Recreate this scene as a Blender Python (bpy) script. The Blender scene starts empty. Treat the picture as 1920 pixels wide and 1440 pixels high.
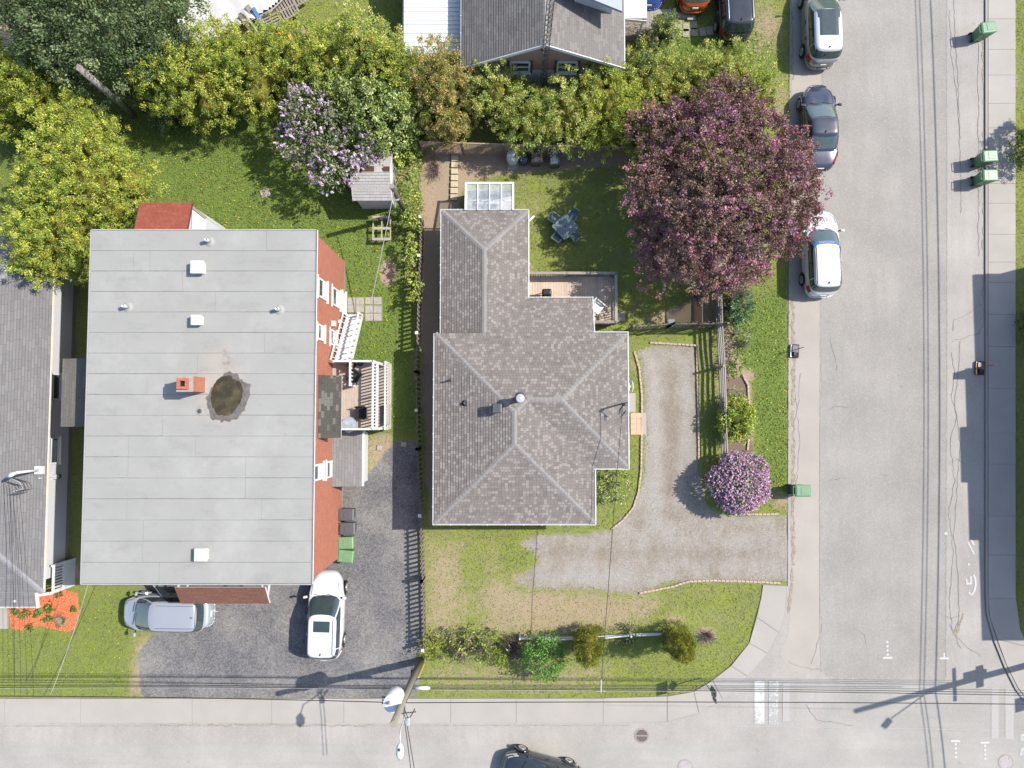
import bpy, math, random
import numpy as np
from mathutils import Vector, Matrix
rnd = random.Random(7)
SC = bpy.context.scene
COL = SC.collection
R = math.radians

# ------------------------------------------------------------------ camera, sky, sun, exposure
F, CAM_H = 1331.0, 38.0                    # focal length in photo pixels, flying height in metres
TILT = math.atan(65 / F)                   # the camera looks a little north of straight down
cam = bpy.data.cameras.new('camera'); cam.sensor_width = 36; cam.lens = 36 * F / 1920; cam.clip_end = 500
cam_o = bpy.data.objects.new('camera', cam); COL.objects.link(cam_o)
cam_o.location = (0, 0, CAM_H); cam_o.rotation_euler = (TILT, 0, 0); SC.camera = cam_o

SUN_EL, SUN_AZ = R(47.5), math.atan2(.967, .255)   # azimuth clockwise from +Y
w = bpy.data.worlds.new('World'); SC.world = w; w.use_nodes = True
nt = w.node_tree; bg = nt.nodes['Background']
sky = nt.nodes.new('ShaderNodeTexSky'); sky.sky_type = 'NISHITA'; sky.sun_disc = False
sky.sun_elevation = SUN_EL; sky.sun_rotation = SUN_AZ; sky.air_density = 1.0; sky.dust_density = 1.2
nt.links.new(sky.outputs[0], bg.inputs[0]); bg.inputs[1].default_value = 0.125
sun = bpy.data.lights.new('sun', 'SUN'); sun.energy = 3.6; sun.angle = R(.53); sun.color = (1, .95, .87)
sun_o = bpy.data.objects.new('sun', sun); COL.objects.link(sun_o); sun_o.location = (20, 5, 30)
SD = Vector((math.sin(SUN_AZ) * math.cos(SUN_EL), math.cos(SUN_AZ) * math.cos(SUN_EL), math.sin(SUN_EL)))
sun_o.rotation_euler = (-SD).to_track_quat('-Z', 'Y').to_euler()
SC.view_settings.view_transform = 'Standard'; SC.view_settings.look = 'None'
SC.view_settings.gamma = 1; SC.view_settings.exposure = 1.25
try: SC.cycles.max_bounces = 6; SC.cycles.transparent_max_bounces = 8; SC.cycles.use_denoising = True
except Exception: pass

_c, _s = math.cos(TILT), math.sin(TILT)
def P(px, py, z=0.0):
    """photo pixel -> the point of the world at height z that it shows"""
    dx, dy = (px - 960) / F, -(py - 720) / F
    y, zz = dy * _c + _s, dy * _s - _c
    t = (z - CAM_H) / zz
    return Vector((dx * t, y * t, z))
def PL(pts, z=0.0): return [P(x, y, z) for x, y in pts]

# ------------------------------------------------------------------ mesh helpers
class MB:
    def __init__(s): s.v = []; s.f = []; s.uv = []; s.has_uv = False
    def add(s, vs, fs):
        b = len(s.v); s.v += [tuple(p) for p in vs]
        for f in fs: s.f.append([b + i for i in f]); s.uv.append(None)
        return s
    def poly(s, pts, uv=None):
        b = len(s.v); s.v += [tuple(p) for p in pts]; s.f.append(list(range(b, b + len(pts)))); s.uv.append(uv)
        if uv: s.has_uv = True
        return s
    def box(s, x0, y0, z0, x1, y1, z1):
        x0, x1 = min(x0, x1), max(x0, x1); y0, y1 = min(y0, y1), max(y0, y1)
        return s.add([(x0,y0,z0),(x1,y0,z0),(x1,y1,z0),(x0,y1,z0),(x0,y0,z1),(x1,y0,z1),(x1,y1,z1),(x0,y1,z1)],
                     [(3,2,1,0),(4,5,6,7),(0,1,5,4),(1,2,6,5),(2,3,7,6),(3,0,4,7)])
    def obox(s, c, size, rz=0, rx=0, ry=0):
        m = Matrix.Translation(Vector(c)) @ Matrix.Rotation(rz, 4, 'Z') @ Matrix.Rotation(ry, 4, 'Y') @ Matrix.Rotation(rx, 4, 'X')
        a, b, d = size[0]/2, size[1]/2, size[2]/2
        vs = [m @ Vector(p) for p in [(-a,-b,-d),(a,-b,-d),(a,b,-d),(-a,b,-d),(-a,-b,d),(a,-b,d),(a,b,d),(-a,b,d)]]
        return s.add(vs, [(3,2,1,0),(4,5,6,7),(0,1,5,4),(1,2,6,5),(2,3,7,6),(3,0,4,7)])
    def bar(s, p0, p1, wd, ht, up=(0,0,1)):
        """a square bar from p0 to p1"""
        p0, p1 = Vector(p0), Vector(p1); d = (p1 - p0).normalized(); up = Vector(up)
        if abs(d.dot(up)) > .98: up = Vector((0, 1, 0))
        a = d.cross(up).normalized() * (wd/2); b = a.cross(d).normalized() * (ht/2)
        vs = [p0-a-b, p0+a-b, p0+a+b, p0-a+b, p1-a-b, p1+a-b, p1+a+b, p1-a+b]
        return s.add(vs, [(0,1,2,3),(7,6,5,4),(0,4,5,1),(1,5,6,2),(2,6,7,3),(3,7,4,0)])
    def tube(s, pts, r, n=8, caps=True):
        pts = [Vector(p) for p in pts]; rs = r if isinstance(r, (list, tuple)) else [r]*len(pts)
        b = len(s.v); k = len(pts)
        ref = None
        for i, p in enumerate(pts):
            d = (pts[min(i+1, k-1)] - pts[max(i-1, 0)]).normalized()
            if ref is None:
                ref = Vector((0,0,1)) if abs(d.z) < .9 else Vector((1,0,0))
            a = d.cross(ref).normalized(); c = a.cross(d).normalized(); ref = c
            for j in range(n):
                t = 2*math.pi*j/n; s.v.append(tuple(p + (a*math.cos(t) + c*math.sin(t))*rs[i]))
        for i in range(k-1):
            for j in range(n):
                s.f.append([b+i*n+j, b+i*n+(j+1)%n, b+(i+1)*n+(j+1)%n, b+(i+1)*n+j]); s.uv.append(None)
        if caps:
            s.f.append([b+j for j in range(n)][::-1]); s.uv.append(None)
            s.f.append([b+(k-1)*n+j for j in range(n)]); s.uv.append(None)
        return s
    def prism(s, pts, z0, z1):
        n = len(pts); b = len(s.v); a = sum(pts[i][0]*pts[(i+1)%n][1]-pts[(i+1)%n][0]*pts[i][1] for i in range(n))
        if a < 0: pts = pts[::-1]
        s.v += [(p[0], p[1], z0) for p in pts] + [(p[0], p[1], z1) for p in pts]
        s.f.append([b+i for i in range(n)][::-1]); s.f.append([b+n+i for i in range(n)]); s.uv += [None, None]
        for i in range(n): s.f.append([b+i, b+(i+1)%n, b+n+(i+1)%n, b+n+i]); s.uv.append(None)
        return s
    def lathe(s, c, prof, n=16, axis=None):
        """prof: (radius, height) pairs round a vertical axis at c (or along AXIS)"""
        c = Vector(c); q = Vector((0,0,1)).rotation_difference(Vector(axis).normalized()) if axis else None
        b = len(s.v); k = len(prof)
        for r, h in prof:
            for j in range(n):
                t = 2*math.pi*j/n; p = Vector((r*math.cos(t), r*math.sin(t), h))
                s.v.append(tuple(c + (q @ p if q else p)))
        for i in range(k-1):
            for j in range(n):
                s.f.append([b+i*n+j, b+i*n+(j+1)%n, b+(i+1)*n+(j+1)%n, b+(i+1)*n+j]); s.uv.append(None)
        s.f.append([b+j for j in range(n)][::-1]); s.uv.append(None)
        s.f.append([b+(k-1)*n+j for j in range(n)]); s.uv.append(None)
        return s

def obj(name, mb, mat, parent=None, smooth=False, local=False, bevel=0):
    me = bpy.data.meshes.new(name)
    off = Vector((0,0,0))
    if parent is not None and not local:
        p = parent
        while p is not None: off += p.location; p = p.parent
    me.from_pydata([tuple(Vector(v) - off) for v in mb.v], [], mb.f)
    if mb.has_uv:
        ul = me.uv_layers.new(name='UVMap'); arr = np.zeros(len(me.loops)*2); k = 0
        for f, u in zip(mb.f, mb.uv):
            for i in range(len(f)):
                if u: arr[2*k], arr[2*k+1] = u[i]
                k += 1
        ul.data.foreach_set('uv', arr)
    for m in (mat if isinstance(mat, (list, tuple)) else [mat]): me.materials.append(m)
    if smooth: me.polygons.foreach_set('use_smooth', [True]*len(me.polygons))
    me.update()
    o = bpy.data.objects.new(name, me); COL.objects.link(o)
    if parent is not None: o.parent = parent
    if bevel:
        b = o.modifiers.new('bevel', 'BEVEL'); b.width = bevel; b.segments = 2; b.limit_method = 'ANGLE'
    return o
def tag(o, label, cat, group=None):
    o['label'] = label; o['category'] = cat
    if group: o['group'] = group
    return o
def thing(name, loc, label, cat, group=None, rz=0):
    o = bpy.data.objects.new(name, None); COL.objects.link(o); o.location = loc; o.rotation_euler = (0, 0, rz)
    o.empty_display_size = .3
    return tag(o, label, cat, group)
def struct(name, mb, mat, **k):
    o = obj(name, mb, mat, **k); o['kind'] = 'structure'; return o
def copy_tree(o, parent=None):
    c = o.copy(); COL.objects.link(c); c.parent = parent
    for ch in list(o.children): copy_tree(ch, c)
    return c

# ------------------------------------------------------------------ material helpers
class NT:
    def __init__(s, name):
        s.m = bpy.data.materials.new(name); s.m.use_nodes = True; s.t = s.m.node_tree
        s.b = s.t.nodes['Principled BSDF']; s.out = s.t.nodes['Material Output']
    def n(s, typ, **k):
        x = s.t.nodes.new('ShaderNode' + typ)
        for a, v in k.items(): setattr(x, a, v)
        return x
    def L(s, a, b): s.t.links.new(a, b)
    def put(s, sock, v):
        if hasattr(v, 'links'): s.L(v, sock)
        elif isinstance(v, tuple) and len(v) == 3 and sock.type == 'RGBA': sock.default_value = (*v, 1)
        else: sock.default_value = v
    def pos(s): return s.n('NewGeometry').outputs['Position']
    def objco(s): return s.n('TexCoord').outputs['Object']
    def noise(s, scale, detail=3, vec=None, rough=.55, out='Fac', dist=0):
        x = s.n('TexNoise'); x.inputs['Scale'].default_value = scale; x.inputs['Detail'].default_value = detail
        x.inputs['Roughness'].default_value = rough; x.inputs['Distortion'].default_value = dist
        s.L(vec if vec is not None else s.pos(), x.inputs['Vector']); return x.outputs[out]
    def vor(s, scale, vec=None, feature='F1', out='Color'):
        x = s.n('TexVoronoi', feature=feature); x.inputs['Scale'].default_value = scale
        s.L(vec if vec is not None else s.pos(), x.inputs['Vector']); return x.outputs[out]
    def ramp(s, fac, stops, interp='LINEAR'):
        x = s.n('ValToRGB'); cr = x.color_ramp; cr.interpolation = interp
        while len(cr.elements) < len(stops): cr.elements.new(.5)
        for e, (p, c) in zip(cr.elements, stops):
            e.position = p; e.color = (*c, 1) if isinstance(c, tuple) else (c, c, c, 1)
        s.L(fac, x.inputs[0]); return x.outputs[0]
    def mix(s, fac, a, b, blend='MIX'):
        x = s.n('Mix', data_type='RGBA', blend_type=blend); s.put(x.inputs[0], fac); s.put(x.inputs[6], a); s.put(x.inputs[7], b)
        return x.outputs[2]
    def math(s, op, a, b=0.0, c=0.0, clamp=False):
        x = s.n('Math', operation=op, use_clamp=clamp); s.put(x.inputs[0], a); s.put(x.inputs[1], b); s.put(x.inputs[2], c); return x.outputs[0]
    def smooth(s, v, a, b):
        x = s.n('MapRange', interpolation_type='SMOOTHSTEP'); s.put(x.inputs[0], v); x.inputs[1].default_value = a; x.inputs[2].default_value = b
        return x.outputs[0]
    def mapping(s, vec, scale=(1,1,1), rot=(0,0,0)):
        x = s.n('Mapping'); s.L(vec, x.inputs[0]); x.inputs['Scale'].default_value = scale; x.inputs['Rotation'].default_value = rot
        return x.outputs[0]
    def bump(s, h, dist=.02, strength=.5):
        x = s.n('Bump'); x.inputs['Strength'].default_value = strength; x.inputs['Distance'].default_value = dist
        s.L(h, x.inputs['Height']); s.L(x.outputs[0], s.b.inputs['Normal'])
    def col(s, c): s.put(s.b.inputs['Base Color'], c); return s
    def rough(s, r): s.put(s.b.inputs['Roughness'], r); return s
    def spec(s, v): s.b.inputs['Specular IOR Level'].default_value = v; return s

def plain(name, c, rough=.6, var=.18, scale=6, spec=.3, metal=0, bump=0, fine=60):
    """a plain surface with some dirt and wear"""
    c = tuple(x*.76 for x in c)
    t = NT(name); n1 = t.noise(scale, 4); n2 = t.noise(fine, 2)
    d = t.mix(t.ramp(n1, [(.3, 0.0), (.7, 1.0)]), tuple(x*(1-var) for x in c), tuple(min(1, x*(1+var)) for x in c))
    d = t.mix(t.math('MULTIPLY', n2, .35), d, tuple(x*.75 for x in c))
    t.col(d).rough(rough).spec(spec); t.b.inputs['Metallic'].default_value = metal
    if bump: t.bump(n2, bump, .6)
    return t.m

def wood(name, c, var=.25, along='y', spec=.2):
    c = tuple(x*.76 for x in c); t = NT(name); oi = t.n('ObjectInfo').outputs['Random']
    sc = {'x': (1.2, 18, 18), 'y': (18, 1.2, 18), 'z': (18, 18, 1.2)}[along]
    n = t.noise(1.5, 5, t.mapping(t.pos(), sc)); k = t.noise(4, 3)
    a = t.mix(n, tuple(x*(1-var) for x in c), tuple(x*(1+var) for x in c))
    a = t.mix(t.math('MULTIPLY', oi, .5), a, tuple(x*.6 for x in c))
    a = t.mix(t.math('MULTIPLY', t.ramp(k, [(.45, 0.0), (.75, 1.0)]), .45), a, tuple(v*.9 for v in (c[2], c[2], c[2])))
    t.col(a).rough(.8).spec(spec); t.bump(n, .004, .5); return t.m

def paint(name, c, rough=.25, metal=0.0, coat=1.0):
    c = tuple(x*.78 for x in c); t = NT(name); n = t.noise(2.5, 4)
    t.col(t.mix(t.math('MULTIPLY', n, .25), c, tuple(x*.75 + .04 for x in c))).rough(t.math('MULTIPLY_ADD', n, .12, rough - .05))
    t.b.inputs['Metallic'].default_value = metal; t.b.inputs['Coat Weight'].default_value = coat; t.b.inputs['Coat Roughness'].default_value = .06
    return t.m

def glassy(name, c, rough=.05, spec=.5):
    t = NT(name); n = t.noise(3, 3); t.col(t.mix(n, c, tuple(x*1.8+.004 for x in c))).rough(rough).spec(spec); t.b.inputs['Coat Weight'].default_value = .6
    return t.m

M = {}
def leafmat(name, trans=.3, rough=.55):
    t = NT(name); a = t.n('Attribute', attribute_name='Col').outputs['Color']
    t.col(a).rough(rough).spec(.25)
    tr = t.n('BsdfTranslucent'); t.L(t.mix(1.0, a, (1.25, 1.2, .7), 'MULTIPLY'), tr.inputs[0])
    mx = t.n('MixShader'); mx.inputs[0].default_value = trans
    t.L(t.b.outputs[0], mx.inputs[1]); t.L(tr.outputs[0], mx.inputs[2]); t.L(mx.outputs[0], t.out.inputs[0]); return t.m
M['leaf'] = leafmat('leaf', .2); M['petal'] = leafmat('petal', .25, .6); M['blade'] = leafmat('grass_blade', .25, .6)
M['bark'] = plain('bark', (.12, .095, .075), .9, .35, 9, .1, bump=.02)
M['twig'] = plain('twig', (.16, .125, .11), .9, .3, 9, .1)
M['white'] = plain('white_paint', (.62, .62, .61), .5, .06, 3)
M['white_metal'] = plain('white_metal', (.64, .645, .65), .35, .06, 3)
M['cream'] = plain('cream_paint', (.68, .63, .53), .6, .07, 4)
M['black'] = plain('black_plastic', (.018, .018, .02), .5, .2, 8)
M['dark_metal'] = plain('dark_metal', (.06, .065, .07), .45, .2, 8, .5)
M['galv'] = plain('galvanised_metal', (.55, .57, .6), .4, .15, 9, .5, .5)
M['rubber'] = plain('tyre_rubber', (.02, .02, .021), .8, .2, 9)
M['rim'] = plain('wheel_rim', (.55, .56, .58), .35, .1, 9, .5, .6)
M['win_dark'] = glassy('window_glass', (.02, .025, .03))
M['carglass'] = glassy('car_glass', (.018, .027, .028), .03, .6)
M['carglass_g'] = glassy('green_car_glass', (.035, .05, .05), .05, .6)
M['red_lens'] = plain('red_lens', (.5, .012, .012), .2, .1, 9, .6)
M['clear_lens'] = plain('clear_lens', (.6, .62, .63), .15, .1, 9, .6)
M['orange_lens'] = plain('orange_lens', (.7, .18, .02), .2, .1, 9, .6)
M['wire'] = plain('cable_black', (.03, .03, .033), .6, .1, 9)
M['wire_pale'] = plain('cable_pale', (.42, .42, .41), .5, .1, 9)
M['pole'] = wood('weathered_pole', (.27, .25, .19), .3, 'z')
M['pole_grey'] = wood('grey_pole', (.32, .29, .25), .35, 'z')
M['pole_dark'] = wood('dark_pole', (.12, .105, .08), .3, 'z')
M['deck'] = wood('deck_plank', (.58, .45, .34), .2, 'y')
M['deck_x'] = wood('grey_plank', (.30, .26, .22), .25, 'x')
M['fence'] = wood('fence_board', (.21, .175, .14), .3, 'z')
M['fence_grey'] = wood('weathered_rail', (.33, .30, .27), .3, 'y')
M['wood_pale'] = wood('pale_timber', (.42, .36, .27), .25, 'x')
M['green_bin'] = plain('green_plastic', (.115, .235, .125), .42, .1, 5, .4)
M['grey_bin'] = plain('charcoal_plastic', (.085, .083, .088), .5, .12, 5, .4)
M['blue_bin'] = plain('slate_blue_plastic', (.05, .065, .09), .5, .15, 5, .4)
M['patio'] = plain('slate_green_plastic', (.115, .165, .17), .45, .1, 5, .4)
M['stone'] = plain('grey_stone', (.34, .31, .27), .85, .2, 7, .2, bump=.01)
M['tan_tile'] = plain('tan_tile', (.55, .38, .25), .75, .08, 6, .2)
M['brick_edge'] = plain('pinkish_brick', (.45, .34, .27), .85, .2, 9, .2, bump=.006)
# ------------------------------------------------------------------ surfaces of the setting
def asphalt(name, c, speck=.35, patch=.14):
    c = tuple(x*q for x, q in zip(c, (.56,.545,.52))); t = NT(name); p = t.pos()
    big = t.noise(.35, 4, p); mid = t.noise(1.6, 5, t.mapping(p, (1.3, .12, 1)) if 'pale' not in name else t.mapping(p, (.12, 1.3, 1))); fine = t.vor(24, p); f2 = t.noise(120, 2, p)
    d = t.mix(t.ramp(big, [(.3, 0.0), (.7, 1.0)]), tuple(x*(1-patch) for x in c), tuple(x*(1+patch) for x in c))
    d = t.mix(t.math('MULTIPLY', t.ramp(mid, [(.35, 0.0), (.7, 1.0)]), .45), d, tuple(x*.82 for x in c))
    spots = t.smooth(t.math('ADD', t.vor(.55, p, out='Distance'), t.math('MULTIPLY', t.noise(9, 4, p), .12)), .15, .09); d = t.mix(t.math('MULTIPLY', spots, .35), d, tuple(x*.6 for x in c))
    pat = t.noise(.9, 6, p, .75); d = t.mix(t.math('MULTIPLY', t.ramp(pat, [(.56, 0.0), (.66, 1.0)]), .16), d, tuple(x*.75 for x in c))
    g = t.n('SeparateColor'); t.L(fine, g.inputs[0])
    d = t.mix(t.math('MULTIPLY', t.math('GREATER_THAN', g.outputs[0], .6), speck*.6), d, tuple(x*.68 for x in c))
    d = t.mix(t.math('MULTIPLY', t.math('GREATER_THAN', g.outputs[1], .78), speck), d, tuple(min(1, x*1.3) for x in c))
    t.col(d).rough(.9).spec(.2); t.bump(f2, .006, .5); return t.m
M['asphalt'] = asphalt('asphalt_street', (.40, .385, .365)); M['asphalt_old'] = asphalt('asphalt_old', (.46, .44, .42), .25)
M['asphalt_south'] = asphalt('asphalt_pale', (.45, .44, .42), .2)
def concrete(name, c):
    c = tuple(x*q for x, q in zip(c, (.57,.555,.53))); t = NT(name); p = t.pos(); big = t.noise(.6, 5, p); fine = t.noise(35, 3, p); st = t.noise(3, 4, t.mapping(p, (.4, 2.5, 1)))
    d = t.mix(t.ramp(big, [(.3, 0.0), (.7, 1.0)]), tuple(x*.9 for x in c), tuple(x*1.08 for x in c))
    d = t.mix(t.math('MULTIPLY', st, .25), d, tuple(x*.8 for x in c)); d = t.mix(t.math('MULTIPLY', fine, .3), d, tuple(x*.8 for x in c))
    oi = t.n('ObjectInfo').outputs['Random']; d = t.mix(t.math('MULTIPLY', oi, .25), d, tuple(x*.82 for x in c))
    t.col(d).rough(.85).spec(.2); t.bump(fine, .004, .4); return t.m
M['concrete'] = concrete('concrete', (.50, .475, .45)); M['concrete_dark'] = concrete('concrete_kerb', (.42, .40, .38))
M['concrete_pink'] = concrete('concrete_gutter', (.50, .465, .43))
def worn_paint(name, under, thr):
    t = NT(name); n = t.noise(9, 6, rough=.7); n2 = t.noise(1.3, 3)
    k = t.smooth(t.math('ADD', n, t.math('MULTIPLY_ADD', n2, .5, -.25)), thr - .06, thr + .06)
    t.col(t.mix(k, tuple(x*.56 for x in under), (.37, .365, .355))).rough(.8).spec(.2); return t.m
M['paint_good'] = worn_paint('road_paint', (.46, .45, .43), .36); M['paint_worn'] = worn_paint('road_paint_worn', (.45, .44, .42), .55)
M['paint_mid'] = worn_paint('road_paint_mid', (.46, .45, .43), .44); M['paint_faint'] = worn_paint('road_paint_faint', (.49, .46, .44), .72)
M['crack'] = plain('crack_fill', (.19, .175, .16), .9, .3, 5, .1); M['seam'] = plain('tar_seam', (.30, .285, .27), .9, .2, 3, .1)

# yard: one sheet whose cover (grass, dry grass, soil, gravel) comes from weights stored on its vertices
GX0, GX1, GY0, GY1, GS = -32.0, 32.0, -22.0, 27.0, .19
nx, ny = int((GX1-GX0)/GS)+1, int((GY1-GY0)/GS)+1
gx, gy = np.meshgrid(GX0 + np.arange(nx)*GS, GY0 + np.arange(ny)*GS)
def inside(poly, X=gx, Y=gy):
    r = np.zeros(X.shape, bool); n = len(poly)
    for i in range(n):
        (x0, y0), (x1, y1) = poly[i][:2], poly[(i+1) % n][:2]
        c = (y0 > Y) != (y1 > Y); r ^= c & (X < (x1-x0)*(Y-y0)/(y1-y0+1e-12) + x0)
    return r
def blur(a, k):
    for _ in range(k):
        a = (a + np.roll(a, 1, 0) + np.roll(a, -1, 0) + np.roll(a, 1, 1) + np.roll(a, -1, 1))/5
    return a
def zone(px, soft=4, amt=1.0): return blur(inside([p[:2] for p in PL(px)]).astype(float), soft)*amt
def blob(px, py, r, amt=1.0, ry=None):
    c = P(px, py); ry = ry or r
    return np.exp(-(((gx-c.x)/r)**2 + ((gy-c.y)/ry)**2))*amt
Z = np.zeros_like(gx)
gravel = zone([(1184,652),(1300,648),(1308,655),(1310,870),(1325,955),(1362,966),(1490,966),(1490,1094),(1310,1088),(1250,1092),(1203,1112),(1110,1106),(1040,1102),(985,1102),(945,1088),(985,1066),(1010,1050),(995,1034),(950,1022),(985,1006),(1080,1000),(1143,997),(1170,972),(1190,940),(1205,900),(1206,720),(1196,670)], 3)
dark = zone([(628,900),(690,890),(738,828),(784,826),(792,1242),(786,1285),(782,1312),(265,1312),(258,1225),(285,1190),(388,1150),(388,1095),(560,1090),(628,1050)], 4)
dark = np.maximum(dark, zone([(160,1096),(560,1090),(560,1120),(270,1118)], 4, .7))
soil = zone([(786,258),(832,395),(826,990),(800,985),(793,840),(784,640)], 3, .72)
soil = np.maximum(soil, zone([(797,272),(1180,272),(1180,310),(930,330),(870,345),(860,400),(800,420)], 6, .9))
soil = np.maximum(soil, zone([(1255,575),(1305,560),(1345,560),(1345,612),(1160,606),(1200,590)], 6, .75))
soil = np.maximum(soil, zone([(1350,600),(1372,600),(1410,720),(1412,870),(1352,860)], 5, .8))
soil = np.maximum(soil, zone([(-60,-60),(60,-60),(55,60),(40,100),(-60,90)], 6, 1))
soil = np.maximum(soil, zone([(1180,655),(1192,665),(1202,705),(1180,700)], 3, .7))
for a in [(728,512,.55,1,.9),(1325,1192,.8,.8,.6),(500,360,.35,.8,.25),(655,60,.9,.7,.5),(1005,390,.5,.5,1),(992,500,.4,.6,.6),(830,1130,.1,.3,.1),(1300,575,.7,.7,.5),(1400,705,.6,.8,.5),
          (560,60,1.1,.6,.7),(780,690,.4,.5,2),(1240,70,1.5,.6,.8),(1325,470,3.6,.95,2.6),(1300,400,3.5,.9,3.0),(125,1075,.9,.9,.7),(1325,560,1.4,.8,1.2),(1200,480,2,.45,2),(1900,150,.4,.6,1.2),(640,835,.6,.5,1)]:
    soil = np.maximum(soil, blob(a[0], a[1], a[2], a[3], a[4]))
dry = zone([(800,992),(935,1010),(930,1085),(985,1102),(1250,1112),(1240,1150),(1200,1170),(1120,1190),(800,1190)], 12, .74)
dry = np.maximum(dry, zone([(798,1240),(1180,1240),(1120,1305),(798,1305)], 12, .5))
dry = np.maximum(dry, zone([(690,812),(738,812),(738,905),(690,905)], 6, .95))
dry = np.maximum(dry, zone([(252,1200),(290,1190),(310,1230),(285,1308),(240,1308)], 8, .9))
for a in [(920,1115,1.3,1,1.1),(1010,1140,2.2,.95,1.2),(1000,1085,1.6,.8,.5),(1330,1160,2,.3,.8),(1300,1110,3,.3,.5),(1265,1160,.8,.6,.6),(840,1100,1.0,.55,3),(1470,940,.8,.8,.5),(1000,540,.5,.6,.6),(1050,1060,1,.3,.5),(1440,50,1,.7,1.5),(1460,200,.8,.6,2),
          (980,430,.5,.6,2),(1430,1040,.1,.1,.1),(1490,820,.25,.8,9),(1350,700,1.0,.4,2),(1330,680,.6,.4,2),(1420,90,1,.5,1)]:
    dry = np.maximum(dry, blob(a[0], a[1], a[2], a[3], a[4]))
dry *= (1 - .75*blob(890,1060,1.0,1,2.2)) * (1 - .5*blob(830,1000,.6,1,1)) * (1 - .6*blob(885,1165,.8,1,.8))
lush = np.maximum(zone([(0,190),(740,230),(780,300),(780,820),(640,820),(280,440),(0,480)], 10, .9), zone([(1220,60),(1440,60),(1460,140),(1190,130)], 8, 1))
lush = np.maximum(lush, zone([(1375,560),(1480,540),(1480,940),(1420,900),(1420,870)], 8, .85)); lush = np.maximum(lush, zone([(0,1110),(255,1110),(235,1305),(0,1305)], 8, .3))
mulch = zone([(1352,705),(1398,705),(1408,740),(1412,860),(1352,862)], 3, 1)
soil = np.clip(soil, 0, 1); ruts = sum(blob(x, y, .3, 1, 2.2) for x in (1228,1282) for y in (700,780,860))*.0; gravel = np.clip(gravel - blob(950,1060,1.6,.45,1.4) - .22*blob(1250,690,1.2,1,1.0), 0, 1); dark = np.clip(dark, 0, 1)

t = NT('yard_ground'); p = t.pos()
a1 = t.n('SeparateColor'); t.L(t.n('Attribute', attribute_name='cover_a').outputs['Color'], a1.inputs[0])
a2 = t.n('SeparateColor'); t.L(t.n('Attribute', attribute_name='cover_b').outputs['Color'], a2.inputs[0])
nz = t.noise(7, 6, p, .7); nb = t.noise(1.1, 4, p); nf = t.noise(55, 3, p); nm = t.noise(18, 4, p, .65)
def cov(wt, n=nz, amp=.9, e=.12): return t.smooth(t.math('ADD', wt, t.math('MULTIPLY_ADD', n, amp, -amp/2)), .5-e, .5+e)
g = t.mix(nm, (.10, .128, .022), (.215, .24, .055)); g = t.mix(t.ramp(nb, [(.35, 0.0), (.65, 1.0)]), g, (.15, .165, .055))
g2 = t.mix(nm, (.06, .098, .018), (.135, .185, .04)); g = t.mix(a2.outputs[2], g, g2)
dr = t.mix(nm, (.17, .14, .08), (.33, .262, .18)); g = t.mix(cov(a1.outputs[0], t.noise(2.6, 7, p, .8), 1.9, .35), g, dr)
so = t.mix(nm, (.17, .13, .092), (.40, .31, .215)); so = t.mix(t.math('MULTIPLY', nf, .5), so, (.17, .125, .09)); g = t.mix(cov(a1.outputs[1]), g, so)
def stones(c, sc, lo=.58, hi=1.4):
    v = t.n('SeparateColor'); t.L(t.vor(sc, p), v.inputs[0])
    c = tuple(k*.6 for k in c); x = t.mix(v.outputs[0], tuple(k*lo for k in c), tuple(k*hi for k in c)); x = t.mix(t.math('MULTIPLY', t.math('GREATER_THAN', v.outputs[1], .95), .5), x, tuple(k*1.7 for k in c))
    return x
wear = t.noise(.8, 6, t.mapping(p, (1.3, .4, 1)), .7)
gr = t.mix(t.ramp(wear, [(.42, 0.0), (.66, 1.0)]), stones((.375, .34, .295), 22, .8, 1.18), stones((.30, .245, .188), 22, .76, 1.2)); gr = t.mix(t.math('MULTIPLY', t.ramp(nb, [(.4, 0.0), (.75, 1.0)]), .55), gr, (.275, .262, .245))
a3 = t.n('SeparateColor'); t.L(t.n('Attribute', attribute_name='cover_c').outputs['Color'], a3.inputs[0])
gr = t.mix(t.math('MULTIPLY', cov(a3.outputs[1], t.noise(3, 6, p, .7), 1.2, .4), .75), gr, stones((.27, .22, .17), 20, .72, 1.25)); gr = t.mix(t.math('MULTIPLY', cov(a3.outputs[0], t.noise(3, 6, p, .7), 1.2, .4), .7), gr, stones((.44, .425, .40), 20, .85, 1.15))
g = t.mix(cov(a1.outputs[2], amp=1.3, e=.28), g, gr)
dk = t.mix(t.ramp(t.noise(.45, 6, p, .65), [(.42, 0.0), (.68, 1.0)]), stones((.18, .175, .18), 17, .68, 1.3), stones((.30, .282, .262), 17, .8, 1.18))
g = t.mix(cov(a2.outputs[0], amp=.8), g, dk)
g = t.mix(cov(a2.outputs[1], amp=.5), g, t.mix(nm, (.09, .065, .05), (.19, .14, .11)))
t.col(g).rough(.95).spec(.1); t.bump(t.math('ADD', nf, t.math('MULTIPLY', nm, .8)), .03, .7); M['yard'] = t.m

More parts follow.
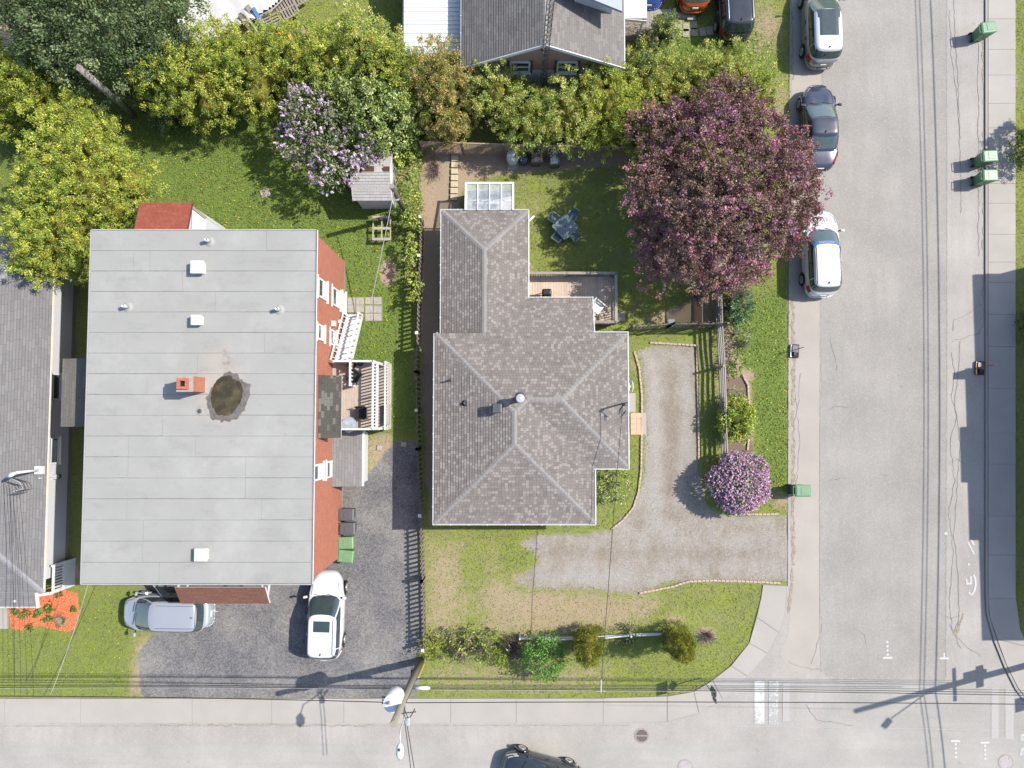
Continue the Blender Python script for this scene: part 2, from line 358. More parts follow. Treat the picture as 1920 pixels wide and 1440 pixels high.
hgt = (np.sin(gx*2.3+gy*1.7)+np.sin(gx*.9-gy*2.9))*.008
me = bpy.data.meshes.new('ground'); nvt = nx*ny
co = np.stack([gx, gy, hgt - .012], -1).reshape(-1); me.vertices.add(nvt); me.vertices.foreach_set('co', co)
ii = (np.arange(ny-1)[:, None]*nx + np.arange(nx-1)[None]).reshape(-1); q = np.stack([ii, ii+1, ii+nx+1, ii+nx], -1)
me.loops.add(q.size); me.loops.foreach_set('vertex_index', q.reshape(-1)); me.polygons.add(len(q))
me.polygons.foreach_set('loop_start', np.arange(len(q))*4); me.polygons.foreach_set('loop_total', np.full(len(q), 4)); me.update(calc_edges=True)
track = np.maximum.reduce([zone([(1222,690),(1240,690),(1244,960),(1222,960)],5,.8), zone([(1276,690),(1292,690),(1296,850),(1280,860)],5,.7), zone([(1010,1070),(1250,1075),(1250,1095),(1010,1095)],6,.7), zone([(1240,990),(1470,1000),(1470,1020),(1240,1015)],6,.5)])
tanc = np.maximum.reduce([zone([(1248,690),(1270,690),(1274,900),(1250,940)],5,.8), zone([(1020,1025),(1230,1020),(1470,1035),(1470,1060),(1200,1050),(1020,1050)],6,.6), zone([(1196,930),(1215,700),(1203,700),(1195,930)],3,.6), zone([(1294,660),(1308,660),(1310,860),(1298,860)],4,.6)])
for nme, ch in (('cover_a', (dry, soil, gravel)), ('cover_b', (dark, mulch, lush)), ('cover_c', (track, tanc, lush*0))):
    at = me.color_attributes.new(nme, 'FLOAT_COLOR', 'POINT'); at.data.foreach_set('color', np.stack([*ch, np.ones_like(gx)], -1).reshape(-1))
me.materials.append(M['yard']); ground = bpy.data.objects.new('ground', me); COL.objects.link(ground); ground['kind'] = 'structure'
far = MB()
for x0, y0, x1, y1 in ((-200,-200,200,GY0+.2),(-200,GY1-.2,200,200),(-200,GY0+.2,GX0+.2,GY1-.2),(GX1-.2,GY0+.2,200,GY1-.2)):
    far.poly([(x0,y0,-.06),(x1,y0,-.06),(x1,y1,-.06),(x0,y1,-.06)])
struct('terrain', far, plain('far_grass', (.09, .12, .03), .95, .3, .5, .1))

# ------------------------------------------------------------------ streets
def sheet(name, px, z, mat, kind=True, parent=None):
    mb = MB().poly([(p.x, p.y, z) for p in PL(px)][::-1]) if False else MB()
    pts = [(p.x, p.y) for p in PL(px)]
    a = sum(pts[i][0]*pts[(i+1)%len(pts)][1]-pts[(i+1)%len(pts)][0]*pts[i][1] for i in range(len(pts)))
    if a < 0: pts = pts[::-1]
    mb.poly([(x, y, z) for x, y in pts]); o = obj(name, mb, mat, parent)
    if kind and parent is None: o['kind'] = 'structure'
    return o
road = sheet('road', [(1481,-150),(1850,-150),(1849,1120),(1853,1160),(1866,1200),(1886,1250),(1906,1290),(1925,1316),(2100,1320),(2100,1600),(-150,1600),(-150,1340),(1180,1340),(1250,1338),(1300,1325),(1340,1300),(1385,1262),(1420,1215),(1445,1180),(1455,1150),(1460,1120),(1460,1101),(1477,1099),(1477,960)], .016, M['asphalt_old'])
road_lane = sheet('road_lane', [(1540,-150),(1776,-150),(1776,300),(1775,700),(1774,1000),(1772,1278),(1700,1274),(1640,1278),(1600,1270),(1560,1277),(1545,1262),(1538,1180),(1537,900),(1540,600),(1543,300)], .020, M['asphalt'])
gutter = sheet('gutter_strip', [(1484,-150),(1539,-150),(1541,300),(1538,600),(1535,900),(1536,1180),(1540,1240),(1500,1262),(1478,1255),(1462,1225),(1478,1190),(1484,1100),(1483,700)], .020, M['concrete_pink'])
road_s = sheet('street_pavement', [(-150,1400),(500,1392),(900,1402),(1300,1392),(1545,1380),(1545,1290),(1860,1290),(1925,1322),(2100,1330),(2100,1600),(-150,1600)], .020, M['asphalt_south'])

def ribbon(mb, px, wd, z, jit=0):
    pts = [P(x, y) for x, y in px]
    if jit:
        q = [pts[0]]
        for a, b in zip(pts, pts[1:]):
            n = max(2, int((b-a).length/.22)); d = (b-a).normalized(); s = Vector((-d.y, d.x, 0))
            for i in range(1, n+1): q.append(a.lerp(b, i/n) + s*rnd.uniform(-jit, jit))
        pts = q
    L, Rr = [], []
    for i, p in enumerate(pts):
        d = (pts[min(i+1, len(pts)-1)] - pts[max(i-1, 0)]).normalized(); s = Vector((-d.y, d.x, 0))*(wd/2*(rnd.uniform(.45, 1.5) if jit else 1))
        L.append(p+s); Rr.append(p-s)
    for i in range(len(pts)-1):
        mb.poly([(Rr[i].x,Rr[i].y,z),(Rr[i+1].x,Rr[i+1].y,z),(L[i+1].x,L[i+1].y,z),(L[i].x,L[i].y,z)])
    return mb
for c in [[(1788,0),(1792,90),(1798,200),(1800,300),(1801,400)],[(1780,20),(1783,110),(1795,180),(1800,260)],[(1833,60),(1834,300),(1834,480)],[(1840,570),(1810,590),(1788,600),(1785,620)],
          [(1842,610),(1835,625),(1800,635),(1785,640)],[(1783,660),(1790,700),(1783,750),(1795,780),(1780,830),(1790,900),(1778,960),(1788,1040),(1780,1120),(1785,1180),(1800,1215)],[(1800,640),(1795,700),(1790,760),(1800,830),(1788,1000),(1795,1060),(1798,1150),(1790,1185)],
          [(1780,1170),(1800,1200),(1820,1220),(1840,1230)],[(1778,870),(1795,862),(1810,870)],[(1774,1155),(1783,1160),(1800,1155)],[(1552,900),(1586,896)],[(1556,635),(1562,660),(1569,695)],[(1553,770),(1563,764),(1590,762)],[(1600,1178),(1620,1190),(1624,1208)],
          [(1478,1240),(1500,1250),(1540,1255)],[(1520,1245),(1535,1200),(1540,1170)],[(1510,1320),(1530,1350),(1600,1360)],[(1485,700),(1500,830),(1487,960)],[(1485,800),(1497,760),(1500,700)]]:
    obj('crack', ribbon(MB(), c, .024, .0245, .045), M['crack'], road)
for c in [[(1541,-100),(1541,300),(1538,600),(1537,900),(1537,1180),(1540,1260)],[(1775,-100),(1775,700),(1773,1270)],[(1548,1268),(1600,1276),(1650,1270),(1700,1277),(1770,1276)],[(0,1361),(600,1360),(1180,1360)]]:
    obj('seam', ribbon(MB(), c, .05, .0255, .012), M['seam'], road)
M['debris'] = plain('gutter_grit', (.30, .25, .20), .95, .35, 9, .1)
for c, w_ in (([(1486,560),(1487,640),(1488,700),(1486,760)],.16),([(1487,770),(1489,830),(1486,900),(1487,990),(1486,1060)],.13),([(1485,20),(1486,150)],.1),([(1485,1065),(1484,1110),(1478,1150)],.15),([(1843,40),(1843,110),(1844,190),(1843,260)],.09),([(1843,380),(1844,470),(1843,560)],.07),([(1788,1190),(1800,1170),(1808,1150)],.12),([(300,1359.5),(520,1359),(700,1360)],.06)):
    obj('grit', ribbon(MB(), c, w_, .0262, .07), M['debris'], road)
# paint
def bar_px(name, x0, y0, x1, y1, mat): obj(name, MB().poly([(p.x, p.y, .0285) for p in (P(x0,y1),P(x1,y1),P(x1,y0),P(x0,y0))]), mat, road)
bar_px('crosswalk_bar', 1414, 1276, 1433, 1357, M['paint_mid']); bar_px('crosswalk_bar', 1441, 1276, 1459, 1358, M['paint_worn']); bar_px('crosswalk_bar', 1467, 1280, 1480, 1352, M['paint_faint'])
bar_px('crosswalk_bar', 1858, 1289, 1872, 1384, M['paint_faint']); bar_px('crosswalk_bar', 1884, 1290, 1900, 1385, M['paint_faint'])
def disc(mb, c, r, z=.0285, n=10): mb.poly([(c.x+r*math.cos(2*math.pi*i/n), c.y+r*math.sin(2*math.pi*i/n), z) for i in range(n)]); return mb
def tmark(px, py, up, dots):
    c = P(px, py); mb = MB(); mb.poly([(c.x-.24,c.y-.045,.0285),(c.x+.24,c.y-.045,.0285),(c.x+.24,c.y+.045,.0285),(c.x-.24,c.y+.045,.0285)])
    if not dots: mb.poly([(c.x-.045,c.y+.05,.0285),(c.x+.045,c.y+.05,.0285),(c.x+.045,c.y+.28,.0285),(c.x-.045,c.y+.28,.0285)])
    for k in range(dots): disc(mb, Vector((c.x, c.y+up*(.16+.22*k), 0)), .062)
    obj('survey_mark', mb, M['paint_good'], road)
tmark(1664,1233,1,4); tmark(1770,1234,1,0); tmark(1791,1389,-1,4); tmark(1846,1392,-1,4)
mb = MB(); obj('survey_mark', ribbon(mb, [(1825,1078),(1828,1085),(1829,1096),(1826,1109),(1821,1115),(1816,1110)], .10, .0285), M['paint_good'], road)
mb = MB(); ribbon(mb, [(1811,1094),(1821,1094)], .1, .0285); ribbon(mb, [(1820,1080),(1820,1094)], .09, .029); ribbon(mb, [(1811,1085),(1813,1094)], .07, .0288); obj('survey_mark', mb, M['paint_good'], road)
mb = MB(); ribbon(mb, [(1814,1016),(1826,1039)], .08, .0285); obj('survey_mark', mb, M['paint_good'], road)
mb = MB(); ribbon(mb, [(1820,1011),(1826,1022)], .10, .0285); obj('survey_mark', mb, M['paint_good'], road)
obj('survey_mark', disc(MB(), P(1773,1000), .08), M['paint_good'], road); obj('survey_mark', disc(MB(), P(1816,1058), .06), M['paint_good'], road)
bar_px('painted_patch', 1912, 1376, 1926, 1388, M['paint_worn']); bar_px('painted_patch', 1912, 1400, 1926, 1416, M['paint_worn'])

# pavements: one slab per bay, laid with open joints
def slab(px, z, parent, mat=None, th=.12, gap=.007):
    pts = [P(x, y) for x, y in px]; c = sum(pts, Vector())/len(pts)
    q = [(c.x + (p.x-c.x)*(1-gap/max(.3, abs(p.x-c.x))), c.y + (p.y-c.y)*(1-gap/max(.3, abs(p.y-c.y)))) for p in pts]
    return obj('slab', MB().prism(q, z-th, z), mat or M['concrete'], parent)
pav = struct('pavement', MB().prism([(p.x, p.y) for p in PL([(1850,-140),(1902,-140),(1903,1120),(1911,1180),(1930,1225),(1930,1318),(1906,1290),(1886,1250),(1866,1200),(1852,1150),(1850,1110)])], -.05, .05), M['concrete_dark'])
ys = [-140,-20,37,94,142,195,241,290,345,382,440,492,530,590,650,728,812,870,967,1040,1122]
for a, b in zip(ys, ys[1:]): slab([(1851,a),(1902,a),(1902.5,b),(1851,b)], .085, pav)
slab([(1851,1122),(1903,1122),(1911,1180),(1926,1212),(1868,1197),(1854,1155)], .085, pav); slab([(1868,1198),(1926,1213),(1930,1318),(1907,1288),(1887,1249)], .085, pav)
kb = MB(); kpx = [(1848,-140),(1848,600),(1848,1110),(1850,1150),(1864,1200),(1884,1250),(1904,1290),(1922,1314)]
obj('kerb', ribbon(kb, kpx, .13, .089), M['concrete_dark'], pav)
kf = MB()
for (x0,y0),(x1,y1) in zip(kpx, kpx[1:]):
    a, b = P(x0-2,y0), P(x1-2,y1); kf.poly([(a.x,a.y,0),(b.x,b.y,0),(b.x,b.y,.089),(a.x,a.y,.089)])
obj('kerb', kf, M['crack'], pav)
ribs = MB(); obj('seam', ribbon(ribs, [(1846.5,-60),(1846,500),(1846,900),(1847,1120),(1853,1168),(1864,1208),(1884,1256)], .06, .0265, .02), M['seam'], road)
sp = struct('sidewalk', MB().prism([(p.x,p.y) for p in PL([(-140,1310),(1190,1309),(1268,1304),(1310,1294),(1370,1248),(1405,1204),(1425,1130),(1430,1096),(1475,1098),(1472,1150),(1460,1188),(1438,1227),(1398,1272),(1348,1317),(1298,1342),(1250,1353),(1180,1355),(-140,1356)])], -.05, .03), M['concrete_dark'])
xs = [-140,10,152,361,510,645,845,968,1131,1250]
for a, b in zip(xs, xs[1:]): slab([(a,1309.5 if b<1200 else 1308.5),(b,1309 if b<1200 else 1305),(b,1355 if b<1200 else 1352),(a,1355.5)], .05, sp)
for q in ([(1251,1305),(1300,1296.5),(1309,1336),(1251,1352)],[(1301,1296),(1335,1276),(1354,1312),(1310,1335)],[(1336,1275),(1370,1248.5),(1400,1268),(1355,1311)],[(1371,1247.5),(1404,1206),(1438,1225),(1401,1267)],
          [(1404.5,1205),(1418,1158),(1459,1186),(1438.5,1224)],[(1418.5,1156.5),(1427,1118),(1430,1097),(1474,1099),(1471,1150),(1459.5,1185)]): slab(q, .05, sp)
# ------------------------------------------------------------------ building materials
def shingles(name, base, light, dark, frac=.3, width=.34, row=.14, streak=.12):
    """asphalt shingle: uv in metres, u along the course; every tab takes its own shade"""
    base, light, dark = [tuple(x*q for x, q in zip(k, (.615,.592,.56))) for k in (base, light, dark)]
    t = NT(name); uv = t.n('UVMap').outputs[0]
    b = t.n('TexBrick', offset=.5); t.L(uv, b.inputs['Vector']); b.inputs['Scale'].default_value = 1
    b.inputs['Brick Width'].default_value = width; b.inputs['Row Height'].default_value = row; b.inputs['Mortar Size'].default_value = .006; b.inputs['Bias'].default_value = 0
    b.inputs['Color1'].default_value = (0,0,0,1); b.inputs['Color2'].default_value = (1,1,1,1); b.inputs['Mortar'].default_value = (.3,.3,.3,1)
    r = t.ramp(b.outputs['Color'], [(0, dark), (.28, base), (1-frac-.05, base), (1-frac+.05, light), (1, light)])
    n = t.noise(.9, 4); g = t.noise(70, 2)
    c = t.mix(t.math('MULTIPLY', t.ramp(n, [(.3, 0.0), (.7, 1.0)]), streak*2), r, tuple(x*.78 for x in base)); c = t.mix(t.math('MULTIPLY', g, .45), c, tuple(x*.6 for x in base))
    c = t.mix(t.math('MULTIPLY', b.outputs['Fac'], .8), c, tuple(x*.35 for x in dark))
    t.col(c).rough(.92).spec(.15); t.bump(g, .004, .5); return t.m
M['sh_main'] = shingles('shingle_taupe', (.265, .245, .235), (.385, .36, .345), (.20, .185, .178), .27, .17)
M['sh_cap'] = plain('ridge_cap_shingle', (.24, .226, .215), .92, .12, 3, .15, bump=.005)
M['sh_west'] = shingles('shingle_grey', (.27, .268, .28), (.305, .303, .312), (.24, .238, .248), .3, .5)
M['sh_north'] = shingles('shingle_slate', (.235, .225, .225), (.285, .275, .27), (.19, .18, .182), .3, .42)
M['sh_dark'] = shingles('shingle_charcoal', (.095, .09, .082), (.20, .195, .18), (.075, .07, .065), .22, .32)
M['sh_brown'] = shingles('shingle_red_brown', (.25, .125, .095), (.28, .145, .11), (.22, .105, .08), .3, .3)
M['sh_red'] = shingles('shingle_brick_red', (.36, .105, .075), (.40, .13, .09), (.31, .085, .062), .3, .25)
M['sh_greybrown'] = shingles('shingle_grey_brown', (.20, .185, .17), (.225, .21, .195), (.18, .165, .15), .3, .6)
M['sh_shed'] = shingles('shingle_pale', (.53, .515, .52), (.58, .57, .575), (.48, .465, .47), .3, .32)
def brick(name, c1, c2, mort):
    c1, c2, mort = [tuple(x*.78 for x in k) for k in (c1, c2, mort)]; t = NT(name); uv = t.n('UVMap').outputs[0]; b = t.n('TexBrick', offset=.5); t.L(uv, b.inputs['Vector']); b.inputs['Scale'].default_value = 1
    b.inputs['Brick Width'].default_value = .22; b.inputs['Row Height'].default_value = .072; b.inputs['Mortar Size'].default_value = .009
    for k, v in (('Color1', c1), ('Color2', c2), ('Mortar', mort)): b.inputs[k].default_value = (*v, 1)
    n = t.noise(5, 5, rough=.7); t.col(t.mix(t.math('MULTIPLY', t.ramp(n, [(.35, 0.0), (.7, 1.0)]), .5), b.outputs[0], tuple(x*.7 for x in c1))).rough(.85).spec(.2)
    t.bump(t.math('SUBTRACT', 1.0, b.outputs['Fac']), .008, .6); return t.m
M['brick'] = brick('red_brick', (.42, .125, .065), (.30, .078, .045), (.35, .26, .21))
def siding(name, c, pitch=.1, axis='z'):
    c = tuple(x*.78 for x in c); t = NT(name); s = t.n('SeparateXYZ'); t.L(t.pos(), s.inputs[0]); v = t.math('FRACT', t.math('DIVIDE', s.outputs[{'x':0,'y':1,'z':2}[axis]], pitch))
    n = t.noise(1.5, 3); t.col(t.mix(t.math('MULTIPLY', n, .12), t.mix(t.math('LESS_THAN', v, .1), c, tuple(x*.72 for x in c)), tuple(x*.7 for x in c))).rough(.5).spec(.3)
    t.bump(v, .012, .8); return t.m
M['siding'] = siding('white_siding', (.61, .615, .625)); M['siding_pink'] = siding('mauve_siding', (.36, .225, .20), .14, 'x'); M['siding_cream'] = siding('cream_siding', (.66, .64, .6))
t = NT('roof_membrane'); p = t.pos(); oi = t.n('ObjectInfo').outputs['Random']
c = t.mix(t.ramp(t.noise(.5, 5), [(.3, 0.0), (.7, 1.0)]), (.222, .217, .20), (.255, .25, .231)); c = t.mix(t.math('MULTIPLY', t.noise(2, 5, t.mapping(p, (.5, 5, 1)), .65), .4), c, (.20, .199, .188))
c = t.mix(t.math('MULTIPLY', oi, .3), c, (.225, .224, .212)); c = t.mix(t.math('MULTIPLY', t.noise(45, 2), .35), c, (.18, .176, .165))
d = t.n('VectorMath', operation='DISTANCE'); t.L(t.mapping(p, (1, .62, 0)), d.inputs[0]); _st = P(408, 722, 6.2); d.inputs[1].default_value = (_st.x, _st.y*.62, 0)
st = t.smooth(t.math('ADD', d.outputs['Value'], t.math('MULTIPLY', t.noise(1.6, 5), 1.6)), 2.3, 1.2); c = t.mix(t.math('MULTIPLY', st, .75), c, (.265, .232, .20))
c = t.mix(t.math('MULTIPLY', t.ramp(t.noise(1.1, 7, t.mapping(p, (.6, 1.2, 1)), .75), [(.52, 0.0), (.72, 1.0)]), .5), c, (.165, .16, .147)); c = t.mix(t.math('MULTIPLY', t.ramp(t.noise(.35, 5, p, .7), [(.5, 0.0), (.7, 1.0)]), .45), c, (.29, .285, .265))
t.col(c).rough(.85).spec(.25); t.bump(t.noise(45, 2), .003, .4); M['membrane'] = t.m
M['seam_dark'] = plain('membrane_seam', (.13, .13, .13), .8, .4, 3, .2)
M['foundation'] = concrete('foundation', (.36, .34, .32)); M['soffit'] = plain('soffit', (.5, .5, .49), .6, .05)

# ------------------------------------------------------------------ roof of stepped shingle courses
def clip(poly, a, b, sgn):
    out = []
    for i in range(len(poly)):
        p, q = poly[i], poly[(i+1) % len(poly)]; dp, dq = sgn*(p[1]-a), sgn*(q[1]-a)
        if dp >= 0: out.append(p)
        if (dp >= 0) != (dq >= 0): k = dp/(dp-dq); out.append((p[0]+(q[0]-p[0])*k, p[1]+(q[1]-p[1])*k))
    return out
def courses(mb, poly, u_dir, course=.14, lip=.020, base=.004):
    """shingle courses, each a little proud of the one above it, over one flat roof face"""
    poly = [Vector(p) for p in poly]; n = Vector((0,0,0))
    for i in range(len(poly)): n += poly[i].cross(poly[(i+1) % len(poly)])
    n.normalize(); n = -n if n.z < 0 else n
    u = Vector(u_dir).normalized(); v = n.cross(u).normalized()
    if v.z < 0: u, v = -u, -v
    o = poly[0]; q = [((p-o).dot(u), (p-o).dot(v)) for p in poly]; v0 = min(c[1] for c in q); v1 = max(c[1] for c in q)
    k = 0
    while v0 + k*course < v1 - .01:
        a = v0 + k*course; b = min(a + course, v1); pc = clip(clip(q, a, b, 1), b, a, -1); sh = rnd.uniform(0, 3)
        if len(pc) >= 3:
            w3 = lambda c, h: o + u*c[0] + v*c[1] + n*h
            hh = lambda c: base + lip*(1 - (c[1]-a)/course)
            ps = [w3(c, hh(c)) for c in pc]; uvs = [(c[0]+sh, c[1]-v0) for c in pc]
            nn = (ps[1]-ps[0]).cross(ps[2]-ps[0])
            if nn.dot(n) < 0: ps, uvs, pc = ps[::-1], uvs[::-1], pc[::-1]
            mb.poly(ps, uvs)
            for i in range(len(pc)):
                c0, c1 = pc[i], pc[(i+1) % len(pc)]
                if abs(c0[1]-a) < 1e-5 and abs(c1[1]-a) < 1e-5 and abs(c0[0]-c1[0]) > .01:
                    mb.poly([w3(c0, -.004), w3(c1, -.004), w3(c1, base+lip), w3(c0, base+lip)], [(c0[0]+sh, a-v0+.02), (c1[0]+sh, a-v0+.02), (c1[0]+sh, a-v0+.03), (c0[0]+sh, a-v0+.03)])
        k += 1
    return mb
def cap(mb, p0, p1, slope_l=.28, wd=.125, step=.2):
    """overlapping cap shingles bent over a ridge or hip"""
    p0, p1 = Vector(p0), Vector(p1); L = (p1-p0).length; d = (p1-p0)/L; s = Vector((-d.y, d.x, 0)).normalized(); n = int(L/step)
    for i in range(n):
        a, b = p0 + d*(L*i/n), p0 + d*min(L, L*(i+1)/n + .03); h0, h1 = .034, .022
        for sg in (1, -1):
            e = s*sg*wd - Vector((0,0,slope_l*wd)); q = [a+Vector((0,0,h0)), b+Vector((0,0,h1)), b+e+Vector((0,0,h1)), a+e+Vector((0,0,h0))]
            mb.poly(q if sg < 0 else q[::-1])
        mb.poly([a+Vector((0,0,h0)), a+s*wd+Vector((0,0,h0-slope_l*wd)), a+s*wd+Vector((0,0,-slope_l*wd)), a, a-s*wd+Vector((0,0,-slope_l*wd)), a-s*wd+Vector((0,0,h0-slope_l*wd))])
    return mb
def uvbox(mb, x0, y0, z0, x1, y1, z1, top=True):
    """box whose sides carry uv in metres (for brick)"""
    for a, b in (((x0,y0),(x1,y0)),((x1,y0),(x1,y1)),((x1,y1),(x0,y1)),((x0,y1),(x0,y0))):
        L = math.hypot(b[0]-a[0], b[1]-a[1]); mb.poly([(*a,z0),(*b,z0),(*b,z1),(*a,z1)], [(0,z0),(L,z0),(L,z1),(0,z1)])
    if top: mb.poly([(x0,y0,z1),(x1,y0,z1),(x1,y1,z1),(x0,y1,z1)], [(0,0),(x1-x0,0),(x1-x0,y1-y0),(0,y1-y0)])
    return mb

# ------------------------------------------------------------------ bungalow with the taupe hip roof
ZE, PT = 2.75, .27
A0, A1 = P(815.5,800,ZE).x, P(1113.5,800,ZE).x            # main block, west and east eaves
S0, N0 = P(960,981,ZE).y, P(960,625,ZE).y                 # south and north eaves
E1 = P(1176,750,ZE).x; ES = P(960,877,ZE).y               # east wing
hw = (A1-A0)/2; xm = (A0+A1)/2; zr = ZE+PT*hw
he = (N0-ES)/2; ye = (N0+ES)/2; zre = ZE+PT*he; xe = E1-he; xj = A1-he     # east wing ridge
ZL = ZE-.75; W0, W1 = P(829,470,ZL).x, P(989,470,ZL).x; WN = P(905,395.5,ZL).y; wh = (W1-W0)/2; wm = (W0+W1)/2
PW = (ZE-ZL)/wh; NL = N0 + (ZE-ZL)/PT*.95
NL = P(1050,560,ZL).y; PX = (ZE-ZL)/(NL-N0)               # porch roof carried down to the north
house = thing('bungalow', (xm, (S0+N0)/2, 0), 'single storey house with taupe shingled hip roof and white gutters between the two driveways', 'house')
roof = obj('roof', MB().add([(A0,S0,ZE),(A1,S0,ZE),(A1,N0,ZE),(A0,N0,ZE),(A0,S0,ZE-.03),(A1,S0,ZE-.03),(A1,N0,ZE-.03),(A0,N0,ZE-.03)], [(7,6,5,4),(0,1,5,4),(1,2,6,5),(2,3,7,6),(3,0,4,7)]), M['soffit'], house)
pS, pN = (xm, S0+hw, zr), (xm, N0-hw, zr); pJ, pE = (xj, ye, zre), (xe, ye, zre)
zJ = ZE + PT*(A1-xj)
def face(nm, poly, u, mat=None):
    return obj(nm, courses(MB(), poly, u), mat or M['sh_main'], roof)
face('shingle_slope', [(A0,S0,ZE),(A1,S0,ZE),pS], (1,0,0))
face('shingle_slope', [(A0,N0,ZE),(A0,S0,ZE),pS,pN], (0,1,0))
vx = A1 - (ye-ES)    # valley where the east wing's south slope meets the main east slope
face('shingle_slope', [(A1,S0,ZE),(A1,ES,ZE),(xj,ye,zre),pN,pS], (0,1,0))
face('shingle_slope', [(A1,ES,ZE),(E1,ES,ZE),pE,pJ], (1,0,0))
face('shingle_slope', [(E1,ES,ZE),(E1,N0,ZE),pE], (0,1,0))
face('shingle_slope', [(A0,N0,ZE),pN,pJ,pE,(E1,N0,ZE)], (1,0,0))
xl = W1-.0
face('shingle_slope', [(wm,N0+.001,ZE),(A1,N0+.001,ZE),(A1,NL,ZL),(W1,NL,ZL)], (1,0,0))
zwr = ZE
pW = (wm, WN-wh, ZE)
face('shingle_slope', [(W0,N0,ZL),(W0,WN,ZL),pW,(wm,N0,ZE-.002)], (0,1,0))
face('shingle_slope', [(W0,WN,ZL),(W1,WN,ZL),pW], (1,0,0))
face('shingle_slope', [(W1,WN,ZL),(W1,NL,ZL),(wm,N0,ZE-.002),pW], (0,1,0))
for a, b in (((A0,S0,ZE),pS),((A1,S0,ZE),pS),(pS,pN),((A0,N0,ZE),pN),(pN,pJ),(pJ,pE),(pE,(E1,N0,ZE)),(pE,(E1,ES,ZE)),((W0,WN,ZL),pW),((W1,WN,ZL),pW),(pW,(wm,N0,ZE))):
    obj('ridge_cap', cap(MB(), a, b), M['sh_cap'], roof)
# south slope of the east wing joins the main roof: open valley strip
# under-roof of the low parts, walls and foundation
obj('soffit_board', MB().prism([(W0,N0),(W0,WN),(W1,WN),(W1,NL),(A1,NL),(A1,N0)], ZL-.04, ZL-.008), M['soffit'], house)
obj('soffit_board', MB().prism([(A1-.5,ES),(E1,ES),(E1,N0),(A1-.5,N0)], ZE-.04, ZE-.006), M['soffit'], house)
o_ = .45
wall = obj('wall', MB().prism([(A0+o_,S0+o_),(A1-o_,S0+o_),(A1-o_,ES+o_),(E1-o_,ES+o_),(E1-o_,N0-o_),(A0+o_,N0-o_)], .25, ZE-.035), M['siding_cream'], house)
obj('wall', MB().prism([(W0+o_,N0-o_-.2),(W0+o_,WN-o_),(W1-o_,WN-o_),(W1-o_,N0-o_-.2)], .25, ZL-.045), M['siding_cream'], house)
obj('foundation', MB().prism([(A0+o_+.02,S0+o_+.02),(A1-o_-.02,S0+o_+.02),(A1-o_-.02,ES+o_+.02),(E1-o_-.02,ES+o_+.02),(E1-o_-.02,N0-o_-.02),(A0+o_+.02,N0-o_-.02)], 0, .25), M['foundation'], house)
def window_at(parent, c, w_, h_, nrm, dark='win_dark', frame='white', d=.06, sill=True):
    """a window on a wall: white frame, glass, sill; c centre on the wall, nrm outward"""
    n = Vector(nrm); s = Vector((-n.y, n.x, 0)); c = Vector(c); fr = MB(); up = Vector((0,0,1))
    for sg in (-1, 1): fr.bar(c+s*sg*(w_/2)+n*d/2-up*h_/2, c+s*sg*(w_/2)+n*d/2+up*h_/2, .09, d, up=n)
    for sg in (-1, 1): fr.bar(c-s*w_/2+up*sg*h_/2+n*d/2, c+s*w_/2+up*sg*h_/2+n*d/2, d, .09)
    fr.bar(c-s*w_/2+n*d/2, c+s*w_/2+n*d/2, d*.8, .05)
    wd = obj('window', fr, M[frame], parent)
    g = MB(); a, b = s*(w_/2-.03), up*(h_/2-.03); q = c+n*.02
    g.poly([q-a-b, q+a-b, q+a+b, q-a+b]); obj('pane', g, M[dark], wd)
    if sill: obj('sill', MB().bar(c-s*(w_/2+.08)-up*(h_/2+.06)+n*.08, c+s*(w_/2+.08)-up*(h_/2+.06)+n*.08, .16, .06), M['white'], wd)
    return wd
for y in (-3.4, -.4): window_at(house, (A0+o_, y, 1.6), 1.3, 1.0, (-1,0,0))
for x in (xm-2, xm+1.8): window_at(house, (x, S0+o_, 1.6), 1.6, 1.2, (0,-1,0))
window_at(house, (E1-o_, P(0,700).y, 1.6), 1.2, 1.1, (1,0,0))
dr = obj('door', MB().box(E1-o_, P(0,812).y, .2, E1-o_+.05, P(0,785).y, 2.2), M['sh_brown'], house)
obj('handle', MB().box(E1-o_+.05, P(0,808).y, 1.1, E1-o_+.1, P(0,805).y, 1.16), M['galv'], dr)
def gutter_run(a, b, side, parent=house):
    a, b = Vector(a), Vector(b); s = Vector(side); g = MB()
    g.bar(a+s*.05+Vector((0,0,-.075)), b+s*.05+Vector((0,0,-.075)), .015, .14) ; g.bar(a+s*.085+Vector((0,0,-.02)), b+s*.085+Vector((0,0,-.02)), .022, .05); g.bar(a+s*.065+Vector((0,0,-.11)), b+s*.065+Vector((0,0,-.11)), .06, .012)
    L = (b-a).length
    for i in range(1, int(L/.9)): q = a+(b-a)*(i*.9/L); g.bar(q+s*.04+Vector((0,0,-.004)), q+s*.12+Vector((0,0,-.004)), .03, .01)
    obj('gutter', g, M['white_metal'], parent)
for a, b, s in (((A0-.1,S0,ZE),(A1+.1,S0,ZE),(0,-1,0)),((A0,S0-.1,ZE),(A0,N0,ZE),(-1,0,0)),((A1,S0-.1,ZE),(A1,ES,ZE),(1,0,0)),((A1,ES,ZE),(E1+.1,ES,ZE),(0,-1,0)),((E1,ES-.1,ZE),(E1,N0+.1,ZE),(1,0,0)),((A1,N0,ZE),(E1+.1,N0,ZE),(0,1,0)),
                ((A1,N0,ZE-.02),(A1,NL+.1,ZL),(1,0,0)),((W1,NL,ZL),(A1+.1,NL,ZL),(0,1,0)),((W1,NL,ZL),(W1,WN+.1,ZL),(1,0,0)),((W0-.1,WN,ZL),(W1+.1,WN,ZL),(0,1,0)),((W0,N0,ZL),(W0,WN+.1,ZL),(-1,0,0))): gutter_run(a, b, s)
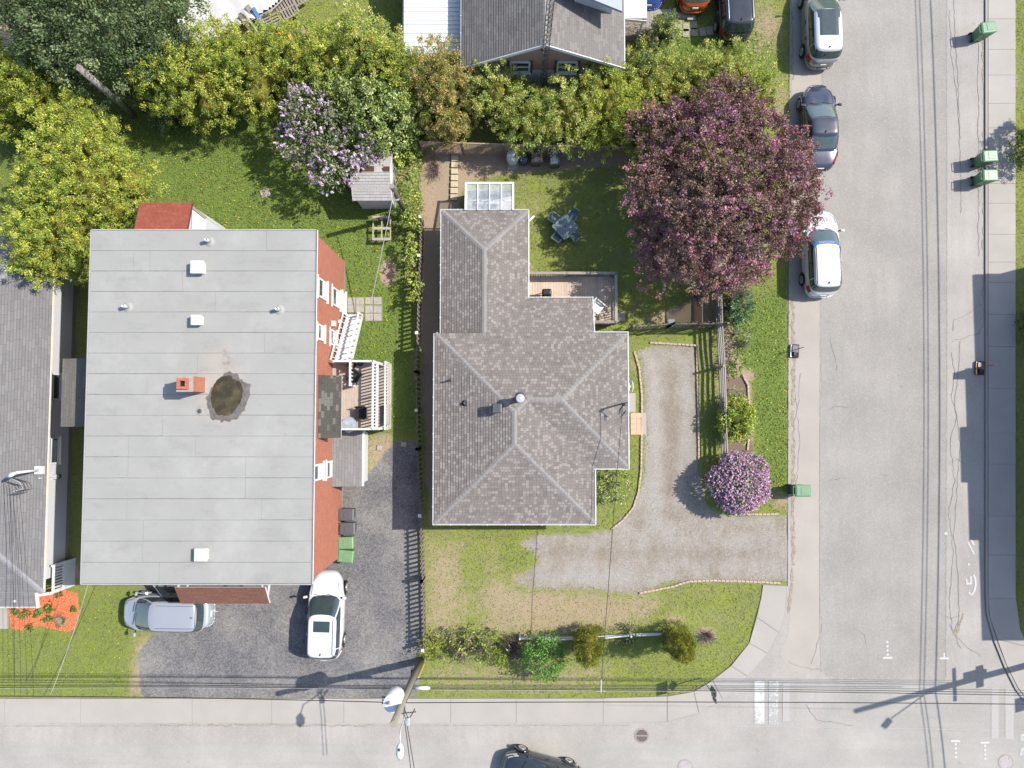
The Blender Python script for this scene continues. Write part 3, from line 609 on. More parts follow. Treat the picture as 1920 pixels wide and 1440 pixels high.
dsp = MB(); q = P(990,416,1.9); dsp.bar(q, P(1001,406,1.5), .09, .07); dsp.bar(P(1001,406,1.5), P(1001,406,1.5)-Vector((.25,-.2,1.4)), .08, .07); obj('downspout', dsp, M['white_metal'], house)
def on_roof(px, py):
    """height of the main roof above a pixel (found by stepping down the ray)"""
    z = 4.6
    while z > 2:
        p = P(px, py, z); r = min(p.x-A0, A1-p.x, p.y-S0, N0-p.y); r2 = min(E1-p.x, p.y-ES, N0-p.y)
        h = ZE + PT*max(r, r2 if p.x > xm else -9)
        if z <= h: return p
        z -= .01
    return P(px, py, ZE)
# metal flue, box vents, pipe vents and service mast
p = on_roof(975, 748); mb = MB().lathe((p.x,p.y,p.z-.1), [(.14,0),(.14,.75),(.2,.76),(.2,.95),(.12,1.0)], 20)
fl = thing('chimney_flue', p, 'round galvanised metal chimney flue at the roof ridge junction of the taupe shingled house', 'flue'); obj('flue_pipe', MB().lathe((p.x,p.y,p.z-.1), [(.15,0),(.15,.95)], 20), M['galv'], fl, True); obj('cap', MB().lathe((p.x,p.y,p.z+.84), [(.15,0),(.21,.02),(.21,.17),(.19,.2),(.0,.22)], 20), M['galv'], fl); obj('flashing', MB().lathe((p.x,p.y,p.z-.06), [(.34,0),(.17,.14)], 20), M['dark_metal'], fl)
p = on_roof(932, 766); bv = thing('roof_vent', p, 'tall square dark metal roof vent beside the round flue on the taupe roof', 'vent')
obj('base', MB().obox(p+Vector((0,0,.15)), (.36,.36,.5)), M['dark_metal'], bv); obj('hood', MB().obox(p+Vector((0,0,.5)), (.46,.46,.22)), M['dark_metal'], bv, bevel=.04); obj('hood_top', MB().obox(p+Vector((0,0,.625)), (.38,.38,.03)), M['dark_metal'], bv)
for (px, py, lab, h, r) in ((844,713,'slim dark vent pipe on the west slope of the taupe roof',.45,.05),(873,756,'short stubby vent on the west slope of the taupe roof beside the square vent',.25,.09)):
    p = on_roof(px, py); pv = thing('vent_pipe', p, lab, 'vent pipe', 'pipes on the taupe roof'); obj('pipe', MB().lathe((p.x,p.y,p.z-.05), [(r,0),(r,h),(r*.7,h),(r*.7,h-.05)], 12), M['dark_metal'], pv, True); obj('collar', MB().lathe((p.x,p.y,p.z-.03), [(r*2.4,0),(r*1.2,.08)], 12), M['black'], pv)
pm = P(1176,757,ZE); sm = thing('service_mast', (pm.x-.25,pm.y,ZE-.1), 'dark steel electric service mast standing at the east eave of the taupe roof', 'mast')
MAST_E = Vector((pm.x-.25, pm.y, 4.15)); obj('conduit', MB().tube([(pm.x-.25,pm.y,ZE-.1),MAST_E], .045), M['dark_metal'], sm, True); obj('weather_head', MB().tube([MAST_E, MAST_E+Vector((-.05,-.05,.12)), MAST_E+Vector((-.22,-.12,.06))], [.06,.08,.06]), M['dark_metal'], sm, True)
for k in range(3): obj('drip_loop', MB().tube([MAST_E+Vector((-.2,-.1,.05)), MAST_E+Vector((-.3,-.3-.1*k,-.3-.1*k)), MAST_E+Vector((-.05-.1*k,-.5-.1*k,-.35)), MAST_E+Vector((-.05,-.35,-.05))], .014, 6), M['wire'], sm)

# ------------------------------------------------------------------ sun porch with clear panels on the north wall
zg0, zg1 = 2.05, 1.75
ga, gb = P(873,396,zg0), P(962,344,zg1); gx0, gx1 = ga.x, gb.x; gy0, gy1 = WN+.02, gb.y
gh = thing('sun_porch', ((gx0+gx1)/2,(gy0+gy1)/2,0), 'white framed lean-to with clear plastic roof panels against the taupe roof', 'lean-to')
t = NT('clear_panel'); t.b.inputs['Transmission Weight'].default_value = 0; t.col(t.mix(t.noise(5,4), (.45,.48,.53), (.56,.58,.6))).rough(.22).spec(.6); tr = t.n('BsdfTransparent'); tr.inputs[0].default_value = (.86,.9,.93,1)
mx = t.n('MixShader'); t.L(t.math('MULTIPLY_ADD', t.noise(2.5,4), .5, .12), mx.inputs[0]); t.L(tr.outputs[0], mx.inputs[1]); t.L(t.b.outputs[0], mx.inputs[2]); t.L(mx.outputs[0], t.out.inputs[0]); t.bump(t.noise(6,4), .03, .6); M['panel'] = t.m
zz = lambda y: zg0+(zg1-zg0)*(y-gy0)/(gy1-gy0)
for i in range(4):
    a, b = gx0+(gx1-gx0)*i/4, gx0+(gx1-gx0)*(i+1)/4; obj('panel', MB().poly([(a,gy0,zg0),(b,gy0,zg0),(b,gy1,zg1),(a,gy1,zg1)]), M['panel'], gh)
for i in range(5): a = gx0+(gx1-gx0)*i/4; obj('rafter', MB().bar((a,gy0,zg0+.03),(a,gy1,zg1+.03),.06 if i not in (0,4) else .11,.06), M['white'], gh); obj('post', MB().bar((a,gy1-.05,0),(a,gy1-.05,zg1-.03),.07,.07), M['white'], gh)
obj('beam', MB().bar((gx0-.05,gy1+.01,zg1+.035),(gx1+.05,gy1+.01,zg1+.035),.1,.07), M['white'], gh); obj('beam', MB().bar((gx0,(gy0+gy1)/2,1.3),(gx1,(gy0+gy1)/2,1.3),.05,.05), M['white'], gh)
obj('floor', MB().box(gx0+.05,gy0-.3,.02,gx1-.05,gy1-.1,.08), M['concrete'], gh); obj('wall', MB().box(gx0-.02,gy0-.4,.0,gx0+.03,gy1-.09,1.0), M['siding'], gh); obj('wall', MB().box(gx0+.04,gy1-.09,0,gx1-.04,gy1-.075,.9), M['siding'], gh)
bx = thing('storage_box', (gx0+.9,gy0+.45,.08), 'blue grey box under the clear lean-to roof', 'box'); obj('body', MB().box(gx0+.35,gy0+.15,.09,gx0+1.6,gy0+.7,.75), M['blue_bin'], bx, bevel=.03); obj('lid', MB().box(gx0+.32,gy0+.12,.755,gx0+1.63,gy0+.73,.82), M['patio'], bx, bevel=.02)

# ------------------------------------------------------------------ deck of the bungalow
ZD = .5
dx0, dx1 = W1-.4, P(1152,560,ZD).x; dyN, dyS = P(0,517,ZD).y, P(0,608,ZD).y
deck = thing('wooden_deck', ((dx0+dx1)/2, dyN, 0), 'raised plank deck with grey railings behind the taupe roofed house', 'deck')
x = dx0; k = 0; pmsh = None
while x < dx1-.1:
    y0 = NL-1.0 if x < A1-.2 else dyS
    obj('plank', MB().box(x, y0, ZD-.04, min(x+.132, dx1), dyN, ZD+rnd.uniform(-.003,.003)), M['deck'], deck); x += .14
fr = MB(); fr.box(dx0,dyN-.08,.1,dx1,dyN-.02,ZD-.045); fr.box(dx1-.08,dyS,.1,dx1-.02,dyN-.09,ZD-.045); obj('joist', fr, M['fence'], deck)
def railing(parent, a, b, z0, h, mat, bal=.12, post=1.6, rail=.12, bw=.035, pw=.09):
    a, b = Vector(a), Vector(b); L = (b-a).length; d = (b-a)/L
    obj('rail', MB().bar(a+Vector((0,0,z0+h)), b+Vector((0,0,z0+h)), rail, .045), mat, parent); obj('rail', MB().bar(a+Vector((0,0,z0+.1)), b+Vector((0,0,z0+.1)), .04, .07), mat, parent)
    n = max(1, round(L/post))
    for i in range(n+1): q = a+d*(L*i/n); obj('post', MB().bar(q+Vector((0,0,z0-.1)), q+Vector((0,0,z0+h+.05)), pw, pw), mat, parent)
    n = int(L/bal); me = None
    for i in range(n):
        q = a+d*(L*(i+.5)/n)
        if me is None:
            o = obj('baluster', MB().bar((0,0,z0+.13),(0,0,z0+h-.02), bw, bw, up=(d.x,d.y,0)), mat, parent, local=True); me = o.data
        else:
            o = bpy.data.objects.new('baluster', me); COL.objects.link(o); o.parent = parent
        o.location = (q.x-parent.location.x, q.y-parent.location.y, -parent.location.z)
railing(deck, (dx0,dyN-.05,0), (dx1-.05,dyN-.05,0), ZD, .95, M['deck_x'], .13, 2.2, .14)
railing(deck, (dx1-.05,dyN-.1,0), (dx1-.05,dyS,0), ZD, .95, M['fence_grey'], .13, 2.0, .14)
railing(deck, (A1+.1,dyS,0), (dx1-.1,dyS,0), ZD, .95, M['deck_x'], .13, 2, .14)

# ------------------------------------------------------------------ flat-roofed brick apartment house
M['galv_trim'] = plain('pale_grey_trim', (.34, .34, .335), .5, .1)
ZT = 6.2
BX0, BX1 = P(161.5,760,ZT).x, P(589.5,760,ZT).x; BN, BS = P(380,431,ZT).y, P(380,1095.5,ZT).y
apt = thing('apartment_house', ((BX0+BX1)/2,(BN+BS)/2,0), 'two storey red brick apartment house with a flat pale grey membrane roof', 'house')
w0 = .12; wb = uvbox(MB(), BX0+w0, BS+w0, .35, BX1-w0, BN-w0, ZT-.1); obj('brick_wall', wb, M['brick'], apt)
obj('foundation', MB().box(BX0+w0+.03,BS+w0+.03,0,BX1-w0-.03,BN-w0-.03,.35), M['foundation'], apt)
fm = MB()
for a, b in (((BX0,BS),(BX1,BS)),((BX1,BS),(BX1,BN)),((BX1,BN),(BX0,BN)),((BX0,BN),(BX0,BS))): fm.bar((*a,ZT-.06),(*b,ZT-.06),.05,.18)
obj('fascia', fm, M['galv_trim'], apt); obj('edge_trim', MB().bar((BX1+.02,BS,ZT-.02),(BX1+.02,BN,ZT-.02),.05,.1), M['white_metal'], apt)
flat = obj('flat_roof', MB().box(BX0+.03,BS+.03,ZT-.2,BX1-.03,BN-.03,ZT-.008), M['seam_dark'], apt)
rows = 17; y = BN-.03; ry = (BN-BS-.06)/rows; rr = random.Random(3)
for i in range(rows):
    y1, y0 = BN-.03-ry*i, BN-.03-ry*(i+1); cuts = [BX0+.03] + sorted(rr.sample([BX0+1.2+j*.75 for j in range(11)], rr.choice([1,1,2]))) + [BX1-.03]
    if i > 1 and len(cuts) > 3 and cuts[2]-cuts[1] < 2: cuts.pop(2)
    for a, b in zip(cuts, cuts[1:]):
        t0 = ZT+.004+rr.uniform(0,.004); g0 = rr.choice([.004,.006,.012])
        n = 7; top = [(a+.004+(b-a-.008)*j/n, y0+g0+rr.uniform(0,.012)) for j in range(n+1)]
        obj('roof_sheet', MB().prism(top + [(b-.004,y1-.003),(a+.004,y1-.003)], ZT-.012, t0), M['membrane'], flat)
# puddle and its damp rim
def blobmesh(cx, cy, rx, ry_, z, n=60, seed=1, amp=.12, skew=0):
    r = random.Random(seed); ph = [(r.uniform(0,6.3), f_, r.uniform(.3,1)) for f_ in (2,3,4,5,7,9,11,14,17,21,26,31)]; pts = []
    for i in range(n):
        t_ = 2*math.pi*i/n; k = 1+amp*sum(a*math.sin(f*t_+p_)/ (1+f*.25) for p_, f, a in ph); x = rx*k*math.cos(t_); yy = ry_*k*math.sin(t_); pts.append((cx+x+skew*yy, cy+yy, z))
    return MB().poly(pts)
p = P(428,746,ZT); pd = thing('rain_puddle', (p.x,p.y,ZT+.01), 'dark brown puddle of standing water on the grey flat roof beside the brick chimney', 'puddle')
obj('damp_rim', blobmesh(p.x,p.y,.90,1.12,ZT+.0135,160,4,.11,.14), plain('damp_membrane', (.135,.118,.105), .5, .35, 4, .4), pd)
t = NT('puddle_water'); t.col(t.mix(t.ramp(t.noise(2.2,4),[(.45,0.0),(.75,1.0)]), (.034,.027,.014), (.085,.066,.034))).rough(.08).spec(.5); M['puddle'] = t.m
obj('water', blobmesh(p.x-.08,p.y+.1,.70,.90,ZT+.017,140,9,.07,.12), M['puddle'], pd)
obj('damp_streak', blobmesh(p.x-.12,p.y+1.75,.16,.5,ZT+.0125,40,12,.2), plain('silt', (.30,.265,.235), .8, .3, 5), pd)
# chimney
p0, p1 = P(389,722,ZT), P(371,720,ZT+1.1); cxx, cyy = p0.x-.42, p0.y
ch = thing('brick_chimney', (cxx,cyy,ZT), 'square red brick chimney with concrete cap on the grey flat roof', 'chimney'); obj('brick_stack', uvbox(MB(), cxx-.33,cyy-.33,ZT,cxx+.33,cyy+.33,ZT+1.25), M['brick'], ch)
obj('cap', MB().box(cxx-.35,cyy-.35,ZT+1.253,cxx+.35,cyy+.35,ZT+1.31), M['stone'], ch)
fl_ = MB(); zf = ZT+1.312
for a in ((-.24,-.24,.24,-.12),(-.24,.12,.24,.24),(-.24,-.118,-.12,.118),(.12,-.118,.24,.118)): uvbox(fl_, cxx-.05+a[0],cyy+a[1],zf,cxx-.05+a[2],cyy+a[3],zf+.14)
obj('flue', fl_, M['brick'], ch); obj('flue_hole', MB().box(cxx-.165,cyy-.115,zf,cxx+.065,cyy+.115,zf+.01), M['black'], ch); obj('flashing', MB().box(cxx-.37,cyy-.36,ZT+.012,cxx+.44,cyy+.36,ZT+.04), M['galv_trim'], ch)
# box vents and pipes
for px, py, sz, h, lab in ((368,504,.58,.42,'large white square roof vent, the northern of the two behind the brick chimney'),(366,602,.46,.4,'white square roof vent between the brick chimney and the larger vent'),(374,1038,.56,.36,'white square roof vent near the south edge of the grey flat roof')):
    b = P(px+8,py,ZT); v = thing('roof_vent', b, lab, 'vent', 'white vents on the grey flat roof')
    obj('curb', MB().box(b.x-sz*.4,b.y-sz*.4,ZT,b.x+sz*.4,b.y+sz*.4,ZT+h*.6), M['white_metal'], v); obj('hood', MB().box(b.x-sz/2,b.y-sz/2,ZT+h*.55,b.x+sz/2,b.y+sz/2,ZT+h), M['white_metal'], v, bevel=.03); obj('hood_plate', MB().box(b.x-sz*.36,b.y-sz*.36,ZT+h+.001,b.x+sz*.36,b.y+sz*.36,ZT+h+.03), M['white_metal'], v, bevel=.01)
for px, py, lab in ((390,453,'pale plumbing pipe near the north edge of the grey flat roof'),(237,576,'pale plumbing pipe on the west half of the grey flat roof'),(521,581,'pale plumbing pipe near the east edge of the grey flat roof')):
    b = P(px+3,py,ZT); v = thing('vent_pipe', b, lab, 'vent pipe', 'pipes on the grey flat roof'); obj('pipe', MB().lathe((b.x,b.y,ZT), [(.09,0),(.09,.42),(.06,.42),(.06,.35)], 14), M['galv'], v, True); obj('collar', MB().lathe((b.x,b.y,ZT+.012), [(.24,0),(.12,.06)], 14), M['membrane'], v)
b = P(375,771,ZT); v = thing('roof_drain', b, 'small round dark drain on the flat roof south of the chimney', 'drain'); obj('grate', MB().lathe((b.x,b.y,ZT), [(.1,0),(.1,.05),(.05,.07)], 12), M['dark_metal'], v); obj('flange', MB().lathe((b.x,b.y,ZT+.012), [(.17,0),(.15,.015)], 12), M['membrane'], v)
# east wall: windows, doors
def wz(px): return CAM_H + (BX1-w0)*F/(960-px)
def east_win(x0, y0, y1, x1, half=True, shutter=True):
    z1, z0 = min(wz(x0), ZT-.25), max(wz(x1), .12); zc = (z0+z1)/2; ya = P(0,y0,zc).y; yb = P(0,y1,zc).y; c = (BX1-w0, (ya+yb)/2, zc)
    wd = window_at(apt, c, abs(ya-yb)*.8, (z1-z0)*.9, (1,0,0), sill=False, d=.05)
    obj('blind', MB().box(BX1-w0+.025, c[1]-abs(ya-yb)*.36, z0+.1, BX1-w0+.035, c[1]+abs(ya-yb)*.36, z0+(z1-z0)*.5), M['white'], wd)
    obj('sill', MB().box(BX1-w0, yb-.05, z0-.06, BX1-w0+.09, ya+.05, z0+.02), M['cream'], wd)
    if shutter: obj('lintel', MB().box(BX1-w0+.002, yb-.05, z1+.01, BX1-w0+.05, ya+.05, z1+.10), M['cream'], wd)
for a in ((593,523,563,610),(620,540,578,635),(640,547,592,648),(593,608,640,606),(617,618,650,629),(588,868,902,607),(613,862,897,626)): east_win(*a)
obj('dryer_vent', MB().box(BX1-w0, P(0,611,3).y, 2.7, BX1-w0+.18, P(0,601,3).y, 2.95), M['white'], apt); obj('dryer_vent', MB().box(BX1-w0, P(0,608,1).y, 1.3, BX1-w0+.1, P(0,602,1).y, 1.5), M['white'], apt)
for z0, yy in ((3.0,760),(.75,740)): d_ = obj('door', MB().box(BX1-w0+.002, P(0,yy+14,z0).y, z0, BX1-w0+.05, P(0,yy-14,z0).y, z0+2.0), M['white'], apt); obj('handle', MB().box(BX1-w0+.05, P(0,yy+11,z0).y, z0+.95, BX1-w0+.1, P(0,yy+8,z0).y, z0+1.0), M['galv'], d_)
for y in (-5, -1, 4): window_at(apt, (BX0+w0, y, 4.8), 1.3, 1.3, (-1,0,0)); window_at(apt, (BX0+w0, y, 1.9), 1.3, 1.3, (-1,0,0))
for x in (BX0+2, BX1-2): window_at(apt, (x, BS+w0, 4.8), 1.6, 1.3, (0,-1,0)); window_at(apt, (x, BS+w0, 1.9), 1.6, 1.3, (0,-1,0)); window_at(apt, (x, BN-w0, 4.8), 1.4, 1.2, (0,1,0))

def canopy(name, pts, zs, th, mat, u, label, fascia='white', group=None, braces=None):
    """a sloped shingled canopy: pts plan corners, zs their heights"""
    top = [Vector((x, y, z)) for (x, y), z in zip(pts, zs)]; c = sum(top, Vector())/4; r = thing(name, (c.x,c.y,min(zs)-th), label, 'canopy', group)
    core = MB(); core.poly([p-Vector((0,0,.008)) for p in top]); core.poly([p-Vector((0,0,th)) for p in top][::-1]); n = 4
    for i in range(4): a, b = top[i], top[(i+1)%4]; core.poly([a-Vector((0,0,th)), b-Vector((0,0,th)), b-Vector((0,0,.008)), a-Vector((0,0,.008))])
    obj('frame', core, M[fascia], r); obj('shingle_slope', courses(MB(), top, u), mat, r)
    for a, b in (braces or []): obj('brace', MB().bar(a, b, .07, .07), M['white'], r)
    return r
xW = BX0+w0; xo = P(115,735,4.45).x; ya, yb = P(0,672,4.6).y, P(0,800,4.6).y
canopy('door_canopy', [(xo,yb),(xW,yb),(xW,ya),(xo,ya)], [4.4,4.9,4.9,4.4], .12, M['sh_greybrown'], (0,1,0), 'grey brown shingled canopy over the west side of the brick apartment house', 'white', None, [((xo+.2,y,4.3),(xW,y,3.3)) for y in (ya-.15, yb+.15)])
xE = BX1-w0; xo = P(640,760,4.55).x; ya, yb = P(0,704,4.7).y, P(0,821,4.7).y
canopy('door_canopy', [(xE,yb),(xo,yb),(xo,ya),(xE,ya)], [5.2,4.55,4.55,5.2], .12, M['sh_dark'], (0,1,0), 'patchy charcoal shingled canopy over the balcony of the brick apartment house', 'white', None, [((xo-.1,y,4.45),(xE,y,3.6)) for y in (ya-.1, yb+.1)])
za, zb = 3.75, 3.05; y0, y1 = P(0,1131,zb).y, P(0,1101,za).y; x0, x1 = P(333,1120,3.4).x, P(501,1120,3.4).x
canopy('door_canopy', [(x0,y0),(x1,y0),(x1,y1),(x0,y1)], [zb,zb,za,za], .14, M['sh_brown'], (1,0,0), 'red brown shingled canopy over the front of the brick apartment house above the silver minivan', 'white', None, [((x,y0+.1,zb-.12),(x,BS+w0,2.3)) for x in (x0+.15, x1-.15)] + [((x,y1,za-.12),(x,BS+w0,za+.25)) for x in (x0+.15, x1-.15)])
# back porch with the red roof
x0, x1 = P(260,400,4.2).x, P(358,400,4.2).x; yo = P(0,379,4.2).y
bp = thing('back_porch', ((x0+x1)/2,yo-.8,0), 'enclosed grey porch with red shingled roof on the north side of the apartment house', 'porch')
pgb = plain('pale_grey_board', (.5,.52,.55), .6, .08); obj('wall', MB().box(x0+.1,BN-w0,.0,x1-.05,yo-.12,3.95), pgb, bp)
tp = [Vector(q) for q in ((x0,BN-w0,4.75),(x1,BN-w0,4.75),(x1,yo,4.1),(x0,yo,4.1))]; obj('roof', courses(MB(), tp, (1,0,0)), M['sh_red'], bp)
rb = MB(); rb.poly([q-Vector((0,0,.01)) for q in tp]); rb.poly([q-Vector((0,0,.14)) for q in tp][::-1])
for i in range(4): rb.poly([tp[i]-Vector((0,0,.14)), tp[(i+1)%4]-Vector((0,0,.14)), tp[(i+1)%4]-Vector((0,0,.01)), tp[i]-Vector((0,0,.01))])
obj('roof_frame', rb, M['sh_red'], bp)
x2 = P(385,410,3.9).x; obj('stair_wall', MB().add([(x1-.04,BN-w0,0),(x2,BN-w0,0),(x2,yo-.7,0),(x1-.04,yo-.22,0),(x1-.04,BN-w0,4.0),(x2,BN-w0,3.8),(x2,yo-.7,3.8),(x1-.04,yo-.22,4.0)], [(3,2,1,0),(4,5,6,7),(0,1,5,4),(1,2,6,5),(2,3,7,6),(3,0,4,7)]), pgb, bp)
obj('stair_cap', MB().bar((x1-.0,yo-.2,4.03),(x2+.02,yo-.68,3.83),.12,.05), M['deck_x'], bp)

# balcony, stairs and porch on the east side
ZB = 2.7; bx1 = P(708,740,ZB).x; byN, byS = P(0,678,ZB).y, P(0,806,ZB).y; xE2 = BX1-w0+.02
bal = thing('balcony', ((xE2+bx1)/2, (byN+byS)/2, 0), 'raised beige balcony with white balustrade on the east wall of the brick apartment house', 'balcony')
M['balc'] = plain('beige_deck_paint', (.42,.35,.285), .7, .08, 4)
x = xE2
while x < bx1-.05: obj('floor_board', MB().box(x, byS, ZB-.05, min(x+.135,bx1), byN, ZB), M['balc'], bal); x += .14
obj('beam', MB().box(xE2, byS, ZB-.25, bx1, byS+.1, ZB-.055), M['white'], bal); obj('beam', MB().box(bx1-.1, byS+.11, ZB-.25, bx1, byN, ZB-.055), M['white'], bal)
railing(bal, (bx1-.05,byS+.05,0), (bx1-.05,byN-.05,0), ZB, .95, M['white'], .155, 1.9, .10, .06)
railing(bal, (xE2+.3,byN-.05,0), (bx1-.1,byN-.05,0), ZB, .95, M['white'], .13, 1.8, .09, .05)
railing(bal, (xE2+.1,byS+.05,0), (bx1-.1,byS+.05,0), ZB, .95, M['white'], .13, 1.8, .09, .05)
xg = P(656,700,ZB+1).x; railing(bal, (xg,P(0,722,ZB+1).y,0), (xg,byN-.1,0), ZB, .95, M['white'], .16, 1.3, .10, .06)
for x, y in ((bx1-.05,byS+.05),(bx1-.05,byN-.05)): obj('column', MB().bar((x,y,0),(x,y,ZB-.26),.12,.12), M['white'], bal)
# lower porch beside it
lx1 = P(727,740,.6).x; lyN, lyS = P(0,681,.6).y, P(0,804,.6).y
lp = thing('lower_porch', (lx1,(lyN+lyS)/2,0), 'low beige porch with white railing in front of the balcony', 'porch')
x = xE2+1
while x < lx1+.1: obj('floor_board', MB().box(x, lyS, .5, min(x+.135,lx1+.1), lyN, .55), M['balc'], lp); x += .14
railing(lp, (lx1,lyS,0), (lx1,lyN,0), .55, .8, M['white'], .16, 1.7, .09, .055)
obj('skirt', MB().box(lx1+.05,lyS,.0,lx1+.09,lyN,.5), M['white'], lp); obj('bench', MB().box(bx1+.06,P(0,795,.6).y,.56,bx1+.28,P(0,758,.6).y,.95), M['concrete'], lp)
# white stairs down to the lawn
sy0, sy1 = byN+.02, P(0,592,0).y; sx0, sx1 = P(650,592,0).x, P(681,592,0).x; ns = 13
stx = thing('white_stairs', (sx0,sy1,0), 'white painted wooden staircase from the balcony down to the back lawn', 'stairs')
for i in range(ns):
    y = sy0+(sy1-sy0)*i/ns; z = ZB-.18-(ZB-.2)*i/ns; obj('tread', MB().box(sx0+.07, y+.0, z, sx1-.07, y+(sy1-sy0)/ns+.03, z+.045), M['white'], stx)
for x in (sx0+.04, sx1-.04):
    obj('stringer', MB().bar((x,sy0,ZB-.2),(x,sy1,.02),.05,.26), M['white'], stx); obj('handrail', MB().bar((x,sy0,ZB+.75),(x,sy1,.95),.08,.05), M['white'], stx); obj('newel', MB().bar((x,sy1,0),(x,sy1,1.05),.1,.1), M['white'], stx)
    for i in range(8): f = (i+.5)/8; y = sy0+(sy1-sy0)*f; z = ZB-.2+(.02-ZB+.2)*f; obj('baluster', MB().bar((x,y,z),(x,y,z+.92),.04,.04), M['white'], stx)
# lean-to entrance roof south of the balcony
za, zb = 2.5, 2.15; xo = P(683,860,zb).x; ya, yb = P(0,808,2.3).y, P(0,912,2.3).y
el = thing('entrance_lean_to', ((xE+xo)/2,(ya+yb)/2,0), 'small white lean-to entrance with grey shingled roof south of the balcony', 'lean-to')
top = [Vector(q) for q in ((xE,yb,za),(xo-.12,yb,zb),(xo-.12,ya,zb),(xE,ya,za))]; obj('roof', courses(MB(), top, (0,1,0)), M['sh_west'], el)
rb = MB(); rb.poly([q-Vector((0,0,.01)) for q in top]); rb.poly([q-Vector((0,0,.12)) for q in top][::-1])
for i in range(4): rb.poly([top[i]-Vector((0,0,.12)), top[(i+1)%4]-Vector((0,0,.12)), top[(i+1)%4]-Vector((0,0,.01)), top[i]-Vector((0,0,.01))])
obj('fascia', rb, M['white'], el); obj('wall', MB().box(xE,yb+.1,0,xo-.25,ya-.1,zb-.1), M['siding'], el); obj('gutter', MB().bar((xo-.06,yb,zb-.06),(xo-.06,ya,zb-.06),.1,.1), M['white_metal'], el)

# ------------------------------------------------------------------ neighbour with the grey hip roof (west edge)
ZN = 2.45; NXe = P(90.5,800,ZN).x; NX0 = NXe-10.4; NYn, NYs = P(0,479,ZN).y+1.0, P(0,1111,ZN).y; hn = 5.2; pt = .24; zn = ZN+hn*pt
nb = thing('neighbour_house', (NXe-5,0,0), 'white sided bungalow with mid grey shingled roof west of the apartment house', 'house')
nr = obj('roof', MB().prism([(NX0,NYs),(NXe,NYs),(NXe,NYn),(NX0,NYn)], ZN-.05, ZN-.01), M['soffit'], nb)
a, b = (NXe-hn,NYs+hn,zn), (NXe-hn,NYn-hn,zn)
for poly, u in (([(NXe,NYs,ZN),(NXe,NYn,ZN),b,a],(0,1,0)),([(NX0,NYn,ZN),(NX0,NYs,ZN),a,b],(0,1,0)),([(NX0,NYs,ZN),(NXe,NYs,ZN),a],(1,0,0)),([(NXe,NYn,ZN),(NX0,NYn,ZN),b],(1,0,0))): obj('shingle_slope', courses(MB(), poly, u), M['sh_west'], nr)
capm = plain('grey_ridge_cap', (.27,.265,.265), .92, .1)
for q in ((NXe,NYs,ZN),): obj('ridge_cap', cap(MB(), q, a, .2, .13), capm, nr)
obj('ridge_cap', cap(MB(), (NXe,NYn,ZN), b, .2, .13), capm, nr); obj('ridge_cap', cap(MB(), a, b, .24, .13), capm, nr)
pxe = P(67,1125,ZN-.1).x; pys = P(0,1136,ZN-.2).y; por = [(NX0,NYs-.01,ZN-.005),(pxe,NYs-.01,ZN-.005),(pxe,pys,ZN-.2),(NX0,pys,ZN-.2)]
obj('shingle_slope', courses(MB(), por, (1,0,0)), M['sh_west'], nr); obj('porch_soffit', MB().box(NX0,pys,ZN-.34,pxe,NYs,ZN-.23), M['white'], nb)
gutter_run((NX0,pys,ZN-.2),(pxe+.1,pys,ZN-.2),(0,-1,0), nb); obj('gutter', MB().bar((NXe+.03,NYs,ZN-.05),(NXe+.03,NYn,ZN-.05),.05,.1), M['cream'], nb); obj('rake_board', MB().bar((pxe+.03,pys-.1,ZN-.25),(pxe+.03,NYs+.1,ZN-.08),.05,.2), M['white'], nb)
nwx = NXe-.3; obj('wall', MB().box(NX0+.5,NYs+.5,.3,nwx,NYn-.5,ZN-.06), M['siding'], nb); obj('foundation', MB().box(NX0+.52,NYs+.52,0,nwx-.02,NYn-.52,.3), M['foundation'], nb)
for py in (725, 845): window_at(nb, (nwx,P(0,py,1.6).y,1.75), 1.3, 1.1, (1,0,0))
pm = P(60,883,3.2); ms = thing('service_mast', (pm.x,pm.y,ZN), 'white electric service mast with looped cables on the grey neighbour roof', 'mast')
MAST_W = Vector((pm.x,pm.y,4.3)); obj('conduit', MB().tube([(pm.x,pm.y,ZN-.1),MAST_W],.06), M['white_metal'], ms, True); obj('flashing', MB().box(pm.x-.2,pm.y-.2,ZN+.1,pm.x+.2,pm.y+.2,ZN+.3), M['white'], ms); obj('weather_head', MB().tube([MAST_W,MAST_W+Vector((-.1,-.08,.15)),MAST_W+Vector((-.35,-.2,.05))],[.07,.1,.07]), M['white_metal'], ms, True)
for k in range(4): obj('drip_loop', MB().tube([MAST_W+Vector((-.3,-.18,.05)), MAST_W+Vector((-.1+.15*k,-.5,-.4)), MAST_W+Vector((.1+.15*k,-.8,-.35)), MAST_W+Vector((-.2+.12*k,-.9,-.05))], .016, 6), M['wire' if k else 'wire_pale'], ms)
bxm = MB().box(nwx+.003,P(0,897,1).y,1.1,nwx+.2,P(0,888,1).y,1.55); mt_ = thing('electric_meter', (nwx,P(0,892,1).y,1.1), 'small grey electric meter on the white siding of the neighbour house', 'meter'); obj('box', bxm, M['galv'], mt_, bevel=.02); obj('dial', MB().lathe((nwx+.2,P(0,892,1).y,1.36),[(.1,0),(.1,.08),(.06,.11)],14,axis=(1,0,0)), M['win_dark'], mt_); obj('conduit', MB().tube([(nwx+.08,P(0,892,1).y,1.55),(nwx+.08,P(0,892,1).y,2.7)],.03), M['white_metal'], mt_)
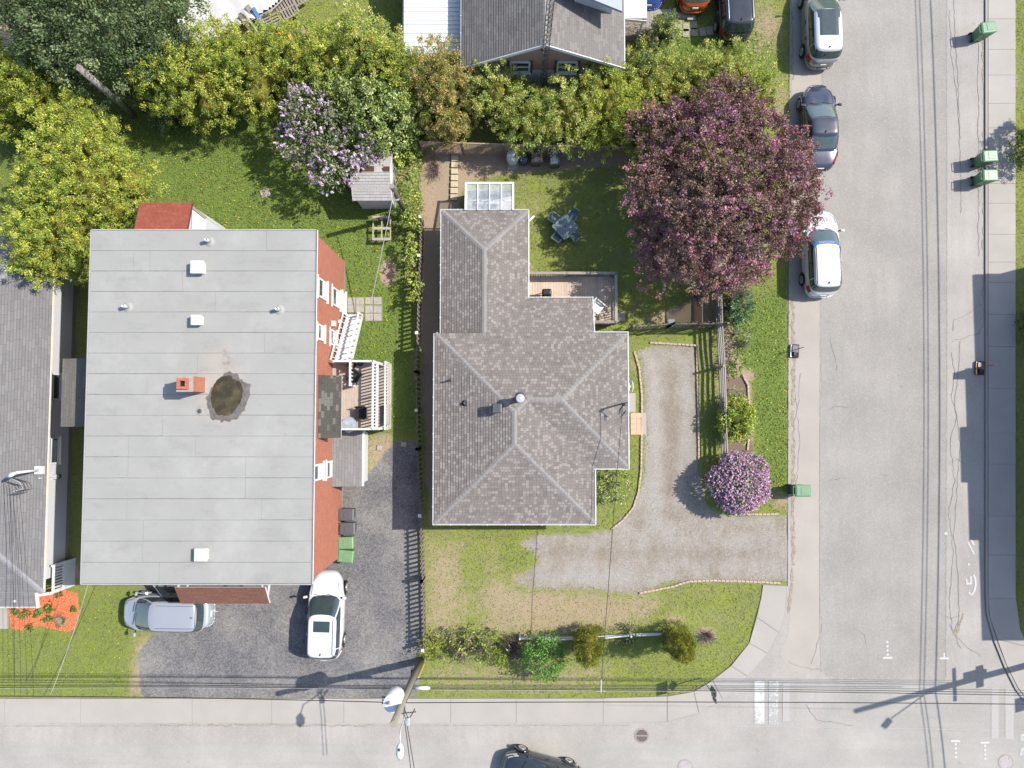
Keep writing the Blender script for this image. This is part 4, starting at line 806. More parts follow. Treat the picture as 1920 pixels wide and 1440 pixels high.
# its side steps with white balustrade
sx = P(113,1080,.9).x; y0, y1 = P(0,1103,.9).y, P(0,1054,.9).y
pr = thing('porch_railing', (sx,(y0+y1)/2,0), 'white slatted porch railing at the corner of the white bungalow', 'railing')
xr = nwx+.35; obj('rail', MB().bar((xr,y0,1.75),(xr,y1,1.75),.12,.06), M['white'], pr); obj('rail', MB().bar((xr,y0,.95),(xr,y1,.95),.1,.07), M['white'], pr)
for i in range(9): y = y0+(y1-y0)*(i+.5)/9; obj('baluster', MB().bar((xr,y,.98),(xr,y,1.72),.05,.07), M['white'], pr)
for y in (y0, y1): obj('post', MB().bar((xr,y,.0),(xr,y,1.9),.11,.11), M['white'], pr)
obj('rail', MB().bar((xr,y0-.02,1.75),(xr-1.5,y0-.28,1.75),.14,.07), M['white'], pr); obj('skirt', MB().box(xr-.02,y0,.0,xr+.03,y1,.9), M['siding'], pr); obj('landing', MB().box(nwx+.01,y0,.8,xr-.03,y1,.9), M['deck_x'], pr); obj('post', MB().bar((xr-1.5,y0-.28,0),(xr-1.5,y0-.28,2.4),.11,.11), M['white'], pr)

# ------------------------------------------------------------------ house to the north
ZH = 3.4; HX0, HX1 = P(867,125,ZH).x, P(1169,125,ZH).x; HY = P(0,127,ZH).y; HYn = HY+9; hx = (HX0+HX1)/2; zh = ZH+(HX1-HX0)/2*.55
nh = thing('gable_house', (hx,HY+4,0), 'mauve and white sided house with slate grey gable roof behind the hedge', 'house')
hr = obj('roof', MB().add([(HX0,HY,ZH-.01),(hx,HY,zh-.01),(HX1,HY,ZH-.01),(HX0,HYn,ZH-.01),(hx,HYn,zh-.01),(HX1,HYn,ZH-.01),(HX0,HY,ZH-.16),(hx,HY,zh-.16),(HX1,HY,ZH-.16),(HX0,HYn,ZH-.16),(hx,HYn,zh-.16),(HX1,HYn,ZH-.16)],
    [(6,7,10,9),(7,8,11,10),(0,1,7,6),(1,2,8,7),(0,6,9,3),(2,5,11,8),(0,3,4,1),(1,4,5,2)]), M['soffit'], nh)
obj('shingle_slope', courses(MB(), [(HX0,HY,ZH),(HX0,HYn,ZH),(hx,HYn,zh),(hx,HY,zh)], (0,1,0)), M['sh_north'], hr); obj('shingle_slope', courses(MB(), [(HX1,HY,ZH),(HX1,HYn,ZH),(hx,HYn,zh),(hx,HY,zh)], (0,1,0)), M['sh_north'], hr)
obj('ridge_cap', cap(MB(), (hx,HY,zh), (hx,HYn,zh), .55, .12), M['sh_cap'], hr)
for a, b in (((HX0-.03,HY-.03,ZH-.06),(hx,HY-.03,zh-.06)),((HX1+.03,HY-.03,ZH-.06),(hx,HY-.03,zh-.06))): obj('rake_board', MB().bar(a,b,.04,.18), M['white_metal'], nh)
gutter_run((HX0,HY,ZH-.03),(HX0,HYn,ZH-.03),(-1,0,0), nh); gutter_run((HX1,HY,ZH-.03),(HX1,HYn,ZH-.03),(1,0,0), nh)
wy = HY+.3; zs = 2.55
obj('wall', MB().box(HX0+.35,wy,.0,HX1-.35,HYn-.3,zs), M['siding'], nh)
gz = lambda x: ZH-.15+(1-abs(x-hx)/((HX1-HX0)/2))*(zh-ZH)
gm = MB(); xa, xb = HX0+.35, HX1-.35; pts = [(xa,zs+.002),(xb,zs+.002),(xb,gz(xb)),(hx,gz(hx)),(xa,gz(xa))]; n5 = len(pts)
gm.add([(x,wy+.01,z) for x,z in pts]+[(x,HYn-.31,z) for x,z in pts], [tuple(range(5)), (9,8,7,6,5)]+[(i,i+5,(i+1)%5+5,(i+1)%5) for i in range(5)]); obj('gable_wall', gm, M['siding_pink'], nh)
for px in (975, 1063): 
    wc = (P(px,112,3.0).x, wy, 3.05-.1); wd = window_at(nh, wc, .95, 1.0, (0,-1,0), frame='white', d=.08); tm = MB()
    for sg in (-1,1): tm.bar((wc[0]+sg*.58,wy-.03,wc[2]-.6),(wc[0]+sg*.58,wy-.03,wc[2]+.6),.1,.05,up=(0,1,0))
    tm.bar((wc[0]-.63,wy-.03,wc[2]-.6),(wc[0]+.63,wy-.03,wc[2]-.6),.05,.1); obj('trim', tm, M['dark_metal'], wd)
# upper cross roof at the frame's top
zu = 5.3; u0, u1 = P(1064,-14,zu+.5), P(1166,22,zu-.15); top = [Vector((u0.x,u0.y,zu+.75)),Vector((u1.x,u1.y,zu-.1)),Vector((u1.x,u1.y+5,zu-.1)),Vector((u0.x,u1.y+5,zu+.75))]
cr = MB(); cr.poly(top); cr.poly([q-Vector((0,0,.16)) for q in top][::-1])
for i in range(4): cr.poly([top[i]-Vector((0,0,.16)), top[(i+1)%4]-Vector((0,0,.16)), top[(i+1)%4], top[i]])
obj('dormer_roof', cr, plain('blue_grey_metal', (.26,.30,.36), .5, .08), nh); obj('dormer_wall', MB().box(u0.x+.4,u1.y+.7,ZH+.3,u1.x-.3,u1.y+4.8,zu-.15), M['siding'], nh)
# ribbed metal roof of the carport on its west side
zc = 2.55; cx0, cx1 = P(757,60,zc).x, HX0-.16; cy0 = P(0,103,zc).y; cp = thing('metal_roof_annex', ((cx0+cx1)/2,cy0+3,0), 'annex with white ribbed metal roof beside the slate gable house', 'annex')
tm = NT('white_ribbed_metal'); tm.col(tm.mix(tm.smooth(tm.noise(2.2,5,rough=.7),.68,.74),(.5,.52,.51),(.08,.08,.09))).rough(.4); M['ribmetal'] = tm.m
y = cy0; i = 0
while y < cy0+8: obj('metal_sheet', MB().box(cx0,y,zc-.03,cx1,y+.217,zc+.004*(i%2)), M['ribmetal'], cp); obj('rib', MB().box(cx0,y+.205,zc,cx1,y+.23,zc+.035), M['ribmetal'], cp); y += .23; i += 1
obj('fascia', MB().box(cx0,cy0-.04,zc-.16,cx1,cy0-.003,zc+.005), M['deck_x'], cp); obj('wall', MB().box(cx0+.15,cy0+.12,0,cx1,cy0+7.5,zc-.04), plain('brown_board',(.22,.17,.14),.7), cp); obj('edge_trim', MB().bar((cx0-.03,cy0,zc-.03),(cx0-.03,cy0+8,zc-.03),.06,.12), M['blue_bin'], cp)
# lattice antenna tower in front of the gable
tb = P(1012,172,0); tx, ty = hx+.05, wy-.45; tw = thing('antenna_tower', (tx,ty,0), 'slender dark steel lattice antenna tower before the gable end of the mauve house', 'tower')
legs = [(tx+.17*math.cos(q), ty+.17*math.sin(q)) for q in (R(90),R(210),R(330))]; TH_ = 9.5
for x, y in legs: obj('leg', MB().tube([(x,y,0),(x,y,TH_)],.02,6), M['dark_metal'], tw)
for k in range(int(TH_/.4)):
    z = k*.4; lc = MB()
    for i in range(3): a, b = legs[i], legs[(i+1)%3]; lc.tube([(*a,z),(*b,z+.4)],.01,5); lc.tube([(*a,z+.4),(*b,z+.4)],.01,5)
    obj('brace', lc, M['dark_metal'], tw)
obj('bracket', MB().bar((tx-.3,wy,4.9),(tx,ty,4.9),.04,.04).bar((tx+.3,wy,4.9),(tx,ty,4.9),.04,.04), M['dark_metal'], tw)
# white awning and plank porch on its east side
za = 2.6; a0, a1 = HX1+.14, P(1213,20,za).x; ay = P(0,34,za).y
aw = thing('awning', ((a0+a1)/2,ay+2,0), 'white flat awning on the east side of the slate gable house', 'awning'); obj('cover', MB().box(a0,ay,za-.06,a1,ay+6,za), M['white_metal'], aw, bevel=.02); obj('valance', MB().bar((a0,ay-.02,za-.1),(a1,ay-.12,za-.14),.03,.2), M['cream'], aw)
for x in (a0+.1,a1-.1): obj('post', MB().bar((x,ay+.2,0),(x,ay+.2,za-.06),.08,.08), M['white'], aw)
q0, q1 = P(1172,64,.7), P(1228,18,.7); pc = thing('plank_porch', (q0.x+.7,q0.y+.6,0), 'weathered grey plank porch heaped with branches beside the slate gable house', 'porch'); y = q0.y
while y < q1.y+2: obj('plank', MB().box(HX1-.3,y,.62,P(1211,40,.7).x,y+.13,.66+rnd.uniform(0,.006)), M['deck_x'], pc); y += .14
for i in range(3): x = P(1213,40,.7).x+.02+i*.2; obj('plank', MB().box(x,q0.y+.4,.35,x+.19,q1.y+.6,.39), M['fence_grey'], pc)
obj('skirt', MB().box(HX1-.3,q0.y-.03,.0,P(1211,40,.7).x,q0.y-.003,.6), M['deck_x'], pc)
tws = MB(); rr = random.Random(5)
for i in range(60):
    a = P(rr.uniform(1173,1212),rr.uniform(42,62),.75); d = Vector((rr.uniform(-.6,.6),rr.uniform(-.25,.25),rr.uniform(0,.25))); tws.tube([a,a+d*.5+Vector((0,0,rr.uniform(0,.1))),a+d],[.012,.01,.006],4,False)
bp_ = obj('branch_pile', tws, M['wood_pale']); tag(bp_, 'heap of pale cut branches lying on the grey plank porch', 'branches')

# ------------------------------------------------------------------ white garden shed
zs_, zr_ = 1.9, 2.55; sx0, sx1 = P(662,340,zs_).x, P(735,340,zs_).x; sy0, sy1 = P(0,376,zs_).y, P(0,287,zs_).y; sym = (sy0+sy1)/2
sh = thing('garden_shed', ((sx0+sx1)/2,sym,0), 'white garden shed with pale shingled gable roof under the lilac', 'shed')
wl = MB(); xa, xb, ya, yb = sx0+.12, sx1-.1, sy0+.12, sy1-.12
wl.add([(xa,ya,0),(xa,yb,0),(xa,yb,zs_-.06),(xa,sym,zr_-.12),(xa,ya,zs_-.06),(xb,ya,0),(xb,yb,0),(xb,yb,zs_-.06),(xb,sym,zr_-.12),(xb,ya,zs_-.06)], [(0,4,3,2,1),(5,6,7,8,9),(0,5,9,4),(1,2,7,6)]); obj('wall', wl, M['siding'], sh)
rb = MB()
for q in ([(sx0,sy0,zs_),(sx1,sy0,zs_),(sx1,sym,zr_),(sx0,sym,zr_)],[(sx0,sy1,zs_),(sx1,sy1,zs_),(sx1,sym,zr_),(sx0,sym,zr_)]):
    obj('shingle_slope', courses(MB(), q, (1,0,0), .16), M['sh_shed'], sh); rb.poly([Vector(v)-Vector((0,0,.01)) for v in q]); rb.poly([Vector(v)-Vector((0,0,.09)) for v in q])
obj('roof_deck', rb, M['white'], sh)
for x in (sx0,sx1):
    for yy in (sy0,sy1): obj('rake_board', MB().bar((x,yy,zs_-.05),(x,sym,zr_-.05),.035,.11), M['white'], sh)
rp = MB().bar((sx0+.1,sym+.18,zr_-.02),(sx0+1.2,sym+.18,zr_-.02),.3,.03); obj('patch', rp, M['sh_brown'], sh); obj('patch', MB().bar((sx1-.35,sym+.16,zr_-.02),(sx1-.02,sym+.16,zr_-.02),.3,.03), M['sh_brown'], sh)
dr = obj('door', MB().box(xb+.002,sym-.45,.1,xb+.04,sym+.45,1.75), M['white'], sh); obj('hinge', MB().box(xb+.042,sym-.44,1.4,xb+.055,sym-.2,1.46), M['dark_metal'], dr)

# ------------------------------------------------------------------ building across the street whose shadow falls on it
def shadow_base(px, py, h):
    p = P(px, py); k = h/math.tan(SUN_EL); return Vector((p.x+k*math.sin(SUN_AZ), p.y+k*math.cos(SUN_AZ), h))
hB = 6.4; nw, sw = shadow_base(1819,516,hB), shadow_base(1832,1201,hB)
ob = thing('corner_building', (nw.x+5,(nw.y+sw.y)/2,0), 'flat roofed pale brick building across the street that shades the pavement', 'building'); uvb = uvbox(MB(), nw.x+.55, sw.y+.3, 0, nw.x+11, nw.y-.2, hB-.1); obj('brick_wall', uvb, M['brick'], ob)
for (ya, yb, xo_) in ((516,692,1822),(692,802,1808),(802,905,1798),(905,1013,1813),(1013,1201,1834)):
    a, b = shadow_base(xo_,ya,hB), shadow_base(xo_,yb,hB); obj('roof', MB().box(a.x,b.y,hB-.2,nw.x+11.2,a.y,hB), M['membrane'], ob)
    window_at(ob, (nw.x+.55,(a.y+b.y)/2,4.6), 1.4, 1.3, (-1,0,0)); window_at(ob, (nw.x+.55,(a.y+b.y)/2,1.8), 1.4, 1.3, (-1,0,0))
a = shadow_base(1786,703,hB+.8); obj('roof_vent', MB().box(a.x,a.y-.25,hB,a.x+.6,a.y+.1,hB+.8), M['galv'], ob)
# ------------------------------------------------------------------ vehicles
def sgnp(v, e): return math.copysign(abs(v)**e, v)
def car(name, label, L, W, Hh, body, kind='suv', hood=1.15, group=None, glass='carglass', roofmat=None, rails=None, sunroof=None, pano=False, mirrors=None, wheel_r=.33, rear_len=None, tail='red_lens', ws_mat=None):
    """a car, front towards +x, wheels on z = 0.  Body and cabin are closed lofts; panes, lamps, wheels are parts"""
    root = thing(name, (0,0,0), label, 'car', group); a = L/2; b = W/2
    beltz = {'suv': 1.08, 'van': 1.12, 'sedan': .92, 'wagon': 1.02}[kind]; hoodz = {'suv': 1.0, 'van': .98, 'sedan': .80, 'wagon': .92}[kind]
    deck = rear_len if rear_len is not None else {'suv': .12, 'van': .12, 'sedan': .75, 'wagon': .12}[kind]
    ws = {'suv': .92, 'van': 1.0, 'sedan': .95, 'wagon': .9}[kind]; rw = {'suv': .26, 'van': .3, 'sedan': .8, 'wagon': .34}[kind]
    xf = a-hood; xr = -a+deck
    def prof(x):
        if x > xf: f = (x-xf)/(a-xf); return beltz + (hoodz-beltz)*min(1, f*1.3) - .20*max(0, f-.62)**1.5/.23
        if x < xr: f = (xr-x)/max(.05, a+xr); return beltz - .10*f - (.0 if kind != 'sedan' else .02)
        return beltz
    N = 72
    def ring(t, s, inx=0):
        c, sn = math.cos(t), math.sin(t); e = 2/(3.4 if c > 0 else 4.6)
        # slight coke-bottle taper to nose and tail
        x = (a*s-inx)*sgnp(c, e); y = b*s*sgnp(sn, e); y *= 1 - .07*max(0, abs(x)/a-.55)/.45
        return x, y
    mb = MB(); vs = []
    levels = [(.90,.20,0),(.965,.27,0),(1.0,.46,0),(1.0,.62,0),(.985,None,-.10),(.955,None,-.035),(.90,None,-.005),(.6,None,.012),(.3,None,.018)]
    for s, z, dz in levels:
        for i in range(N):
            x, y = ring(2*math.pi*i/N, s)
            if s == .985: x, y = ring(2*math.pi*i/N, .985)
            vs.append((x, y, z if z is not None else prof(x)+dz))
    vs.append((0,0,beltz)); fs = []
    for k in range(len(levels)-1):
        for i in range(N): fs.append((k*N+i, k*N+(i+1)%N, (k+1)*N+(i+1)%N, (k+1)*N+i))
    k = len(levels)-1
    for i in range(N): fs.append((k*N+i, k*N+(i+1)%N, len(vs)-1))
    fs.append(tuple(range(N))[::-1]); mb.add(vs, fs); body_o = obj('body', mb, body, root, True, True)
    # hood shut lines
    hl = MB()
    for sg in (-1,1): hl.bar((xf-.02,sg*b*.80,prof(xf)+.012),(a-.42,sg*b*.70,prof(a-.42)+.016),.012,.006)
    obj('shut_line', hl, M['black'], body_o, local=True)
    obj('plate', MB().box(-a-.008,-.16,.72,-a+.03,.16,.84) if kind != 'sedan' else MB().box(-a-.008,-.16,.6,-a+.03,.16,.72), M['white'], body_o, local=True)
    bm = MB()
    for i in range(13):
        t0 = R(180-52+8*i*1.0); t1 = R(180-52+8*(i+1)); p0_, p1_ = ring(t0,1.012), ring(t1,1.012); bm.bar((*p0_,.45),(*p1_,.45),.05,.16)
    obj('bumper', bm, body if kind != 'van' else body, body_o, True, True)
    # cabin: belt ring to roof ring
    cab_b, cab_t = b*.93, b*.76; zt = Hh-.05
    xs0, xs1 = xf+.02, xf-ws; xr0, xr1 = xr-.02 if kind != 'sedan' else xr+.05, xr+rw
    def G(t, v, off=0):
        """v 0 at the belt, 1 at the roof edge"""
        c, sn = math.cos(t), math.sin(t); e = 2/7.0; bow = 1
        x0, x1_ = (xs0, xr0), (xs1, xr1); f = lambda q: (q[0]+q[1])/2 + (q[0]-q[1])/2*sgnp(c, e)
        vv = v; x = f(x0)*(1-vv)+f(x1_)*vv; bulge = .04*math.sin(math.pi*vv)
        y = (cab_b*(1-vv)+cab_t*vv+bulge)*sgnp(sn, e)
        if c > 0: x -= .13*(abs(sgnp(sn, e))**2)*(1-.3*vv)
        else: x += .06*(abs(sgnp(sn, e))**2)
        z = beltz-.03 + (zt-beltz+.03)*vv
        d = Vector((c, sn, .45)).normalized()*off; return Vector((x,y,z))+d
    gm = MB(); vs = []; K = 4; N2 = 64
    tt = [2*math.pi*i/N2 for i in range(N2)]
    for k in range(K+1):
        for t_ in tt: vs.append(G(t_, k/K))
    cen = sum((Vector(v) for v in vs[-N2:]), Vector())/N2
    for s, dz in ((.93,.028),(.75,.043),(.4,.05)):
        for t_ in tt: p_ = G(t_,1); vs.append(Vector((cen.x+(p_.x-cen.x)*s, p_.y*s, zt+dz)))
    vs.append((cen.x,0,zt+.052)); fs = []; nk = K+1+3
    for k in range(nk-1):
        for i in range(N2): fs.append((k*N2+i, k*N2+(i+1)%N2, (k+1)*N2+(i+1)%N2, (k+1)*N2+i))
    for i in range(N2): fs.append(((nk-1)*N2+i, (nk-1)*N2+(i+1)%N2, len(vs)-1))
    obj('cabin', gm.add(vs, fs), roofmat or body, root, True, True)
    def pane(nm, ts, v0, v1, mat, off=.012, m=5):
        g = MB(); vv = []
        for j in range(m+1):
            for t_ in ts: vv.append(G(t_, v0+(v1-v0)*j/m, off))
        n = len(ts); ff = [(j*n+i, j*n+i+1, (j+1)*n+i+1, (j+1)*n+i) for j in range(m) for i in range(n-1)]
        return obj(nm, g.add(vv, ff), mat, root, True, True)
    def th_front(y):  # angle at which the ring's cross position is y (fraction of half width)
        return math.asin(max(-1,min(1,sgnp(y,3.5))))
    def th_side(x): return math.acos(max(-1,min(1,sgnp(x,3.5))))
    wsp = pane('windshield', [th_front(y/10) for y in range(-9,10)], .05, .97, M[ws_mat or glass])
    rear = pane('rear_window', [math.pi-th_front(y/10) for y in range(-9,10)], .22, .90, M[glass])
    for sg in (1,-1):
        for x0, x1_ in ((.05,.86),(-.62,-.01)) if kind != 'sedan' else ((.05,.86),(-.78,-.01)):
            ts = [sg*th_side(x0+(x1_-x0)*i/8) for i in range(9)]; pane('side_window', ts, .16, .86, M['win_dark'])
        if kind != 'sedan': pane('side_window', [sg*th_side(-.66-.24*i/5) for i in range(6)], .2, .82, M['win_dark'])
        x, y = xf-.12, sg*(b+.10); mm = MB().obox((x,y,beltz+.08), (.12,.2,.13), R(12*sg)); obj('mirror', mm, M[mirrors] if mirrors else body, root, local=True, bevel=.03); obj('mirror_arm', MB().bar((x,sg*(b*.88),beltz+.02),(x,sg*(b+.02),beltz+.05),.06,.04), M['black'], root, local=True)
        # lamps
        hm = MB(); tl = MB()
        for i in range(5):
            t0, t1 = R(20+7*i), R(27+7*i)
            for (m_, q0, q1, z0, z1, s_) in ((hm, sg*t0, sg*t1, None, None, .972),):
                x0, y0 = ring(q0, s_+.022); x1_, y1_ = ring(q1, s_+.022); xi0, yi0 = ring(q0, s_-.055); xi1, yi1 = ring(q1, s_-.055)
                m_.poly([(x0,y0,prof(x0)-.10),(x1_,y1_,prof(x1_)-.10),(xi1,yi1,prof(xi1)+.012),(xi0,yi0,prof(xi0)+.012)][::sg])
        obj('headlight', hm, M['clear_lens'], root, True, True)
        for i in range(4):
            t0, t1 = math.pi-R(38+5*i), math.pi-R(38+5*(i+1)); x0, y0 = ring(sg*t0,1.006); x1_, y1_ = ring(sg*t1,1.006); xi0, yi0 = ring(sg*t0,.945); xi1, yi1 = ring(sg*t1,.945)
            tl.poly([(x0,y0,.62),(x1_,y1_,.62),(x1_,y1_,prof(x1_)-.06),(x0,y0,prof(x0)-.06)]); tl.poly([(x0,y0,prof(x0)-.06),(x1_,y1_,prof(x1_)-.06),(xi1,yi1,prof(xi1)+.006),(xi0,yi0,prof(xi0)+.006)])
        obj('tail_light', tl, M[tail], root, False, True)
        for x in (a*.60, -a*.58):
            wl = MB(); yy = sg*(b-.10); wl.lathe((x,yy-sg*.12,wheel_r), [(wheel_r*.6,0),(wheel_r*.96,.0),(wheel_r,.04),(wheel_r,.2),(wheel_r*.94,.245),(wheel_r*.66,.245)], 24, axis=(0,sg,0)); w_ = obj('wheel', wl, M['rubber'], root, True, True)
            rm = MB().lathe((x,yy+sg*.126,wheel_r), [(wheel_r*.64,0),(wheel_r*.62,.012),(wheel_r*.3,.0)], 20, axis=(0,sg,0))
            obj('rim', rm, M['rim'], w_, False, True)
            am = MB(); 
            for i in range(9):
                q0, q1 = R(10+18*i*160/162), R(10+18*(i+1)*160/162); am.bar((x+math.cos(q0)*wheel_r*1.16,sg*(b+.012),wheel_r+math.sin(q0)*wheel_r*1.16),(x+math.cos(q1)*wheel_r*1.16,sg*(b+.012),wheel_r+math.sin(q1)*wheel_r*1.16),.05,.06)
            obj('wheel_arch', am, M['black'] if kind in ('suv',) else body, root, False, True)
        dl = MB(); dl.bar((xf-.25,sg*(b+.003),beltz-.12),(xf-.25,sg*(b+.003),.4),.012,.012); dl.bar((-.15,sg*(b+.003),beltz-.12),(-.15,sg*(b+.003),.4),.012,.012); obj('door_seam', dl, M['black'], root, local=True)
        for x in (.05,-.85): obj('door_handle', MB().bar((x,sg*(b+.02),beltz-.16),(x-.18,sg*(b+.02),beltz-.16),.035,.03), M['black'] if mirrors == 'black' else body, root, local=True)
        if rails: obj('roof_rail', MB().tube([(xs1-.15,sg*cab_t*.9,zt+.03),(xs1-.25,sg*cab_t*.9,zt+.085),(xr1+.25,sg*cab_t*.9,zt+.085),(xr1+.12,sg*cab_t*.9,zt+.03)],.022,8), M[rails], root, True, True)
    if sunroof: 
        x0 = xs1-.28; obj('sunroof', MB().box(x0-.55,-.42,zt+.02,x0,.42,zt+.056), M['carglass'], root, local=True, bevel=.015)
    if pano: obj('sunroof', MB().add([(xs1-.04,-cab_t*.84,zt+.034),(xs1-.04,cab_t*.84,zt+.034),(xs1-1.45,cab_t*.84,zt+.034),(xs1-1.45,-cab_t*.84,zt+.034),(xs1-.04,-cab_t*.5,zt+.056),(xs1-.04,cab_t*.5,zt+.056),(xs1-1.45,cab_t*.5,zt+.06),(xs1-1.45,-cab_t*.5,zt+.06)],[(4,7,6,5),(0,3,7,4),(1,5,6,2)]), M['carglass'], root, local=True)
    obj('antenna', MB().bar((xr1+.22,.0,zt+.04),(xr1+.12,.0,zt+.11),.03,.05), M['black'], root, local=True)
    wp = MB(); wp.bar((xs0+.0,.55,beltz+.03),(xs0-.12,-.05,beltz+.09),.018,.018); wp.bar((xs0+.02,-.1,beltz+.03),(xs0-.1,-.62,beltz+.08),.018,.018); obj('wiper', wp, M['black'], root, local=True)
    root['_g'] = 0; del root['_g']
    return root, G, th_front
def put(root, px, py, z, ang): p_ = P(px, py, z); root.location = (p_.x, p_.y, root.location.z); root.rotation_euler = (0,0,R(ang)); return root
white_car = paint('white_car_paint', (.60,.60,.60), .3); silver = paint('silver_car_paint', (.40,.42,.455), .32, .35); silver2 = paint('pewter_car_paint', (.30,.29,.285), .32, .45); grey_car = paint('slate_car_paint', (.045,.05,.075), .25, .4)
black_car = paint('black_car_paint', (.012,.014,.018), .15); orange_car = paint('orange_car_paint', (.42,.10,.02), .25, .2); blue_car = paint('blue_car_paint', (.06,.12,.42), .25, .3); navy = paint('charcoal_car_paint', (.035,.042,.055), .22, .4); silver_roof = paint('bright_silver_paint', (.52,.53,.55), .3, .25)
c, _, _ = car('sport_utility_vehicle', 'white sport utility vehicle with dark sunroof on the dark gravel driveway beside the brick wall', 4.55, 1.80, 1.62, white_car, 'suv', 1.15, rails='galv', sunroof=True); put(c, 611, 1154, .8, 88.5)
c, _, _ = car('minivan', 'silver minivan parked half under the red brown canopy', 4.62, 1.86, 1.68, silver, 'van', .78, rear_len=.18); put(c, 312, 1149, .85, 179)
fd = MB().obox((.35,-1.25,.95), (.9,.06,.62), R(-50)); obj('front_door', fd, silver, c, local=True, bevel=.03); obj('roof_line', MB().bar((.15,-.56,1.672),(-1.85,-.56,1.672),.02,.012).bar((.15,.56,1.672),(-1.85,.56,1.672),.02,.012).bar((-1.85,-.56,1.672),(-1.85,.56,1.672),.02,.012), M['dark_metal'], c, local=True)
obj('tow_ball', MB().bar((-2.3,0,.4),(-2.5,0,.42),.06,.06), M['galv'], c, local=True)
c, G, thf = car('estate_car', 'white estate car with blue windshield strip parked at the road edge under the purple tree', 4.6, 1.80, 1.6, white_car, 'suv', 1.1, rails='black', glass='carglass_g'); put(c, 1540, 474, .8, 91)
M['blue_strip'] = plain('blue_film', (.06,.16,.42), .3, .1); g = MB(); vv = []; ts = [thf(y/10) for y in range(-9,10)]
for j in range(3):
    for t_ in ts: vv.append(G(t_, .80+.16*j/2, .02))
sv = obj('windshield_strip', g.add(vv, [(j*19+i, j*19+i+1, (j+1)*19+i+1, (j+1)*19+i) for j in range(2) for i in range(18)]), M['blue_strip'], c, True, True)
lt = MB(); rr = random.Random(2)
for i in range(9):   # white lettering, too small in the photograph to be read
    y = .52-.12*i; v0, v1 = .825, .935
    q = [G(thf(y), v0, .028), G(thf(y-.06), v0, .028), G(thf(y-.06), v1, .028), G(thf(y), v1, .028)]
    lt.add([q[0], q[0].lerp(q[1],.4), q[3].lerp(q[2],.4), q[3]], [(0,1,2,3)]); k = i % 3
    a_, b_ = (q[0],q[1]) if k == 0 else (q[3],q[2]) if k == 1 else (q[0].lerp(q[3],.5), q[1].lerp(q[2],.5)); d_ = (q[3]-q[0])*.3*(1 if k != 1 else -1); lt.add([a_,b_,b_+d_,a_+d_], [(0,1,2,3)])
obj('lettering', lt, M['white'], sv, local=True)
c, _, _ = car('saloon_car', 'slate grey saloon car parked at the road edge between the pewter wagon and white estate', 4.62, 1.80, 1.45, grey_car, 'sedan', 1.15, glass='carglass_g', roofmat=paint('navy_roof_paint', (.03,.035,.05), .2, .2), mirrors='black'); put(c, 1537, 236, .75, 91)
c, _, _ = car('station_wagon', 'pewter wagon with large dark glass roof parked on the road by the gravel lane', 4.7, 1.86, 1.66, silver2, 'suv', 1.15, pano=True, glass='carglass', roofmat=silver_roof, mirrors='black', ws_mat='carglass_g'); put(c, 1541, 42, .8, 90.5)
c, _, _ = car('parked_suv', 'black sport utility vehicle parked on the grass beside the orange car', 4.7, 1.9, 1.72, black_car, 'suv', 1.15, rails='galv'); put(c, 1378, -9, .9, 92)
c, _, _ = car('hatchback', 'orange hatchback behind the low concrete slabs', 4.1, 1.74, 1.5, orange_car, 'wagon', 1.0, glass='carglass_g'); put(c, 1302, -51, .7, 90)
c, _, _ = car('compact_car', 'blue car tail beside the plank porch, next to the orange hatchback', 4.3, 1.78, 1.48, blue_car, 'wagon', 1.0); put(c, 1215, -60, .7, 90)
c, _, _ = car('compact_car', 'charcoal compact car driving on the street past the round storm drain', 4.25, 1.74, 1.46, navy, 'wagon', 1.05); put(c, 1016, 1452, .7, 165)

# ------------------------------------------------------------------ wheeled bins
def wheelie(label, body, lid, group, scale=1.0):
    """front of lid towards +x, handle and wheels towards -x"""
    r = thing('wheeled_bin', (0,0,0), label, 'bin', group); w1, l1, w0, l0, h = .31, .41, .24, .30, 1.0
    mb = MB().add([(-l0,-w0,.06),(l0,-w0,.06),(l0,w0,.06),(-l0,w0,.06),(-l1*.92,-w1*.94,h),(l1*.95,-w1*.94,h),(l1*.95,w1*.94,h),(-l1*.92,w1*.94,h)], [(3,2,1,0),(4,5,6,7),(0,1,5,4),(1,2,6,5),(2,3,7,6),(3,0,4,7)]); obj('body', mb, body, r, local=True, bevel=.03)
    ld = MB().add([(-l1,-w1,h+.005),(l1,-w1,h-.01),(l1,w1,h-.01),(-l1,w1,h+.005),(-l1,-w1,h+.04),(l1,-w1,h+.02),(l1,w1,h+.02),(-l1,w1,h+.04),(-l1*.8,-w1*.82,h+.075),(l1*.84,-w1*.82,h+.06),(l1*.84,w1*.82,h+.06),(-l1*.8,w1*.82,h+.075)],
        [(3,2,1,0),(0,1,5,4),(1,2,6,5),(2,3,7,6),(3,0,4,7),(4,5,9,8),(5,6,10,9),(6,7,11,10),(7,4,8,11),(8,9,10,11)]); l_ = obj('lid', ld, lid, r, local=True, bevel=.012)
    obj('lid_panel', MB().obox((.06,0,h+.072),(.36,.34,.02), 0, 0, R(1)), lid, l_, local=True, bevel=.01)
    for sg in (-1,1):
        obj('wheel', MB().lathe((-l0-.06,sg*.2,.1),[(.1,0),(.1,.05)],16,axis=(0,sg,0)), M['rubber'], r, local=True); obj('bracket', MB().bar((-l1*.9,sg*.2,h-.04),(-l1-.09,sg*.2,h+.02),.04,.05), body, r, local=True)
    obj('handle', MB().tube([(-l1-.1,-.24,h+.03),(-l1-.1,.24,h+.03)],.018,8), body, r, local=True); obj('axle', MB().tube([(-l0-.06,-.2,.1),(-l0-.06,.2,.1)],.02,6), M['dark_metal'], r, local=True)
    return r
